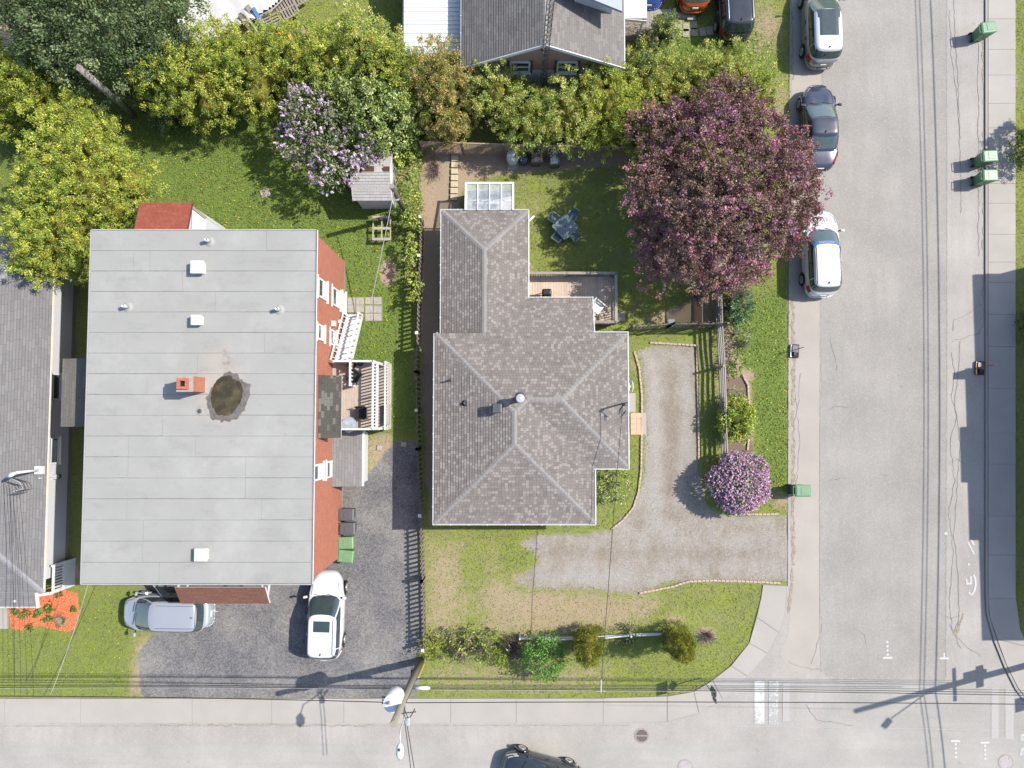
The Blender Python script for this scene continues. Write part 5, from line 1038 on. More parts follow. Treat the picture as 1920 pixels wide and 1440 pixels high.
gb, kb_ = M['green_bin'], M['grey_bin']
def bin_at(px, py, ang, label, body=gb, lid=gb, grp='green wheeled bins', sc=1.0):
    p_ = P(px, py, 1.0); r = wheelie(label, body, lid, grp); r.location = (p_.x, p_.y, .02 if px < 1700 else .018); r.rotation_euler = (0,0,R(ang)); r.scale = (sc,sc,1)
bin_at(1853,52,8,'green wheeled bin standing alone on the kerb opposite the pewter wagon'); bin_at(1856,293,3,'green wheeled bin at the kerb beside the shadow of a shrub, upper of a pair'); bin_at(1856,329,1,'green wheeled bin at the kerb, lower of a pair beside the shadow of a shrub')
bin_at(1505,920,0,'green wheeled bin at the road edge beside the round pink lilac')
lg = plain('pale_green_plastic', (.15,.255,.125), .45, .1, 5, .4)
bin_at(648,1018,2,'green wheeled bin against the brick wall next to the charcoal bins', lg, lg, 'bins against the brick wall'); bin_at(648,1043,-5,'green wheeled bin against the brick wall, the last of the row by the white car', lg, lg, 'bins against the brick wall')
bin_at(649,965,0,'charcoal wheeled bin at the head of the row against the brick wall', kb_, kb_, 'bins against the brick wall'); bin_at(651,991,0,'charcoal wheeled bin beside the green bins against the brick wall', kb_, kb_, 'bins against the brick wall')
brown = plain('brown_plastic', (.075,.06,.058), .55, .12)
bin_at(1006,291,-88,'brown wheeled bin between the slate bins along the north lattice fence', brown, brown, 'bins along the lattice fence'); bin_at(1041,294,-88,'wide slate blue wheeled bin nearest the tree along the north lattice fence', M['blue_bin'], M['blue_bin'], 'bins along the lattice fence')
p_ = P(982,296,.7); tb_ = thing('dustbin', (p_.x,p_.y,0), 'small round slate dustbin between the white barrel and brown bin', 'bin'); obj('body', MB().lathe((p_.x,p_.y,0),[(.2,0),(.26,.7)],20), M['blue_bin'], tb_, True); obj('lid', MB().lathe((p_.x,p_.y,.705),[(.28,0),(.28,.04),(.2,.09),(.05,.11)],20), M['blue_bin'], tb_, True); obj('lid_handle', MB().bar((p_.x-.08,p_.y,.83),(p_.x+.08,p_.y,.83),.03,.04), M['blue_bin'], tb_)
p_ = P(961,292,.85); br = thing('rain_barrel', (p_.x,p_.y,0), 'white plastic rain barrel on a stone slab by the lattice fence', 'barrel'); obj('body', MB().lathe((p_.x,p_.y,.08),[(.27,0),(.31,.12),(.33,.42),(.31,.75),(.28,.84)],24), M['white'], br, True); obj('rim', MB().lathe((p_.x,p_.y,.9),[(.3,0),(.3,.04),(.26,.04),(.26,.0)],24), M['white'], br, True); obj('mesh_lid', MB().lathe((p_.x,p_.y,.885),[(.25,0),(.25,.02)],24), plain('pale_grey_plastic',(.5,.5,.5),.6,.25,20), br); obj('hose', MB().tube([(p_.x+.1,p_.y-.15,.92),(p_.x+.18,p_.y-.1,.99),(p_.x+.2,p_.y,.95),(p_.x+.12,p_.y-.08,.93)],.025,6), M['black'], br, True)
q = P(962,311); bs = obj('stone_slab', MB().box(q.x-.3,q.y-.25,0,q.x+.3,q.y+.5,.08), M['stone'], bevel=.02); tag(bs, 'grey stone slab under the white rain barrel', 'slab')

# ------------------------------------------------------------------ garden furniture
p_ = P(1060,425,.72); tb = thing('patio_table', (p_.x,p_.y,0), 'square slate green plastic patio table standing askew on the back lawn', 'table', rz=R(42))
tt_ = MB(); s = .53; pts = []
for cx, cy, a0 in ((s-.1,s-.1,0),(-s+.1,s-.1,90),(-s+.1,-s+.1,180),(s-.1,-s+.1,270)):
    for k in range(5): q = R(a0+22.5*k); pts.append((cx+.1*math.cos(q),cy+.1*math.sin(q)))
obj('tabletop', tt_.prism(pts,.69,.72), M['patio'], tb, local=True, bevel=.008); obj('parasol_hole', MB().lathe((0,0,.7),[(.04,0),(.04,.024)],12), M['black'], tb, local=True)
for sx_ in (-1,1):
    for sy_ in (-1,1): obj('leg', MB().bar((sx_*.4,sy_*.4,.69),(sx_*.44,sy_*.44,0),.06,.06), M['patio'], tb, local=True)
def pchair(label, mat, group, name='patio_chair'):
    r = thing(name, (0,0,0), label, 'chair', group)   # faces +x
    obj('seat', MB().obox((0,0,.42),(.46,.46,.03),0,0,R(4)), mat, r, local=True, bevel=.012); bk = MB()
    for i in range(7): y = -.2+.4*i/6; bk.bar((-.22,y,.45),(-.34,y*1.08,.86),.045,.016,up=(1,0,0))
    obj('backrest', bk.bar((-.345,-.25,.87),(-.345,.25,.87),.035,.06).bar((-.23,-.24,.47),(-.23,.24,.47),.03,.05), mat, r, local=True)
    for sg in (-1,1):
        obj('armrest', MB().bar((-.30,sg*.26,.66),(.2,sg*.27,.64),.055,.03), mat, r, local=True); obj('leg', MB().bar((.2,sg*.27,.63),(.25,sg*.28,0),.045,.045), mat, r, local=True); obj('leg', MB().bar((-.24,sg*.24,.44),(-.3,sg*.26,0),.045,.045), mat, r, local=True)
    return r
c4 = P(1060,425,.45)
for px, py, lab in ((1040,410,'slate patio chair on the house side of the square garden table, nearer the lean-to'),(1074,404,'slate patio chair between the square garden table and the fence bins'),(1046,444,'slate patio chair between the square garden table and the plank deck'),(1077,441,'slate patio chair between the square garden table and the purple tree')):
    q = P(px,py,.5); r = pchair(lab, M['patio'], 'chairs round the garden table'); d = c4-q; r.location = (q.x,q.y,0); r.rotation_euler = (0,0,math.atan2(d.y,d.x)); r.scale = (.93,.93,.93)
q = P(1121,576,1.0); r = pchair('white plastic slatted chair on the plank deck', M['white'], None, 'plastic_chair'); r.location = (q.x,q.y,ZD); r.rotation_euler = (0,0,R(-40)); r.scale = (1.1,1.1,1)
q = P(1025,550,1.2); bb = thing('barbecue', (q.x,q.y,ZD), 'black kettle barbecue on the plank deck by the taupe roof', 'barbecue'); obj('firebox', MB().obox((q.x,q.y,ZD+.7),(.5,.4,.22)), M['black'], bb, bevel=.04); obj('hood', MB().obox((q.x,q.y+.02,ZD+.9),(.5,.36,.2)), M['black'], bb, bevel=.09); obj('handle', MB().tube([(q.x-.2,q.y-.22,ZD+.87),(q.x+.2,q.y-.22,ZD+.87)],.018,8), M['galv'], bb)
obj('side_shelf', MB().obox((q.x-.05,q.y-.4,ZD+.78),(.85,.2,.03)), M['blue_bin'], bb)
for sx_ in (-1,1):
    for sy_ in (-1,1): obj('leg', MB().bar((q.x+sx_*.2,q.y+sy_*.14,ZD),(q.x+sx_*.2,q.y+sy_*.14,ZD+.6),.035,.035), M['black'], bb)
# balcony chairs, pot and glass table
def lounge(px, py, ang, lab):
    q = P(px,py,ZB+.5); r = thing('lounge_chair', (q.x,q.y,ZB), lab, 'chair', 'black chairs on the balcony', rz=R(ang)); obj('seat', MB().obox((0,0,.4),(.55,.56,.05)), M['black'], r, local=True, bevel=.02); obj('backrest', MB().obox((-.32,0,.68),(.06,.56,.6),0,0,R(-16)), M['black'], r, local=True, bevel=.02)
    for sg in (-1,1): obj('armrest', MB().bar((-.25,sg*.3,.62),(.25,sg*.3,.6),.05,.03), M['black'], r, local=True); obj('leg', MB().bar((.24,sg*.3,.6),(.26,sg*.3,0),.03,.03), M['black'], r, local=True); obj('leg', MB().bar((-.24,sg*.28,.4),(-.28,sg*.28,0),.03,.03), M['black'], r, local=True)
lounge(664,705,150,'black lounge chair turned askew on the balcony beside the potted plant'); lounge(676,774,180,'black lounge chair set square on the balcony near the charcoal canopy')
q = P(654,796,ZB+.6); r = thing('glass_table', (q.x,q.y,ZB), 'round clear glass table on the balcony half under the charcoal canopy', 'table'); obj('tabletop', MB().lathe((q.x,q.y,ZB+.55),[(.36,0),(.36,.02)],24), M['panel'], r); obj('rim', MB().lathe((q.x,q.y,ZB+.545),[(.38,0),(.38,.025),(.35,.025),(.35,0)],24), M['galv'], r)
for k in range(3): obj('leg', MB().bar((q.x+.25*math.cos(k*2.1),q.y+.25*math.sin(k*2.1),ZB),(q.x+.2*math.cos(k*2.1),q.y+.2*math.sin(k*2.1),ZB+.54),.03,.03), M['galv'], r)
q = P(676,681,ZB+.2); r = thing('planter', (q.x,q.y,ZB), 'small black round pot in the corner of the balcony', 'pot'); obj('pot', MB().lathe((q.x,q.y,ZB),[(.1,0),(.15,.25),(.12,.25),(.11,.2)],16), M['black'], r, True); obj('soil', MB().lathe((q.x,q.y,ZB+.19),[(.105,0),(.1,.02)],12), M['bark'], r)
# steps, tiles, hose and meter on the east side of the bungalow
tp = struct('tile_pad', MB().box(P(1180,0).x,P(0,815).y,0,P(1204,0).x,P(0,774).y,.05), M['concrete'])
for i in range(2):
    for j in range(4): xa = P(1182+11*i,800).x; ya = P(0,815-10.2*j).y; obj('tile', MB().box(xa,ya,.04,xa+.305,ya+.28,.075+rnd.uniform(0,.003)), M['tan_tile'], tp)
q = P(1182,725,.6); hs = thing('hose_reel', (q.x,q.y,0), 'coiled white garden hose against the east wall of the taupe roofed house', 'hose'); hm = [ (q.x+.06*math.sin(k*.5), q.y-.3*math.cos(k*.5), .75+.3*math.sin(k*.5)) for k in range(40)]; obj('coil', MB().tube(hm,.03,6), M['white'], hs, True); obj('bracket', MB().bar((E1-o_,q.y,.75),(q.x,q.y,.75),.08,.08), M['galv'], hs)
q = P(1179,752,.5); cb = thing('utility_cover', (q.x,q.y,0), 'grey utility box along the east wall under the service mast', 'box'); obj('housing', MB().box(E1-o_+.02,P(0,772,.5).y,0,P(1184,0,.6).x,P(0,738,.5).y,.6), M['galv'], cb, bevel=.02); obj('lid', MB().box(E1-o_+.02,P(0,773,.6).y,.605,P(1185,0,.6).x,P(0,737,.6).y,.64), M['concrete'], cb)

# ------------------------------------------------------------------ loose stones, slabs, pavers
pat = struct('paver_patio', MB().prism([(v.x,v.y) for v in PL([(651,557),(718,557),(718,603),(683,603),(683,587),(651,587)])], -.03, .012), M['yard'])
for k, (px, py) in enumerate([(659,565),(675,565),(692,564),(708,564),(659,579),(675,579),(692,580),(708,580),(692,595),(708,595)]):
    q = P(px,py); obj('paver', MB().obox((q.x,q.y,.02),(.42,.40,.05), R(rnd.uniform(-4,4)), R(rnd.uniform(-1,1)), R(rnd.uniform(-1,1))), M['stone'], pat, bevel=.012)
for px, py, s, a, lab in ((712,840,.30,-12,'small square tan slab lying on dry grass beside the lean-to entrance'),(757,833,.30,0,'small square slab in the shade at the head of the dark driveway'),(1258,605,.42,0,'pale square slab on bare soil beside the deck fence'),(497,362,.5,20,'pale cracked slab sunk in the back lawn of the apartment house'),(1162,594,.55,10,'grey stone slab half buried beside the deck railing')):
    q = P(px,py,.05); tag(obj('paving_slab', MB().obox((q.x,q.y,.03),(s,s*.9,.06),R(a)), M['white'] if px == 1258 else M['stone'], bevel=.01), lab, 'slab')
bl = struct('block_path', MB().prism([(v.x,v.y) for v in PL([(845,277),(861,277),(859,372),(844,372)])], -.04, .01), M['yard'])
for k in range(8): q = P(853-.3*k,284+12.2*k,.12); obj('block', MB().obox((q.x,q.y,.06),(.40,.315,.14),R(rnd.uniform(-4,4)),R(rnd.uniform(-2,2))), plain('sandstone',(.50,.42,.30),.85,.15,8) if k == 0 else bl.children[0].data.materials[0], bl, bevel=.03)
for k,(px,py,w_) in enumerate(((1244,23,.82),(1273,29,.86),(1296,33,.46))): q = P(px,py,.1); tag(obj('concrete_slab', MB().obox((q.x,q.y,.08),(w_,.3,.16)), M['stone'], bevel=.015), ('long concrete slab nearest the plank porch behind the cars','concrete slab at the tail of the orange hatchback','short concrete slab at the end of the row by the orange hatchback')[k], 'slab', 'slabs behind the cars')
pv = struct('stone_path', MB().prism([(v.x,v.y) for v in PL([(1229,36),(1305,40),(1325,66),(1262,66),(1229,52)])], -.04, .008), M['yard'])
for px, py in ((1236,44),(1254,42),(1272,45),(1286,52),(1301,48),(1268,58),(1286,62),(1302,60),(1318,60),(1331,58)): q = P(px,py); obj('paver', MB().obox((q.x,q.y,.015),(.36,.48,.05),R(rnd.uniform(-5,5))), M['stone'], pv, bevel=.02)
# brick edging along the gravel drive
def edging(px, label, step=.21):
    pts = [P(x,y) for x,y in px]; r = thing('brick_edging', pts[0], label, 'edging'); me = None; left = 0
    for a, b in zip(pts, pts[1:]):
        L = (b-a).length; d = (b-a)/L; s = left
        while s < L:
            q = a+d*s
            if me is None: o = obj('brick', MB().obox((0,0,.04),(.195,.10,.10)), M['brick_edge'], r, local=True, bevel=.008); me = o.data
            else:
                o = bpy.data.objects.new('brick', me); COL.objects.link(o); o.parent = r; bv_ = o.modifiers.new('bevel','BEVEL'); bv_.width = .008; bv_.segments = 1
            o.location = (q.x-r.location.x, q.y-r.location.y, rnd.uniform(-.015,.01)); o.rotation_euler = (R(rnd.uniform(-4,4)),R(rnd.uniform(-4,4)),math.atan2(d.y,d.x)+R(rnd.uniform(-5,5))); s += step
        left = s-L
edging([(1190,662),(1198,690),(1203,740),(1203,800),(1202,880),(1197,922),(1187,952),(1168,975),(1148,991)], 'curved brick edging along the grass strip beside the bungalow')
edging([(1222,643),(1262,645),(1306,648),(1307,700),(1309,780),(1310,865)], 'brick edging round the upper end of the gravel drive')
edging([(1202,1111),(1228,1106),(1262,1099),(1290,1090),(1330,1088),(1380,1089),(1428,1091),(1462,1093)], 'wavy brick edging between the gravel drive and the corner lawn'); edging([(1366,962),(1400,964),(1440,964),(1462,963)], 'short brick edging below the round pink lilac')
edging([(1393,705),(1402,722),(1404,760)], 'few bricks edging the shrub bed above the yellow green spirea'); edging([(1403,826),(1401,848)], 'few bricks edging the shrub bed below the yellow green spirea')

# ------------------------------------------------------------------ fences
def slats(parent, nm, n, mk, place):
    me = None
    for i in range(n):
        if me is None: o = obj(nm, mk, parent.get('_m') or M['fence'], parent, local=True); me = o.data
        else: o = bpy.data.objects.new(nm, me); COL.objects.link(o); o.parent = parent
        place(i, o)
def picket_fence(px, label, h=1.25, pitch=.19, mat='fence', z0=.05, caps=True, wdt=.095, both=False):
    pts = [P(x,y) for x,y in px]; r = thing('picket_fence', (pts[0].x,pts[0].y,0), label, 'fence'); me = None; cnt = 0
    for a, b in zip(pts, pts[1:]):
        L = (b-a).length; d = (b-a)/L; s_ = Vector((-d.y,d.x,0)); n = int(L/pitch)
        for zz_ in (.3, h-.25): obj('rail', MB().bar(a+Vector((0,0,zz_)), b+Vector((0,0,zz_)), .05, .09), M[mat], r)
        m = max(1, round(L/2.45))
        for i in range(m+1):
            q = a+d*(L*i/m); obj('post', MB().bar(q, q+Vector((0,0,h+.03)), .10, .10), M[mat], r)
            if caps: obj('post_cap', MB().obox(q+Vector((0,0,h+.05)),(.15,.15,.04)), M['white'], r)
        for i in range(n):
            sg = 1 if (i % 2 or not both) else -1; q = a+d*(L*(i+.5)/n)+s_*sg*.042; k = 1
            if me is None: o = obj('picket', MB().box(-wdt/2,-.009,z0,wdt/2,.009,h), M[mat], r, local=True); me = o.data
            else: o = bpy.data.objects.new('picket', me); COL.objects.link(o); o.parent = r
            o.location = (q.x-pts[0].x, q.y-pts[0].y, rnd.uniform(-.02,.02)); o.rotation_euler = (R(rnd.uniform(-1,1)),R(rnd.uniform(-1.2,1.2)),math.atan2(d.y,d.x))
    return r
picket_fence([(794,420),(789,560),(786,700),(788,840),(793,960)], 'weathered board fence with white post caps between the apartment lawn and the bungalow', 1.35, .235, wdt=.125)
picket_fence([(793,962),(796,1080),(798,1205)], 'brown picket fence between the dark driveway and the patchy front lawn', 1.2, .225, wdt=.11)
picket_fence([(1178,619),(1250,614),(1347,614)], 'brown picket fence from the deck to the shrub bed', 1.75, .2, wdt=.095, caps=False)
def lattice(label, a, b, z0, z1, mat, pitch=.11, name='lattice_fence', nr=None):
    a, b = Vector((a.x,a.y,0)), Vector((b.x,b.y,0)); L = (b-a).length; d = (b-a)/L; s_ = Vector((-d.y,d.x,0)); r = thing(name, (a.x,a.y,0), label, 'fence'); mb = MB(); H_ = z1-z0
    for sg in (1,-1):
        k = -H_
        while k < L:
            u0, v0_ = max(k,0), max(0,-k); u1 = min(k+H_, L); v1_ = v0_+(u1-u0)
            if u1-u0 > .03:
                za, zb = (z0+v0_, z0+v1_) if sg > 0 else (z1-v0_, z1-v1_); o_f = s_*(.006*sg); mb.bar(a+d*u0+Vector((0,0,za))+o_f, a+d*u1+Vector((0,0,zb))+o_f, .011, .032, up=s_)
            k += pitch
    lo = obj('lattice', mb, mat, r); lo['kind'] = 'stuff'
    for z in (z0,z1): obj('rail', MB().bar(a+Vector((0,0,z)), b+Vector((0,0,z)), .05, .05), mat, r)
    n = max(1, round(L/2.4))
    for i in range(n+1): q = a+d*(L*i/n); obj('post', MB().bar(q, q+Vector((0,0,z1+.05)), .08, .08), mat, r)
    return r
M['lat'] = wood('brown_lattice', (.46,.33,.22), .25, 'z'); M['lat_d'] = wood('dark_lattice', (.13,.09,.065), .25, 'z')
lattice('brown diamond lattice fence along the foot of the north hedge', P(794,287), P(1182,297), .12, 1.55, M['lat'], .13)
lattice('dark lattice trellis panel between the lawn and the rail fence', P(1301,612), P(1301,548), .1, 1.7, M['lat_d'], .12, 'trellis')
def rail_fence(px, label, zs=(.35,.75,1.15), mat='fence_grey', name='rail_fence', wd=.055, ht=.13):
    pts = [P(x,y) for x,y in px]; r = thing(name, (pts[0].x,pts[0].y,0), label, 'fence')
    for i, q in enumerate(pts): obj('post', MB().bar(q, q+Vector((0,0,zs[-1]+.15)), .11, .11), M[mat], r)
    for a, b in zip(pts, pts[1:]):
        for z in zs: d = Vector((rnd.uniform(-.04,.04),rnd.uniform(-.05,.05),0)); obj('rail', MB().bar(a+Vector((.07,0,z+rnd.uniform(-.05,.05)))+d, b+Vector((.07,0,z+rnd.uniform(-.05,.05)))-d, wd, ht), M[mat], r)
    return r
rail_fence([(1337,548),(1339,614),(1343,690),(1346,770),(1348,862)], 'weathered grey rail fence along the inner side of the shrub bed', (.3,.62,.95,1.25)); 
# whitewashed low rail in the front hedge
rail_fence([(975,1190),(1045,1192),(1106,1190),(1180,1186),(1245,1183)], 'whitewashed low rail fence through the front shrubs', (.35,.6), 'white', 'low_rail', .05, .12)

# timber trestle by the shed, stack of timber behind the hedge
q0, q1 = P(698,449,.5), P(733,407,.5); tr_ = thing('timber_frame', ((q0.x+q1.x)/2,q0.y,0), 'pale wooden trestle frame on the lawn below the garden shed', 'frame')
for y in (q0.y+.02,(q0.y+q1.y)/2,q1.y): obj('board', MB().box(q0.x,y-.07,.47,q1.x,y+.07,.51), M['wood_pale'], tr_)
for x in (q0.x+.03,(q0.x+q1.x)/2,q1.x-.03): obj('runner', MB().box(x-.03,q0.y,.41,x+.03,q1.y,.465), M['wood_pale'], tr_)
for x in (q0.x+.05,q1.x-.05):
    for y in (q0.y+.1,q1.y-.1): obj('leg', MB().bar((x,y,0),(x,y,.4),.05,.05), M['wood_pale'], tr_)
# tarpaulin and its timber, top left
tz = 1.1; pts = PL([(352,-70),(560,-70),(540,-10),(515,15),(468,40),(430,52),(388,92),(352,84),(322,50)], tz); xs_ = [p.x for p in pts]; ys_ = [p.y for p in pts]; tm = MB(); idx = {}; n = 44; m = 34; rr = random.Random(8)
for j in range(m+1):
    for i in range(n+1):
        x = min(xs_)+(max(xs_)-min(xs_))*i/n; y = min(ys_)+(max(ys_)-min(ys_))*j/m
        if inside([(p.x,p.y) for p in pts], np.array([[x]]), np.array([[y]]))[0,0]:
            idx[i,j] = len(tm.v); tm.v.append((x,y,tz+.09*math.sin(x*.9+y*.6)+.03*math.sin(x*5+y*2.2)+.02*math.sin(x*2-y*7)+rr.uniform(-.012,.012)))
for (i,j) in list(idx):
    k = [(i,j),(i+1,j),(i+1,j+1),(i,j+1)]
    if all(c_ in idx for c_ in k): tm.f.append([idx[c_] for c_ in k]); tm.uv.append(None)
t = NT('white_tarpaulin'); t.col(t.mix(t.math('MULTIPLY',t.noise(1.5,5),.5),(.46,.445,.44),(.36,.35,.34))).rough(.55); M['tarp'] = t.m
tp_ = thing('tarpaulin', (sum(xs_)/len(xs_),sum(ys_)/len(ys_),0), 'large creased white tarpaulin stretched behind the cedar hedge', 'tarpaulin'); obj('sheet', tm, M['tarp'], tp_, True); obj('rope_hem', MB().tube([Vector((p.x,p.y,tz+.02)) for p in pts+[pts[0]]],.02,6), M['wire_pale'], tp_)
obj('support', MB().prism([(v.x+(sum(xs_)/len(xs_)-v.x)*.12,v.y+(sum(ys_)/len(ys_)-v.y)*.12) for v in pts],0,tz-.25), M['stone'], tp_)
def plank_at(px0,py0,px1,py1,z0,z1,w_,th,mat,lab,nm='loose_plank',grp='timber beside the tarpaulin'): tag(obj(nm, MB().bar(P(px0,py0,z0),P(px1,py1,z1),w_,th), M[mat], bevel=.005), lab, 'plank', grp)
plank_at(453,18,500,82,1.35,.6,.10,.05,'wood_pale','pale narrow batten lying across the edge of the white tarpaulin'); plank_at(462,10,508,72,1.3,.5,.28,.04,'deck_x','wide weathered grey plank beside the blue plank'); plank_at(449,28,488,80,1.2,.4,.2,.05,'fence','dark brown plank at the lower end of the timber stack'); plank_at(474,14,502,62,1.36,.7,.2,.04,'blue_bin','blue painted plank on the timber stack')
bl_ = [o for o in COL.objects if o.name.startswith('loose_plank')][-1]; bl_.data.materials[0] = plain('faded_blue_paint',(.09,.19,.38),.6,.15)
def pallet(px, py, z, ang, tilt, lab):
    q = P(px,py,z); r = thing('wood_pallet', q, lab, 'pallet', 'pallets by the tarpaulin'); r.rotation_euler = (R(tilt),0,R(ang))
    for i in range(7): obj('slat', MB().box(-.55+.165*i,-.5,.1,-.55+.165*i+.1,.5,.12), M['deck_x'], r, local=True)
    for y in (-.46,0,.46): obj('runner', MB().box(-.55,y-.04,.0,.55,y+.04,.1), M['fence_grey'], r, local=True)
    for i in range(3): obj('slat', MB().box(-.55+.5*i,-.5,-.022,-.55+.5*i+.1,.5,-.002), M['deck_x'], r, local=True)
pallet(509,38,.5,118,0,'grey wooden pallet lying beside the blue plank'); pallet(538,16,.55,28,18,'tilted grey wooden pallet at the corner of the tarpaulin'); pallet(553,-8,.6,30,30,'steeply leaning grey pallet next to the mown grass')
q = P(523,67,.7); yb_ = thing('yellow_crate', (q.x,q.y,0), 'yellow plastic crate at the back of the cedar hedge', 'crate'); ym = plain('yellow_plastic',(.72,.40,.06),.5,.08)
obj('base', MB().box(q.x-.5,q.y-.35,0,q.x+.5,q.y+.35,.35), ym, yb_, bevel=.03); obj('lid', MB().box(q.x-.52,q.y-.37,.355,q.x+.52,q.y+.37,.42), ym, yb_, bevel=.02)

# ------------------------------------------------------------------ poles, cables and street furniture
def pole(base, h, r0, r1, mat, label, lean=(0,0)):
    r = thing('utility_pole', base, label, 'pole'); top = Vector((base.x+lean[0],base.y+lean[1],h)); obj('shaft', MB().tube([base,base.lerp(top,.5),top],[r0,(r0+r1)/2,r1],16), M[mat], r, True); obj('top_grain', MB().lathe(top,[(r1*.98,0),(r1*.95,.012)],16), M['deck_x'], r); return r, top
base = P(789,1238); top_px = P(737,1358,8.4); pl, ptop = pole(Vector((base.x,base.y,0)), 8.4, .19, .135, 'pole', 'tall weathered timber utility pole carrying a transformer at the driveway mouth', (top_px.x-base.x,top_px.y-base.y))
def on_pole(z): return Vector((base.x,base.y,0)).lerp(ptop, z/8.4)
obj('guy_guard', MB().bar(on_pole(.5)+Vector((.24,-.02,0)), on_pole(2.4)+Vector((.2,-.1,0)), .06, .05), plain('yellow_sleeve',(.75,.6,.02),.5,.05), pl); obj('ground_wire', MB().tube([on_pole(.1)+Vector((.19,0,0)),on_pole(6)+Vector((.16,0,0))],.012,5), M['wire'], pl)
q = on_pole(1.9); obj('notice_plate', MB().obox(q+Vector((-.2,-.02,0)),(.03,.34,.45)), M['dark_metal'], pl)
q = P(737,1316,6.3); tf = thing('pole_transformer', (q.x,q.y,5.6), 'white cylindrical transformer hung on the timber utility pole', 'transformer')
obj('tank', MB().lathe((q.x,q.y,5.45),[(.36,0),(.38,.05),(.38,1.0)],28), M['white_metal'], tf, True); obj('lid', MB().lathe((q.x,q.y,6.455),[(.40,0),(.40,.04),(.3,.08),(0.02,.1)],28), M['white_metal'], tf); obj('bushing', MB().lathe((q.x-.1,q.y+.08,6.53),[(.06,0),(.09,.05),(.05,.09),(.08,.14),(.03,.25)],12), M['galv'], tf); obj('hanger', MB().bar((q.x+.2,q.y,5.9),on_pole(5.9),.1,.1).bar((q.x+.2,q.y,6.3),on_pole(6.3),.08,.08), M['galv'], tf)
for k in range(3): obj('terminal', MB().bar((q.x-.36,q.y-.12+.12*k,6.1),(q.x-.52,q.y-.14+.14*k,6.12),.05,.06), M['dark_metal'], tf)
la = P(752,1360,6.0); lb = P(750,1400,7.2); sl = thing('street_light', on_pole(5.4), 'white street lamp on a curved arm reaching over the street from the utility pole', 'street light')
obj('arm', MB().tube([on_pole(5.4),on_pole(5.9)+Vector((.15,-.5,.3)),lb.lerp(on_pole(5.9),.4)+Vector((0,0,.3)),lb+Vector((0,.1,0))],.03,8), M['galv'], sl, True); obj('lamp_head', MB().tube([lb+Vector((0,.15,0)),lb+Vector((0,0,.02)),lb+Vector((0,-.35,0)),lb+Vector((0,-.55,-.04))],[.06,.15,.16,.06],12), M['white_metal'], sl, True); obj('photocell', MB().lathe(lb+Vector((0,-.05,.13)),[(.06,0),(.06,.08),(.03,.1)],10), M['blue_bin'], sl); obj('lens', MB().obox(lb+Vector((0,-.28,-.14)),(.2,.4,.05)), M['clear_lens'], sl)
q = P(765,1353,6.1); ins = thing('insulator_rack', q, 'grey insulators and cable clamps strung south of the utility pole', 'insulator'); obj('body', MB().obox(q,(.16,.34,.16)), M['galv'], ins, bevel=.03); obj('clamp', MB().bar(q+Vector((-.3,.35,0)),q+Vector((.35,.42,0)),.04,.04).bar(q+Vector((.1,.2,0)),q+Vector((.3,.55,0)),.05,.05), M['dark_metal'], ins); obj('tie', MB().tube([q+Vector((0,.15,0)),on_pole(6.1)],.018,6), M['wire'], ins)
q = P(792,1290,4.0); sc_ = thing('splice_case', q, 'white cylindrical splice case hung on the street cables beside the utility pole', 'splice case'); obj('case', MB().tube([q+Vector((-.32,0,0)),q+Vector((.28,0,0))],.085,14), M['white_metal'], sc_, True); obj('end_cap', MB().tube([q+Vector((.28,0,0)),q+Vector((.36,0,0))],[.09,.06],14), M['galv'], sc_)
b2 = P(251,216); t2 = P(148,127,6.4); pole(Vector((b2.x,b2.y,0)), 6.4, .17, .15, 'pole_grey', 'bare grey timber pole standing among the cedars', (t2.x-b2.x,t2.y-b2.y))
b3 = P(763,404); t3 = P(735,349,4.8); p3, p3t = pole(Vector((b3.x,b3.y,0)), 4.8, .13, .12, 'pole_dark', 'short dark timber clothesline pole beside the garden shed', (t3.x-b3.x,t3.y-b3.y))
obj('pulley', MB().lathe(p3t+Vector((.0,-.12,-1.6)),[(.1,0),(.1,.04)],14), M['galv'], p3)
bE = shadow_base(1600,1333,11.0); bE = Vector((bE.x+.1,bE.y,0)); pe, pet = pole(bE, 11.0, .17, .13, 'pole', 'timber utility pole across the street whose long shadow crosses the road')
obj('crossarm', MB().bar(bE+Vector((-.1,.8,5.0)),bE+Vector((-.1,-.9,5.0)),.1,.12), M['fence'], pe)
te = thing('pole_transformer', bE+Vector((0,0,3.4)), 'grey equipment box on the pole across the street', 'transformer'); obj('tank', MB().obox(bE+Vector((.02,.25,3.9)),(.45,.3,.9)), M['galv'], te); obj('bracket', MB().bar(bE+Vector((0,-.5,3.6)),bE+Vector((0,.6,3.6)),.1,.35), M['galv'], te)
le = thing('street_light', bE+Vector((0,0,7.4)), 'street lamp on an arm from the pole across the street', 'street light'); obj('arm', MB().tube([bE+Vector((0,0,6.6)),bE+Vector((-.9,-1.1,7.9))],.035,8), M['galv'], le); obj('lamp_head', MB().obox(bE+Vector((-1.1,-1.35,7.95)),(.3,.55,.14),R(-40)), M['galv'], le, bevel=.03); obj('lens', MB().obox(bE+Vector((-1.1,-1.35,7.86)),(.2,.35,.03),R(-40)), M['clear_lens'], le)
def cable(label, pts, r=.016, sag=.25, mat='wire', grp=None, n=14):
    q = []; pts = [Vector(p) for p in pts]
    for a, b in zip(pts, pts[1:]):
        for i in range(n+1):
            f = i/n; v = a.lerp(b,f); v.z -= sag*4*f*(1-f)
            if not q or (v-q[-1]).length > 1e-4: q.append(v)
    tag(obj('overhead_cable', MB().tube(q,r,5,False), M[mat], None, True), label, 'cable', grp)
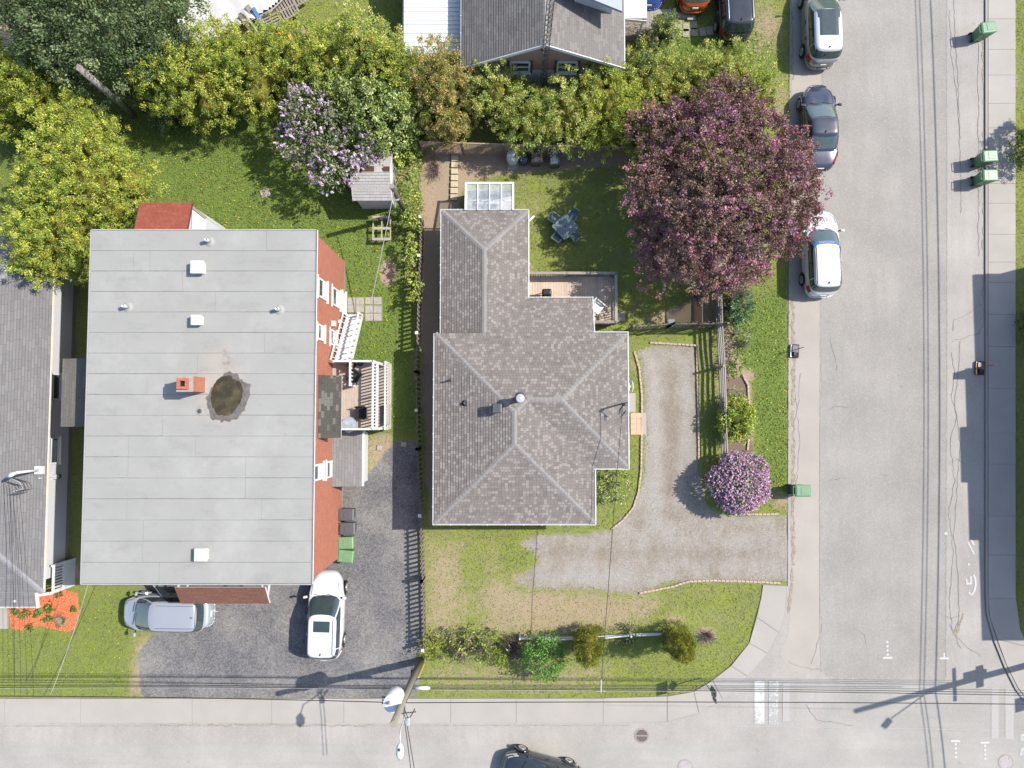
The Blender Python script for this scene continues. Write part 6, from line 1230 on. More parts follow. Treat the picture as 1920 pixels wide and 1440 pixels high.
# street line running east-west
def lw(pxw, pxe, zp, r, mat, lab, sag=.2): cable(lab, [P(-120,pxw,zp+.2), on_pole(zp)+Vector((0,-.16,0)), P(2040,pxe,zp+.2)], r, sag, mat, 'street cables on the utility pole')
lw(1290,1306,3.85,.017,'wire','lower black telephone cable along the south pavement'); lw(1292,1309,3.95,.007,'wire_pale','pale messenger wire beside the telephone cables along the south pavement'); lw(1286,1301,3.7,.016,'wire','upper black telephone cable along the south pavement')
lw(1305,1322,5.6,.02,'wire','twisted black power cable over the south pavement'); lw(1280,1296,3.55,.010,'wire','thin black cable nearest the front lawn above the south pavement')
cable('pale span wire crossing the street mouth', [P(1380,1362,5.8),P(1950,1372,5.8)], .007, .1, 'wire_pale')
J1 = P(1127,1294,4.0); cable('service cable from the street line to the taupe roofed house', [J1, P(1140,1110,3.9), MAST_E+Vector((-.2,-.1,.05))], .016, .12, 'wire'); obj_j = thing('cable_clamp', J1, 'pale clamp where the service cable leaves the street line', 'clamp'); obj('clamp', MB().bar(J1+Vector((.0,-.1,0)),J1+Vector((.01,.5,.02)),.05,.05), M['wire_pale'], obj_j); obj('tie', MB().tube([J1+Vector((-.2,-.05,.0)),J1+Vector((.2,-.05,0))],.014,6), M['wire_pale'], obj_j)
for k in range(4): cable('service cable from the street line to the mast of the grey roofed neighbour', [P(27+12*k,1305,4.6), MAST_W+Vector((-.35+.16*k,-.3-.1*k,0))], .009 if k else .014, .12, 'wire', 'service cables over the grey neighbour roof')
cable('pale service cable from the street line to the corner of the flat roof', [P(95,1302,4.4), Vector((BX0+.15,BS-.02,ZT-.3))], .012, .15, 'wire_pale'); cable('black service cable beside the pale one at the corner of the flat roof', [P(82,1305,4.2), Vector((BX0+.4,BS-.02,ZT-.5))], .012, .2, 'wire')
cable('pair of cables crossing the street from the utility pole, western one', [on_pole(6.1), P(775,1480,6.3)], .018, .05); cable('pair of cables crossing the street from the utility pole, eastern one', [on_pole(5.9), P(783,1480,6.3)], .018, .05)
for k, (x, z) in enumerate(((0,7.1),(.05,6.9),(.35,6.55))): cable(('top','middle','heavy lower')[k]+' cable of the line along the far side of the street', [bE+Vector((x,-14,z-.1)), bE+Vector((x,0,z+.1)), bE+Vector((x+.5,40,z-.2))], .022 if k < 2 else .034, .45, 'wire', None, 24)
# clothesline
cable('striped clothesline rope from the pole by the shed to the white stairs', [p3t+Vector((0,-.1,-.5)), P(690,591,1.0)], .02, .12, 'wire_pale'); 
# corner road sign
b = P(1315,1271); sg_ = thing('road_sign', (b.x,b.y,0), 'street sign post with a panel facing the street at the grass corner', 'sign'); obj('post', MB().tube([(b.x,b.y,0),(b.x,b.y,2.7)],.03,8), M['galv'], sg_); obj('panel', MB().obox((b.x+.02,b.y,2.35),(.03,.62,.62)), M['dark_metal'], sg_); obj('panel', MB().obox((b.x+.06,b.y,1.75),(.02,.4,.4),0,R(45)), M['dark_metal'], sg_)
b = shadow_base(1909,1322,2.4); s2 = thing('road_sign', (b.x,b.y,0), 'sign post at the far corner casting its shadow on the crossing', 'sign'); obj('post', MB().tube([(b.x,b.y,0),(b.x,b.y,2.6)],.03,8), M['galv'], s2); obj('panel', MB().obox((b.x-.03,b.y,2.3),(.03,.7,.55)), M['dark_metal'], s2)
# lane delineators
def delin(px, py, lab, cap_, rod, hh, hz=0.02):
    q = P(px,py,.1); r = thing('road_delineator', (q.x,q.y,hz), lab, 'delineator'); obj('base', MB().obox((q.x,q.y,hz+.06),(.46,.72,.12),R(-4)), M['rubber'], r, bevel=.03); obj('ballast', MB().obox((q.x,q.y+.1,hz+.15),(.34,.4,.09),R(-4)), M['dark_metal'], r, bevel=.02); obj('bracket', MB().obox((q.x-.05,q.y-.15,hz+.19),(.12,.2,.14)), M['black'], r); obj('side_strip', MB().obox((q.x-.2,q.y,hz+.125),(.07,.66,.02),R(-4)), cap_, r)
    obj('rod', MB().tube([(q.x,q.y+.05,hz+.1),(q.x+.02,q.y+.09,hz+hh)],.02,6), rod, r)
delin(1490,658,'grey ballast block with a thin rod at the west edge of the street', M['galv'], M['black'], 1.25); delin(1837,690,'black and orange ballast block with a thin red rod beside the shaded kerb', M['orange_lens'], M['red_lens'], 1.3)
# drain and manholes
M['iron'] = plain('rusty_iron', (.30,.245,.225), .7, .2, 12)
q = P(1203,1379); dn = thing('storm_drain', (q.x,q.y,.0), 'round iron storm drain with slotted grate in the street', 'drain'); obj('frame', MB().lathe((q.x,q.y,.0),[(.39,0),(.39,.032),(.31,.032),(.31,.024)],32), M['iron'], dn); obj('pit', MB().lathe((q.x,q.y,.0),[(.305,0),(.305,.026)],32), M['black'], dn)
for i in range(11):
    x = -.27+.054*i; h_ = math.sqrt(max(.01,.305**2-x*x)); obj('bar', MB().box(q.x+x-.010,q.y-h_,.022,q.x+x+.010,q.y+h_,.0315), M['iron'], dn)
obj('bar', MB().box(q.x-.30,q.y-.03,.0318,q.x+.30,q.y+.03,.034), M['iron'], dn)
for px, py, lab in ((1284,1438,'round iron manhole cover near the storm drain'),(1885,1429,'round iron manhole cover beyond the crossing')):
    q = P(px,py); mh = thing('manhole_cover', (q.x,q.y,0), lab, 'manhole'); obj('rim', MB().lathe((q.x,q.y,.0),[(.40,0),(.40,.030),(.35,.030)],32), M['iron'], mh); obj('plate', MB().lathe((q.x,q.y,.0),[(.34,0),(.34,.033)],32), plain('grey_iron',(.36,.33,.325),.7,.12,14), mh)
    for k in range(3): obj('lift_hole', MB().lathe((q.x+.26*math.cos(k*2.1+.9),q.y+.26*math.sin(k*2.1+.9),.0),[(.022,0),(.022,.0345)],10), M['black'], mh)
# ------------------------------------------------------------------ foliage
def leaf_mesh(name, C, U, S, col, mat, parent=None):
    """one diamond-shaped leaf per row: centre C, half-length vector U, half-width vector S"""
    n = len(C); v = np.empty((n,4,3)); v[:,0] = C-U; v[:,1] = C+S+U*.1; v[:,2] = C+U; v[:,3] = C-S+U*.1
    off = np.zeros(3)
    if parent is not None: off = np.array(parent.location)
    me = bpy.data.meshes.new(name); me.vertices.add(n*4); me.vertices.foreach_set('co', (v-off).reshape(-1)); me.loops.add(n*4); me.loops.foreach_set('vertex_index', np.arange(n*4)); me.polygons.add(n)
    me.polygons.foreach_set('loop_start', np.arange(n)*4); me.polygons.foreach_set('loop_total', np.full(n,4)); me.update(calc_edges=True)
    at = me.color_attributes.new('Col','FLOAT_COLOR','POINT'); c4 = np.ones((n,4,4)); c4[:,:,:3] = np.clip(col,0,1)[:,None]; at.data.foreach_set('color', c4.reshape(-1))
    me.materials.append(mat); o = bpy.data.objects.new(name, me); COL.objects.link(o)
    if parent is not None: o.parent = parent
    return o
def unit(a): return a/np.maximum(np.linalg.norm(a,axis=-1,keepdims=True),1e-9)
def clumps(lumps, dens, rng, jitter=.14, fill=.0, zmin=.15, low=-.45):
    """points over the outside of a union of ellipsoids, with outward directions"""
    Ps, Ds, Ks = [], [], []; Ls = np.array(lumps, float)
    for k, l in enumerate(Ls):
        c, r = l[:3], l[3:6]; ar = 4*math.pi*(((r[0]*r[1])**1.6+(r[0]*r[2])**1.6+(r[1]*r[2])**1.6)/3)**(1/1.6); n = max(8,int(ar*dens*1.3)); d = unit(rng.normal(size=(n,3))); d = d[(d[:,2] > low)&(rng.random(n) < .62+.5*d[:,2])]; n = len(d)
        rad = 1+np.clip(rng.normal(0,jitter,n),-.4,.3); f = rng.random(n) < fill; rad[f] *= rng.uniform(.45,.9,f.sum()); p = c+d*r*rad[:,None]; ok = p[:,2] > zmin
        for j, m in enumerate(Ls):
            if j != k: ok &= (((p-m[:3])/(m[3:6]*.82))**2).sum(1) > 1
        Ps.append(p[ok]); Ds.append(unit(d[ok]/r)); Ks.append(np.full(ok.sum(), k))
    global LAST_K; LAST_K = np.concatenate(Ks)
    return np.concatenate(Ps), np.concatenate(Ds)
def foliage(name, lumps, dens, per, size, cols, rng, parent, rc=.22, aspect=.5, up=.3, flat=.5, jitter=.14, fill=.15, zmin=.15, mat=None, cvar=.22, low=-.45, wts=None, tint=None):
    p, d = clumps(lumps, dens, rng, jitter, fill, zmin, low); n = len(p); cols = np.array(cols); ci = rng.choice(len(cols), n, p=wts); cc = cols[ci]*(1+rng.normal(0,.12,(n,1)))
    if tint is not None: tt = np.array(tint)[LAST_K]; pk = rng.random(n) < tt[:,3]; cc[pk] = tt[pk,:3]*(1+rng.normal(0,.15,(pk.sum(),1)))
    P_ = np.repeat(p,per,0); D = np.repeat(d,per,0); C = P_+rng.normal(0,rc*.55,(n*per,3)); ax = unit(D*(1-flat)+rng.normal(0,.6,(n*per,3))+np.array([0,0,up])); nr = unit(D*flat+rng.normal(0,.5,(n*per,3))); sd = unit(np.cross(ax,nr)); s = size*rng.uniform(.6,1.35,(n*per,1))
    col = np.repeat(cc,per,0)*(1+rng.normal(0,cvar,(n*per,1)))*(1+rng.normal(0,.06,(n*per,3))); ok = C[:,2] > zmin*.5
    return leaf_mesh(name, C[ok], (ax*s)[ok], (sd*s*aspect)[ok], np.abs(col[ok]), mat or M['leaf'], parent)
def core(name, lumps, colr, parent, rng, k=.72, matname=None):
    """the dense inside of a hedge: twigs and old foliage"""
    mb = MB()
    for l in lumps:
        n, m = 12, 7
        for i in range(m+1):
            for j in range(n):
                th, ph = math.pi*(i/m), 2*math.pi*j/n; q = k*(1+rng.normal(0,.06)); mb.v.append((l[0]+l[3]*q*math.sin(th)*math.cos(ph), l[1]+l[4]*q*math.sin(th)*math.sin(ph), max(.02,l[2]+l[5]*q*math.cos(th))))
        b = len(mb.v)-(m+1)*n
        for i in range(m):
            for j in range(n): mb.f.append([b+i*n+j, b+(i+1)*n+j, b+(i+1)*n+(j+1)%n, b+i*n+(j+1)%n]); mb.uv.append(None)
    return obj(name, mb, colr, parent, True)
def trunk(base, top, r, parent, limbs, rng, mat=None, nm='trunk'):
    base, top = Vector(base), Vector(top); mb = MB(); mid = base.lerp(top,.5)+Vector((rng.normal(0,.06),rng.normal(0,.06),0)); mb.tube([base-Vector((0,0,.05)),mid,top],[r,r*.75,r*.4],9)
    for l in limbs:
        e = Vector(l); s0 = base.lerp(top,rng.uniform(.35,.8)); m_ = s0.lerp(e,.5)+Vector((0,0,.15)); mb.tube([s0,m_,e],[r*.45,r*.28,r*.1],6,False)
    return obj(nm, mb, mat or M['bark'], parent, True)
CED = [(.30,.34,.05),(.24,.295,.05),(.36,.37,.065),(.185,.245,.045),(.33,.365,.06)]; CEDG = [(.30,.355,.08),(.36,.385,.095),(.23,.295,.07),(.40,.41,.12)]; CEDB = [(.33,.28,.10),(.28,.25,.09),(.37,.28,.09),(.22,.22,.06)]
DKG = [(.085,.125,.05),(.125,.17,.075),(.16,.19,.085),(.07,.105,.042)]
def leafcol(c): return plain('inner_foliage_%d' % (len(bpy.data.materials)), tuple(c), .9, .3, 7, .1, bump=.05)
core_y, core_d = leafcol((.20,.19,.035)), leafcol((.10,.13,.055))
def cedar(px, py, z, r, rz, label, cols=CED, ry=None, seed=0, grp='cedars of the boundary hedge', dens=5.4, size=.047, cm=None, subs=5, name='cedar_tree', cat='tree'):
    """a cedar of the hedge: centre of the crown at a pixel and height, radii in metres"""
    rng = np.random.default_rng(seed+int(px*7+py)); c = P(px,py,z); ry = ry or r; t_ = thing(name, (c.x,c.y,0), label, cat, grp); lumps = [(c.x,c.y,z,r*.85,ry*.85,rz)]
    for k in range(subs):
        a = 2*math.pi*k/subs+rng.uniform(-.4,.4); q = rng.uniform(.45,.68); lumps.append((c.x+r*q*math.cos(a),c.y+ry*q*math.sin(a),z+rng.uniform(-.5,.25)*rz,r*rng.uniform(.42,.6),ry*rng.uniform(.42,.6),rz*rng.uniform(.5,.72)))
    foliage('crown', lumps, dens, 74, size, cols, rng, t_, .155, .42, .3, .45, .2, .25)
    core('inner_branches', lumps, cm or core_y, t_, rng, .5); trunk((c.x,c.y,0),(c.x,c.y,z+rz*.3), .14, t_, [], rng); return t_
cn = ['yellow green cedar at the far west end of the hedge','yellow green cedar left of the bare grey pole','yellow green cedar under the bare grey pole','yellow green cedar at the lawn corner west of the apartment house','broad yellow green cedar in the clump west of the back lawn','yellow green cedar above the west corner of the flat roof','yellow green cedar touching the corner of the flat roof']
for i,(px,py,z,r,rz) in enumerate([(22,165,2.2,1.7,2.2),(95,185,2.4,1.4,2.3),(175,250,2.4,1.4,2.2),(150,285,3.0,2.2,2.7),(175,340,3.0,2.7,2.8),(130,420,2.8,2.5,2.6),(100,478,2.4,1.7,2.3)]): cedar(px,py,z,r,rz,cn[i])
tree_l = ['cedar in the middle of the north hedge above the back lawn, westmost','cedar in the north hedge beside the dark conifer','cedar behind the lawn hedge next to the white tarpaulin','cedar in the north hedge below the wood pallets','cedar in the north hedge below the yellow crate','cedar in the north hedge above the purple lilac','cedar in the north hedge beside the metal roof annex','cedar in front of the metal roof annex']
for i,(px,py,z,r,rz,cl) in enumerate([(325,160,2.4,1.7,2.4,CED),(392,165,2.5,2.0,2.5,CED),(420,105,2.4,1.7,2.4,CED),(488,140,2.5,2.0,2.5,CED),(560,115,2.4,1.8,2.4,CED),(625,120,2.4,1.9,2.5,CED),(700,100,2.6,1.7,2.6,CEDG),(740,150,2.4,1.5,2.4,CED)]): cedar(px,py,z,r,rz,tree_l[i],cl)
nl = ['tawny upright cedar in front of the metal roof annex','tall green cedar before the west window of the gable house','green cedar behind the rain barrel','broad green cedar before the antenna tower','green cedar before the east corner of the gable house','low green cedar behind the lattice fence by the purple tree']
for i,(px,py,z,r,rz,cl) in enumerate([(828,152,2.7,1.5,2.7,CEDB),(928,178,2.2,1.45,2.2,CEDG),(990,222,1.9,1.5,1.9,CEDG),(1065,212,2.1,1.75,2.1,CEDG),(1135,200,2.1,1.7,2.1,CED),(1185,222,1.9,1.4,1.9,CED)]): cedar(px,py,z,r,rz,nl[i],cl,ry=r*1.15)
cedar(838,215,2.0,1.5,2.0,'low cedar behind the lattice fence at the shed side',CEDB); cedar(775,190,2.0,1.5,2.0,'shaded cedar between the green lilac and the tawny cedar',CEDG)
cedar(1215,120,1.2,1.2,1.2,'small dark cedar beside the plank porch',DKG+CEDG,cm=core_d); cedar(1247,62,1.5,.8,1.5,'slim dark conifer by the concrete slabs',DKG+CEDG,cm=core_d)
for i,(px,py,r) in enumerate([(1235,152,1.7),(1310,148,1.9),(1380,150,1.6)]): cedar(px,py,1.6,r,1.6,['cedar of the low hedge nearest the gable house','cedar in the middle of the low hedge behind the purple tree','cedar of the low hedge nearest the street'][i],CEDG,ry=1.5)
cedar(1425,175,1.0,.9,1.0,'low cedar at the street end of the hedge',CEDG)
# dark conifer at the north-west
rng = np.random.default_rng(11)
def big_tree(label, px, py, z, lump_px, cols, base, size, dens, per, name='leafy_tree', seed=1, rc=.3, flat=.5, up=.2, grp=None, r=.25, h=3, cm=None, fill=.35, aspect=.5, jit=.18, low=-.5, tint=None):
    rng = np.random.default_rng(seed); b = P(*base); t_ = thing(name, (b.x,b.y,0), label, 'tree', grp); lumps = []
    for (x,y,zz_,rx,rz) in lump_px: c = P(x,y,zz_); lumps.append((c.x,c.y,zz_,rx,rx,rz))
    cr = foliage('crown', lumps, dens, per, size, cols, rng, t_, rc, aspect, up, flat, jit, fill, low=low, tint=tint)
    if cm: core('inner_branches', lumps, cm, t_, rng, .6)
    trunk((b.x,b.y,0),(b.x,b.y,h), r, t_, [(l[0],l[1],l[2]) for l in lumps[:24]], rng); return t_, lumps, rng
big_tree('large dark green conifer at the bare soil corner behind the hedge', 0,0,0, [(190,40,4.5,3.2,3),(110,60,3.8,2.0,2.2),(280,50,3.8,2.2,2.4),(220,-30,5,3,2.6),(100,0,4,2.2,2.2),(310,100,2.6,1.3,1.6),(250,110,2.6,1.5,1.6),(150,95,2.6,1.6,1.6),(320,0,3.6,1.4,1.6)], DKG, (215,75), .068, 4.6, 70, 'conifer_tree', 3, .30, .25, .3, cm=core_d, r=.3, h=4.5)
cedar(95,150,1.6,1.3,1.6,'shaded cedar below the dark conifer',CEDG); cedar(250,150,1.4,1.0,1.5,'shaded low cedar between the dark conifer and the bare pole',CEDG); cedar(15,225,1.6,1.3,1.6,'low cedar at the west lawn edge',CED); cedar(315,215,.9,.9,1.0,'low shaded shrub at the foot of the hedge by the back lawn',DKG,cm=core_d)
# green leafed lilac and the mauve lilac by the shed
GRN = [(.21,.265,.07),(.27,.33,.105),(.16,.21,.055),(.33,.38,.15)]; LIL = [(.47,.36,.50),(.56,.46,.58),(.41,.28,.46),(.62,.54,.63)]; LILP = [(.50,.32,.46),(.58,.42,.54),(.43,.25,.40),(.62,.51,.60)]
big_tree('bright green leafy tree behind the garden shed', 0,0,0, [(715,205,2.9,1.4,1.4),(680,225,2.6,1.1,1.2),(725,255,2.2,1.1,1.2),(655,165,2.8,1.0,1.1),(620,160,2.8,.9,1.0),(750,215,2.3,.8,1.0)], GRN, (712,262), .075, 6.5, 26, 'leafy_tree', 6, .2, .6, .1, r=.12, h=2.2, fill=.3)
def blossoms(parent, lumps, n, rng, cols, size=.05, per=46, ln=.17, minz=0, part='flower_mass', test=None, dens=20):
    p, d = clumps(lumps, dens, rng, .06, 0, .3, -.1); 
    if test is not None: k = test(p); p, d = p[k], d[k]
    i = rng.choice(len(p), min(n,len(p)), False); p, d = p[i], d[i]; d = unit(d*.8+np.array([0,0,.6])+rng.normal(0,.25,d.shape)); n = len(p); cc = np.array(cols)[rng.integers(0,len(cols),n)]
    t_ = rng.random((n*per,1))**.8; D = np.repeat(d,per,0); C = np.repeat(p,per,0)+D*t_*ln*1.3+unit(rng.normal(size=(n*per,3)))*(ln*.42*(1-t_*.8)); ax = unit(rng.normal(size=(n*per,3))); sd = unit(np.cross(ax,unit(rng.normal(size=(n*per,3))))); col = np.repeat(cc,per,0)*(1+rng.normal(0,.15,(n*per,1)))
    s = size*rng.uniform(.6,1.2,(n*per,1)); o = leaf_mesh(part, C, ax*s*.7, sd*s*.6, np.abs(col), M['petal'], parent); o['kind'] = 'stuff'; return o
LGR = [(.12,.15,.06),(.16,.185,.08),(.10,.125,.055),(.20,.20,.11)]
t_, lu, rg = big_tree('mauve flowering lilac spreading over the garden shed', 0,0,0, [(580,215,2.7,1.25,1.3),(600,270,2.4,1.5,1.4),(625,325,2.4,1.1,1.1),(665,285,2.3,1.1,1.0),(555,265,2.0,.9,1.1),(680,300,2.1,.8,.8),(640,250,2.1,1.0,1.2)], LGR, (620,290), .07, 6, 24, 'lilac_tree', 8, .2, .55, .1, r=.1, h=2.0, fill=.35)
blossoms(t_, [lu[0],lu[2],lu[3],lu[4],lu[5]], 330, rg, LIL, .055, 46, .20)
# purple-leaved crab apple
PUR = [(.165,.098,.088),(.135,.08,.068),(.22,.145,.12),(.18,.125,.09),(.19,.11,.107)]
crown_px = [(1178,300),(1200,215),(1255,188),(1330,162),(1400,165),(1455,200),(1482,240),(1503,272),(1540,315),(1545,345),(1522,372),(1512,430),(1498,480),(1455,512),(1402,500),(1385,545),(1335,560),(1285,542),(1250,535),(1200,545),(1178,500),(1190,420),(1176,360)]
rg = random.Random(41); cand = []
while len(cand) < 62:
    best = None
    for _ in range(14):
        x, y = rg.uniform(1170,1545), rg.uniform(160,560)
        if not inside(crown_px, np.array([[x]]), np.array([[y]]))[0,0]: continue
        d = min([math.hypot(x-a, y-b) for a, b in cand] + [999])
        if best is None or d > best[0]: best = (d, x, y)
    if best: cand.append(best[1:])
lp_, tint_ = [], []
for x, y in cand:
    k_ = rg.uniform(.88,1.0); x, y = 1360+(x-1360)*k_, 360+(y-360)*k_; d = math.hypot((x-1365)/190, (y-350)/195); low_left = max(0, 1-math.hypot((x-1215)/60, (y-450)/110)); z = 3.1+2.5*max(0, 1-d*d)-.9*low_left+rg.uniform(-.35,.45); r_ = rg.uniform(.5,1.05); lp_.append((x,y,z,r_,r_*.8))
    pink = rg.choice([.02,.08,.2,.42]) + (.15 if x > 1440 or y > 460 or x < 1250 else 0); tint_.append((rg.uniform(.26,.36),rg.uniform(.125,.175),rg.uniform(.16,.225),min(.6,pink)))
    lp_.append((1360+(x-1360)*.86,360+(y-360)*.86,z-1.35,1.0,.7)); tint_.append((.3,.15,.19,.1))
t_, lu, rg2 = big_tree('large purple leaved crab apple tree in pink bloom between the back lawn and the street', 0,0,0, lp_, PUR, (1345,395), .055, 6.6, 52, 'crab_apple_tree', 12, .17, .45, .2, r=.2, h=3.2, fill=.35, jit=.22, aspect=.55, tint=tint_)
blossoms(t_, lu[::2], 300, rg2, [(.38,.19,.25),(.46,.26,.31),(.32,.15,.20)], .045, 24, .17)

# ------------------------------------------------------------------ shrubs and small plants
def shrub(label, px, py, z, r, rz, cols, seed=1, dens=8, per=26, size=.06, name='shrub', subs=4, up=.2, flat=.5, rc=.16, cm=None, ry=None, cat='shrub', grp=None, aspect=.5, fill=.3):
    rng = np.random.default_rng(seed+int(px)); c = P(px,py,z); ry = ry or r; t_ = thing(name, (c.x,c.y,0), label, cat, grp); lumps = [(c.x,c.y,z,r*.8,ry*.8,rz)]
    for k in range(subs): a = 2*math.pi*k/subs+rng.uniform(-.4,.4); q = rng.uniform(.4,.6); lumps.append((c.x+r*q*math.cos(a),c.y+ry*q*math.sin(a),z-rng.uniform(0,.2)*rz,r*.5,ry*.5,rz*.75))
    foliage('foliage', lumps, dens, per, size, cols, rng, t_, rc, aspect, up, flat, .13, fill, .05)
    if cm: core('inner_branches', lumps, cm, t_, rng, .65)
    st = MB()
    for k in range(5): a = k*1.26; st.tube([(c.x,c.y,0),(c.x+.3*r*math.cos(a),c.y+.3*ry*math.sin(a),z*.6),(c.x+.6*r*math.cos(a),c.y+.6*ry*math.sin(a),z)],[.03,.02,.008],5,False)
    obj('stem', st, M['bark'], t_); return t_, lumps, rng
t_, lu, rg = shrub('ball shaped pink lilac at the street side of the gravel drive', 1386,906,1.15,1.6,1.05,LGR,dens=9,size=.055,name='lilac_shrub',subs=6); blossoms(t_, lu, 2600, rg, LILP, .048, 22, .13, dens=120)
shrub('yellow green spirea above the round pink lilac', 1384,786,.85,1.0,.85,[(.27,.34,.05),(.34,.41,.075),(.20,.28,.04),(.31,.35,.05)],ry=1.3,dens=10,size=.055,name='spirea_shrub',subs=6,cm=leafcol((.12,.13,.025))); shrub('pale edged shrub behind the yellow green spirea', 1381,742,.6,.55,.5,GRN,ry=.45,size=.05)
shrub('blue green spruce at the corner of the rail fence', 1384,572,.9,.8,1.0,[(.105,.18,.08),(.14,.225,.105),(.08,.14,.065)],ry=1.1,name='spruce_shrub',up=.1,flat=.15,aspect=.25,size=.08,cm=core_d); shrub('pale variegated shrub below the spruce', 1382,625,.5,.6,.5,[(.16,.19,.07),(.28,.31,.18),(.10,.13,.05)],ry=.75,size=.05); shrub('light green low shrub in the bed beside the rail fence', 1380,682,.5,.55,.5,[(.15,.22,.03),(.20,.27,.05),(.11,.17,.03)],ry=.8,size=.055)
t_, lu, rg = shrub('green lilac shrub with few blooms in the notch of the bungalow', 1150,906,.9,1.0,.85,GRN[:3],dens=9,name='lilac_shrub',subs=5,size=.06); blossoms(t_, lu, 9, rg, LILP, .045, 30, .15)
shrub('round bright green shrub among the front hedge', 1021,1228,1.1,1.15,1.0,[(.13,.25,.05),(.175,.31,.075),(.095,.19,.04)],dens=13,size=.055,subs=6,ry=1.1)
HG = [(.17,.22,.05),(.26,.30,.06),(.13,.165,.05),(.21,.18,.11),(.17,.14,.105)]
for i,(px,py,cl) in enumerate([(808,1205,[(.20,.24,.03),(.25,.28,.04),(.14,.17,.03)]),(838,1208,HG),(868,1208,HG),(900,1208,HG),(930,1212,HG)]): shrub(['bright yellow green shrub at the foot of the utility pole','loose green shrub next to the one at the utility pole','loose shrub in the middle of the front hedge with bare twigs','loose green shrub in the front hedge below the lawn patch','loose shrub in the front hedge before the bare twigs'][i],px,py,.6,.7,.55,cl,i,dens=6.5,per=16,size=.06,ry=.95,grp='front hedge',fill=.5)
shrub('fresh green sprig at the twiggy end of the front hedge', 935,1232,.4,.4,.35,[(.24,.30,.03),(.18,.25,.03)],9,size=.05,ry=.45)
shrub('sparse grey green shrub behind the white rail', 1180,1186,.5,.45,.4,[(.09,.11,.04),(.13,.15,.07),(.07,.085,.035)],4,dens=6,per=14,size=.06); shrub('wispy shrub in front of the white rail', 1178,1205,.35,.7,.3,[(.12,.13,.07),(.15,.15,.09)],5,dens=3.5,per=12,size=.05,ry=.35)
def twiggy(label, px, py, r, h, n=70, seed=1, col='twig', name='bare_shrub', ry=None):
    rg = random.Random(seed); q = P(px,py); t_ = thing(name, q, label, 'shrub'); mb = MB(); ry = ry or r
    for i in range(n): a = rg.uniform(0,6.28); k = rg.uniform(.3,1); e = Vector((q.x+r*k*math.cos(a),q.y+ry*k*math.sin(a),h*rg.uniform(.4,1))); s0 = Vector((q.x+rg.uniform(-.3,.3)*r,q.y+rg.uniform(-.3,.3)*ry,0)); m_ = s0.lerp(e,.55)+Vector((rg.uniform(-.08,.08),rg.uniform(-.08,.08),.08)); mb.tube([s0,m_,e],[.012,.009,.004],4,False); f = m_.lerp(e,.4); mb.tube([f,f+Vector((rg.uniform(-.2,.2),rg.uniform(-.2,.2),rg.uniform(0,.2)))],[.006,.003],4,False)
    tw_ = obj('twigs', mb, M[col], t_); tw_['kind'] = 'stuff'; obj('root_stock', MB().lathe((q.x,q.y,-.02),[(.1,0),(.07,.1),(.02,.16)],8), M['bark'], t_); return t_
twiggy('bare twiggy bush in the front lawn near the corner', 1326,1192,.55,.6,80,3); twiggy('bare grey twigs between the front hedge and the round green shrub', 962,1212,.75,.9,150,4,ry=1.0); twiggy('bare twigs among the low hedge shrubs', 880,1210,1.2,.8,120,5,ry=.7); twiggy('tangle of dead twigs against the lattice fence beside the vine', 803,272,.9,1.0,110,6,ry=.8); twiggy('dry twigs in the shrub bed below the spruce', 1388,645,.6,.4,80,7,ry=.5); twiggy('fallen twigs on the soil beside the block path', 815,318,.6,.25,90,8,ry=.9)
# two clipped upright cedars in the front lawn
def column(label, bx, by, tx, ty, h, r, seed):
    rng = np.random.default_rng(seed); b = P(bx,by); t_ = thing('columnar_cedar', (b.x,b.y,0), label, 'tree', 'upright cedars in the front lawn'); tp_ = P(tx,ty,h); lumps = []
    for k in range(6): f = k/5; q = Vector((b.x,b.y,.4)).lerp(Vector((tp_.x,tp_.y,h-.35)),f); lumps.append((q.x,q.y,q.z,r*(1-.5*f*f),r*(1-.5*f*f),.55))
    for k in range(5): a = rng.uniform(0,6.28); f = rng.uniform(.2,.75); q = Vector((b.x,b.y,.4)).lerp(Vector((tp_.x,tp_.y,h-.35)),f); lumps.append((q.x+r*.5*math.cos(a),q.y+r*.5*math.sin(a),q.z,r*.45,r*.45,.7))
    foliage('crown', lumps, 16, 56, .034, [(.15,.165,.02),(.19,.195,.026),(.11,.128,.018),(.22,.215,.03)], rng, t_, .13, .45, .9, .25, .07, .05, .05); core('inner_branches', lumps, core_y, t_, rng, .55); trunk((b.x,b.y,0),(tp_.x,tp_.y,h*.6),.07,t_,[],rng)
column('upright olive green cedar beside the round green shrub',1105,1190,1104,1236,3.6,.74,21); column('upright olive green cedar by the bare bush near the corner',1262,1188,1286,1232,3.5,.72,22)
# vine on the fence
vl = []
rng = np.random.default_rng(31); vb = P(790,330); vn = thing('fence_vine', (vb.x,vb.y,0), 'light green vine trailing down the board fence beside the garden shed', 'vine')
for k, y in enumerate(range(262,560,14)):
    x = 768+ (8 if y > 400 else 0)+rng.uniform(-6,6) + max(0,(300-y))*.0; zz_ = 1.25 if y < 470 else 1.2; rr_ = .75 if y < 330 else .62 if y < 400 else .42 if y < 520 else .3; c = P(x+ (0 if y>330 else -4),y,zz_); vl.append((c.x,c.y,zz_-.2,rr_*.75,rr_,.5))
foliage('leaves', vl, 8, 22, .065, [(.24,.30,.055),(.31,.36,.075),(.18,.235,.045),(.28,.27,.11)], rng, vn, .16, .6, .2, .5, .15, .3, .1)
st = MB()
for k in range(14): q = P(787+rng.uniform(-4,4),280+20*k); st.tube([(q.x,q.y,0),(q.x+rng.uniform(-.2,.2),q.y+.2,.6),(q.x-.1,q.y+.5,1.25)],[.02,.015,.008],5,False)
obj('stem', st, M['bark'], vn)
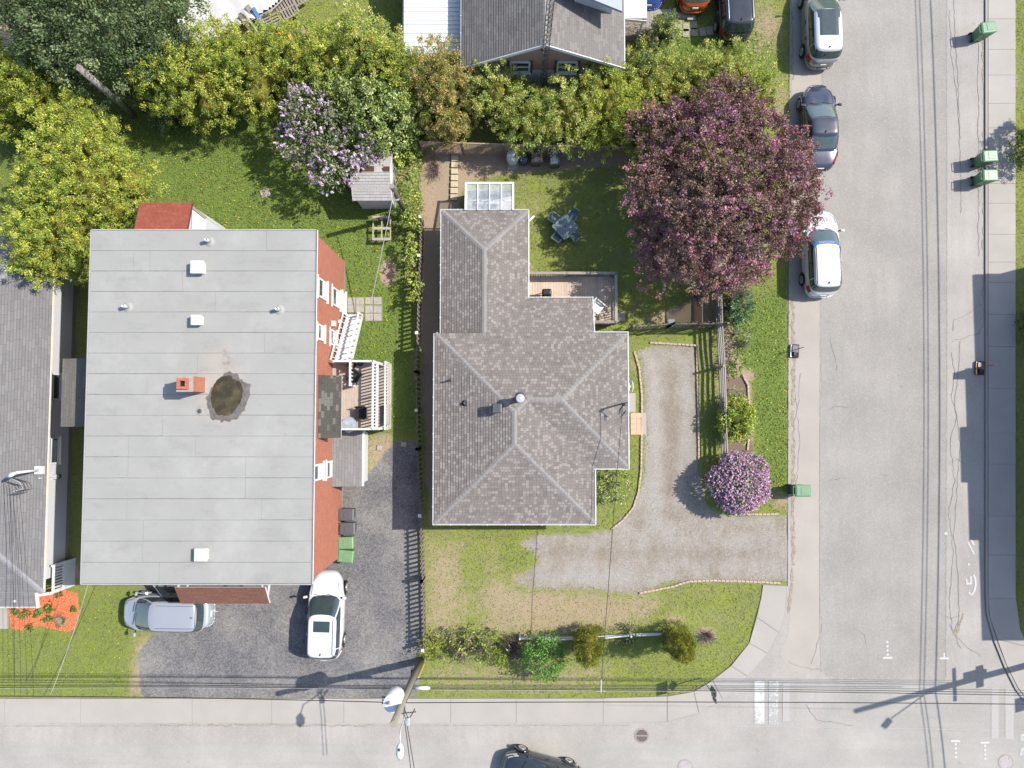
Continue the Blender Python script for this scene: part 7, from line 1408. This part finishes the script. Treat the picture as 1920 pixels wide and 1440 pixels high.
# right-hand edge
shrub('dark green shrub on the grass beyond the pavement, near the pair of bins', 1928,285,.9,1.1,.9,[(.07,.10,.02),(.10,.13,.03)],2,size=.06); 
q = shadow_base(1868,262,1.5); shrub('leafy shrub beyond the pavement casting a rounded shadow', 1975,245,1.4,1.2,1.2,GRN,3,size=.07)
shrub('dark shrub on the grass beyond the shaded pavement', 1935,610,.6,.9,.6,[(.07,.10,.02),(.10,.13,.03)],4,size=.06)
# potted plant on the balcony
q = P(661,684,ZB+.3); rng = np.random.default_rng(5); pp = thing('potted_plant', (q.x,q.y,ZB), 'olive leaved potted plant in the corner of the balcony', 'plant'); obj('pot', MB().lathe((q.x,q.y,ZB),[(.13,0),(.19,.28),(.16,.28),(.14,.22)],16), M['black'], pp, True); foliage('leaves', [(q.x,q.y,ZB+.42,.22,.22,.2)], 40, 12, .07, [(.14,.12,.02),(.20,.16,.03)], rng, pp, .08, .4, .5, .4, .2, .3)
# red mulch bed with young plants
t = NT('red_mulch'); v = t.n('SeparateColor'); t.L(t.vor(30), v.inputs[0]); t.col(t.mix(v.outputs[0],(.36,.085,.035),(.66,.22,.11))).rough(.9).spec(.1); t.bump(v.outputs[1],.03,.9); M['mulch'] = t.m
px_ = [(17,1145),(22,1180),(55,1180),(75,1172),(100,1178),(125,1184),(140,1178),(148,1150),(147,1112),(120,1103),(68,1110),(40,1120)]; pts = PL(px_); cen = sum(pts,Vector())/len(pts); rr = random.Random(4); ed = []
for a, b in zip(pts, pts[1:]+pts[:1]):
    n = max(2,int((b-a).length/.12))
    for i in range(n): q = a.lerp(b,i/n); ed.append((q.x+rr.uniform(-.06,.06),q.y+rr.uniform(-.06,.06)))
mb_ = struct('mulch_bed', MB().prism(ed,-.03,.03), M['mulch']); chips = MB(); xs_ = [e[0] for e in ed]; ys_ = [e[1] for e in ed]; cxy = [(rr.uniform(min(xs_)-.1,max(xs_)+.1),rr.uniform(min(ys_)-.1,max(ys_)+.1)) for _ in range(3000)]; ins_ = inside(ed, np.array([[c_[0] for c_ in cxy]]), np.array([[c_[1] for c_ in cxy]]))[0]
for k,(x,y) in enumerate(cxy):
    if ins_[k]: chips.obox((x,y,.035+rr.uniform(0,.02)),(rr.uniform(.05,.13),rr.uniform(.02,.045),.014),rr.uniform(0,3.1),rr.uniform(-.4,.4),rr.uniform(-.3,.3))
co_ = obj('bark_chips', chips, M['mulch'], mb_); co_['kind'] = 'stuff'
for i,(px,py,r) in enumerate([(91,1138,.30),(49,1154,.32),(73,1150,.22),(91,1160,.24),(31,1146,.2),(111,1111,.2),(137,1142,.16),(58,1176,.2)]): shrub(['leafy perennial in the middle of the red mulch bed','wide leafy perennial near the porch slab in the red mulch bed','small perennial between the two larger ones in the red mulch bed','perennial beside the spiky grass in the red mulch bed','small perennial at the wall in the red mulch bed','small plant by the white railing in the red mulch bed','tiny plant at the lawn edge of the red mulch bed','small plant at the grass edge of the red mulch bed'][i],px,py,.14,r,.16,[(.09,.15,.03),(.13,.20,.04)],i,dens=22,per=9,size=.07,name='garden_plant',rc=.06,cat='plant',grp='plants in the mulch bed')
rg = random.Random(3); q = P(119,1161); sg_ = thing('ornamental_grass', q, 'spiky grey green grass clump in the red mulch bed', 'plant'); mb = MB()
for i in range(70): a = rg.uniform(0,6.28); L_ = rg.uniform(.3,.6); d = Vector((math.cos(a),math.sin(a),0)); s_ = Vector((-d.y,d.x,0))*.012; b0 = Vector(q); m_ = b0+d*L_*.5+Vector((0,0,.25)); e = b0+d*L_+Vector((0,0,.12)); mb.poly([b0-s_,b0+s_,m_+s_,m_-s_]); mb.poly([m_-s_,m_+s_,e])
obj('blades', mb, plain('grey_green_blade',(.22,.22,.13),.7,.3), sg_); obj('root_stock', MB().lathe((q.x,q.y,0),[(.08,0),(.05,.06),(.01,.08)],8), M['bark'], sg_)
ps = struct('porch_slab', MB().prism([(v.x,v.y) for v in PL([(-30,1138),(16,1138),(16,1178),(-30,1178)])],0,.1), M['concrete'])

# ------------------------------------------------------------------ grass and dandelions
rng = np.random.default_rng(77)
N = 440000; X = rng.uniform(-29,28.5,N); Y = rng.uniform(-16,25,N); ix = ((X-GX0)/GS).astype(int); iy = ((Y-GY0)/GS).astype(int)
bare = np.maximum.reduce([soil,gravel,dark,mulch])[iy,ix]; dd = dry[iy,ix]; lu_ = lush[iy,ix]
def poly_xy(px): return [(v.x,v.y) for v in PL(px)]
out = np.zeros(N,bool)
for pl_ in ([(1485,-300),(1903,-300),(1904,1120),(1912,1180),(1935,1230),(1935,1320),(2200,1320),(2200,1700),(-400,1700),(-400,1307),(1200,1308),(1268,1303),(1310,1293),(1370,1247),(1405,1203),(1425,1130),(1430,1094),(1477,1094)],[(15,1108),(148,1108),(148,1182),(15,1182)],[(651,557),(718,557),(718,603),(651,587)],[(-50,1138),(16,1138),(16,1180),(-50,1180)]): out |= inside(poly_xy(pl_),X[None],Y[None])[0]
for x0,y0,x1,y1 in ((BX0,BS,BX1,BN),(A0+.5,S0+.5,A1-.5,N0-.4),(A1-.6,ES+.5,E1-.5,N0-.5),(W0+.5,N0-.5,W1-.5,WN-.5),(NX0,NYs+.5,NXe-.5,NYn),(HX0+.3,HY+.3,HX1-.3,30),(cx0,cy0,cx1+.5,30),(sx0,0,sx0,0),(dx0,dyS,dx1,dyN)): out |= (X>x0)&(X<x1)&(Y>y0)&(Y<y1)
keep = (~out)&(rng.random(N) > bare*1.25)&(rng.random(N) > dd*.7); X, Y, dd, lu_ = X[keep], Y[keep], dd[keep], lu_[keep]; n = len(X)
patch = .5+.5*np.sin(X*.9+1.3*np.sin(Y*.7))*np.sin(Y*1.1+np.cos(X*.6)); base_c = np.array([.185,.205,.06])[None]*(1-lu_[:,None])+np.array([.155,.21,.05])[None]*lu_[:,None]; base_c = base_c*(.85+.3*patch[:,None]); dryc = np.array([.31,.25,.155])[None]
f = np.clip(dd*1.05+rng.normal(0,.22,n),0,1)[:,None]; col = (base_c*(1-f)+dryc*f)*(1+rng.normal(0,.17,(n,1))); C = np.stack([X,Y,np.full(n,.02)+rng.uniform(0,.02,n)],-1)
ax = unit(np.stack([rng.normal(0,1,n),rng.normal(0,1,n),rng.uniform(.1,1.1,n)],-1)); sd = unit(np.cross(ax,rng.normal(size=(n,3)))); s = rng.uniform(.025,.055,(n,1))*(1+.4*lu_[:,None])
go = leaf_mesh('lawn_grass', C, ax*s, sd*s*.33, np.abs(col), M['blade']); go['kind'] = 'stuff'; go['label'] = 'short patchy lawn grass around the houses'; go['category'] = 'grass'
# dandelions
k = 5200; X = rng.uniform(-28,16,k); Y = rng.uniform(-15,24,k); ix = ((X-GX0)/GS).astype(int); iy = ((Y-GY0)/GS).astype(int); ok = rng.random(k) < lush[iy,ix]*(1-np.maximum(soil,dark)[iy,ix])*.85
o2 = np.zeros(k,bool)
for x0,y0,x1,y1 in ((BX0,BS,BX1,BN),(A0,S0,A1,N0),(A1-.6,ES,E1,N0),(NX0,NYs,NXe,NYn),(W0,N0,W1,WN)): o2 |= (X>x0)&(X<x1)&(Y>y0)&(Y<y1)
ok &= ~o2; ok &= inside(poly_xy([(1477,-300),(1477,1094),(1300,1300),(1100,1306),(-300,1306),(-300,-300)]),X[None],Y[None])[0]; X, Y = X[ok], Y[ok]; n = len(X); C = np.stack([X,Y,np.full(n,.075)],-1); ax = np.tile(np.array([[.028,0,0]]),(n,1)); sd = np.tile(np.array([[0,.028,0]]),(n,1)); dn_ = leaf_mesh('dandelion_flowers', C, ax, sd, np.tile(np.array([[.75,.52,.02]]),(n,1)), M['petal']); dn_['kind'] = 'stuff'; dn_['label'] = 'yellow dandelion heads scattered over the lawns'; dn_['category'] = 'flowers'
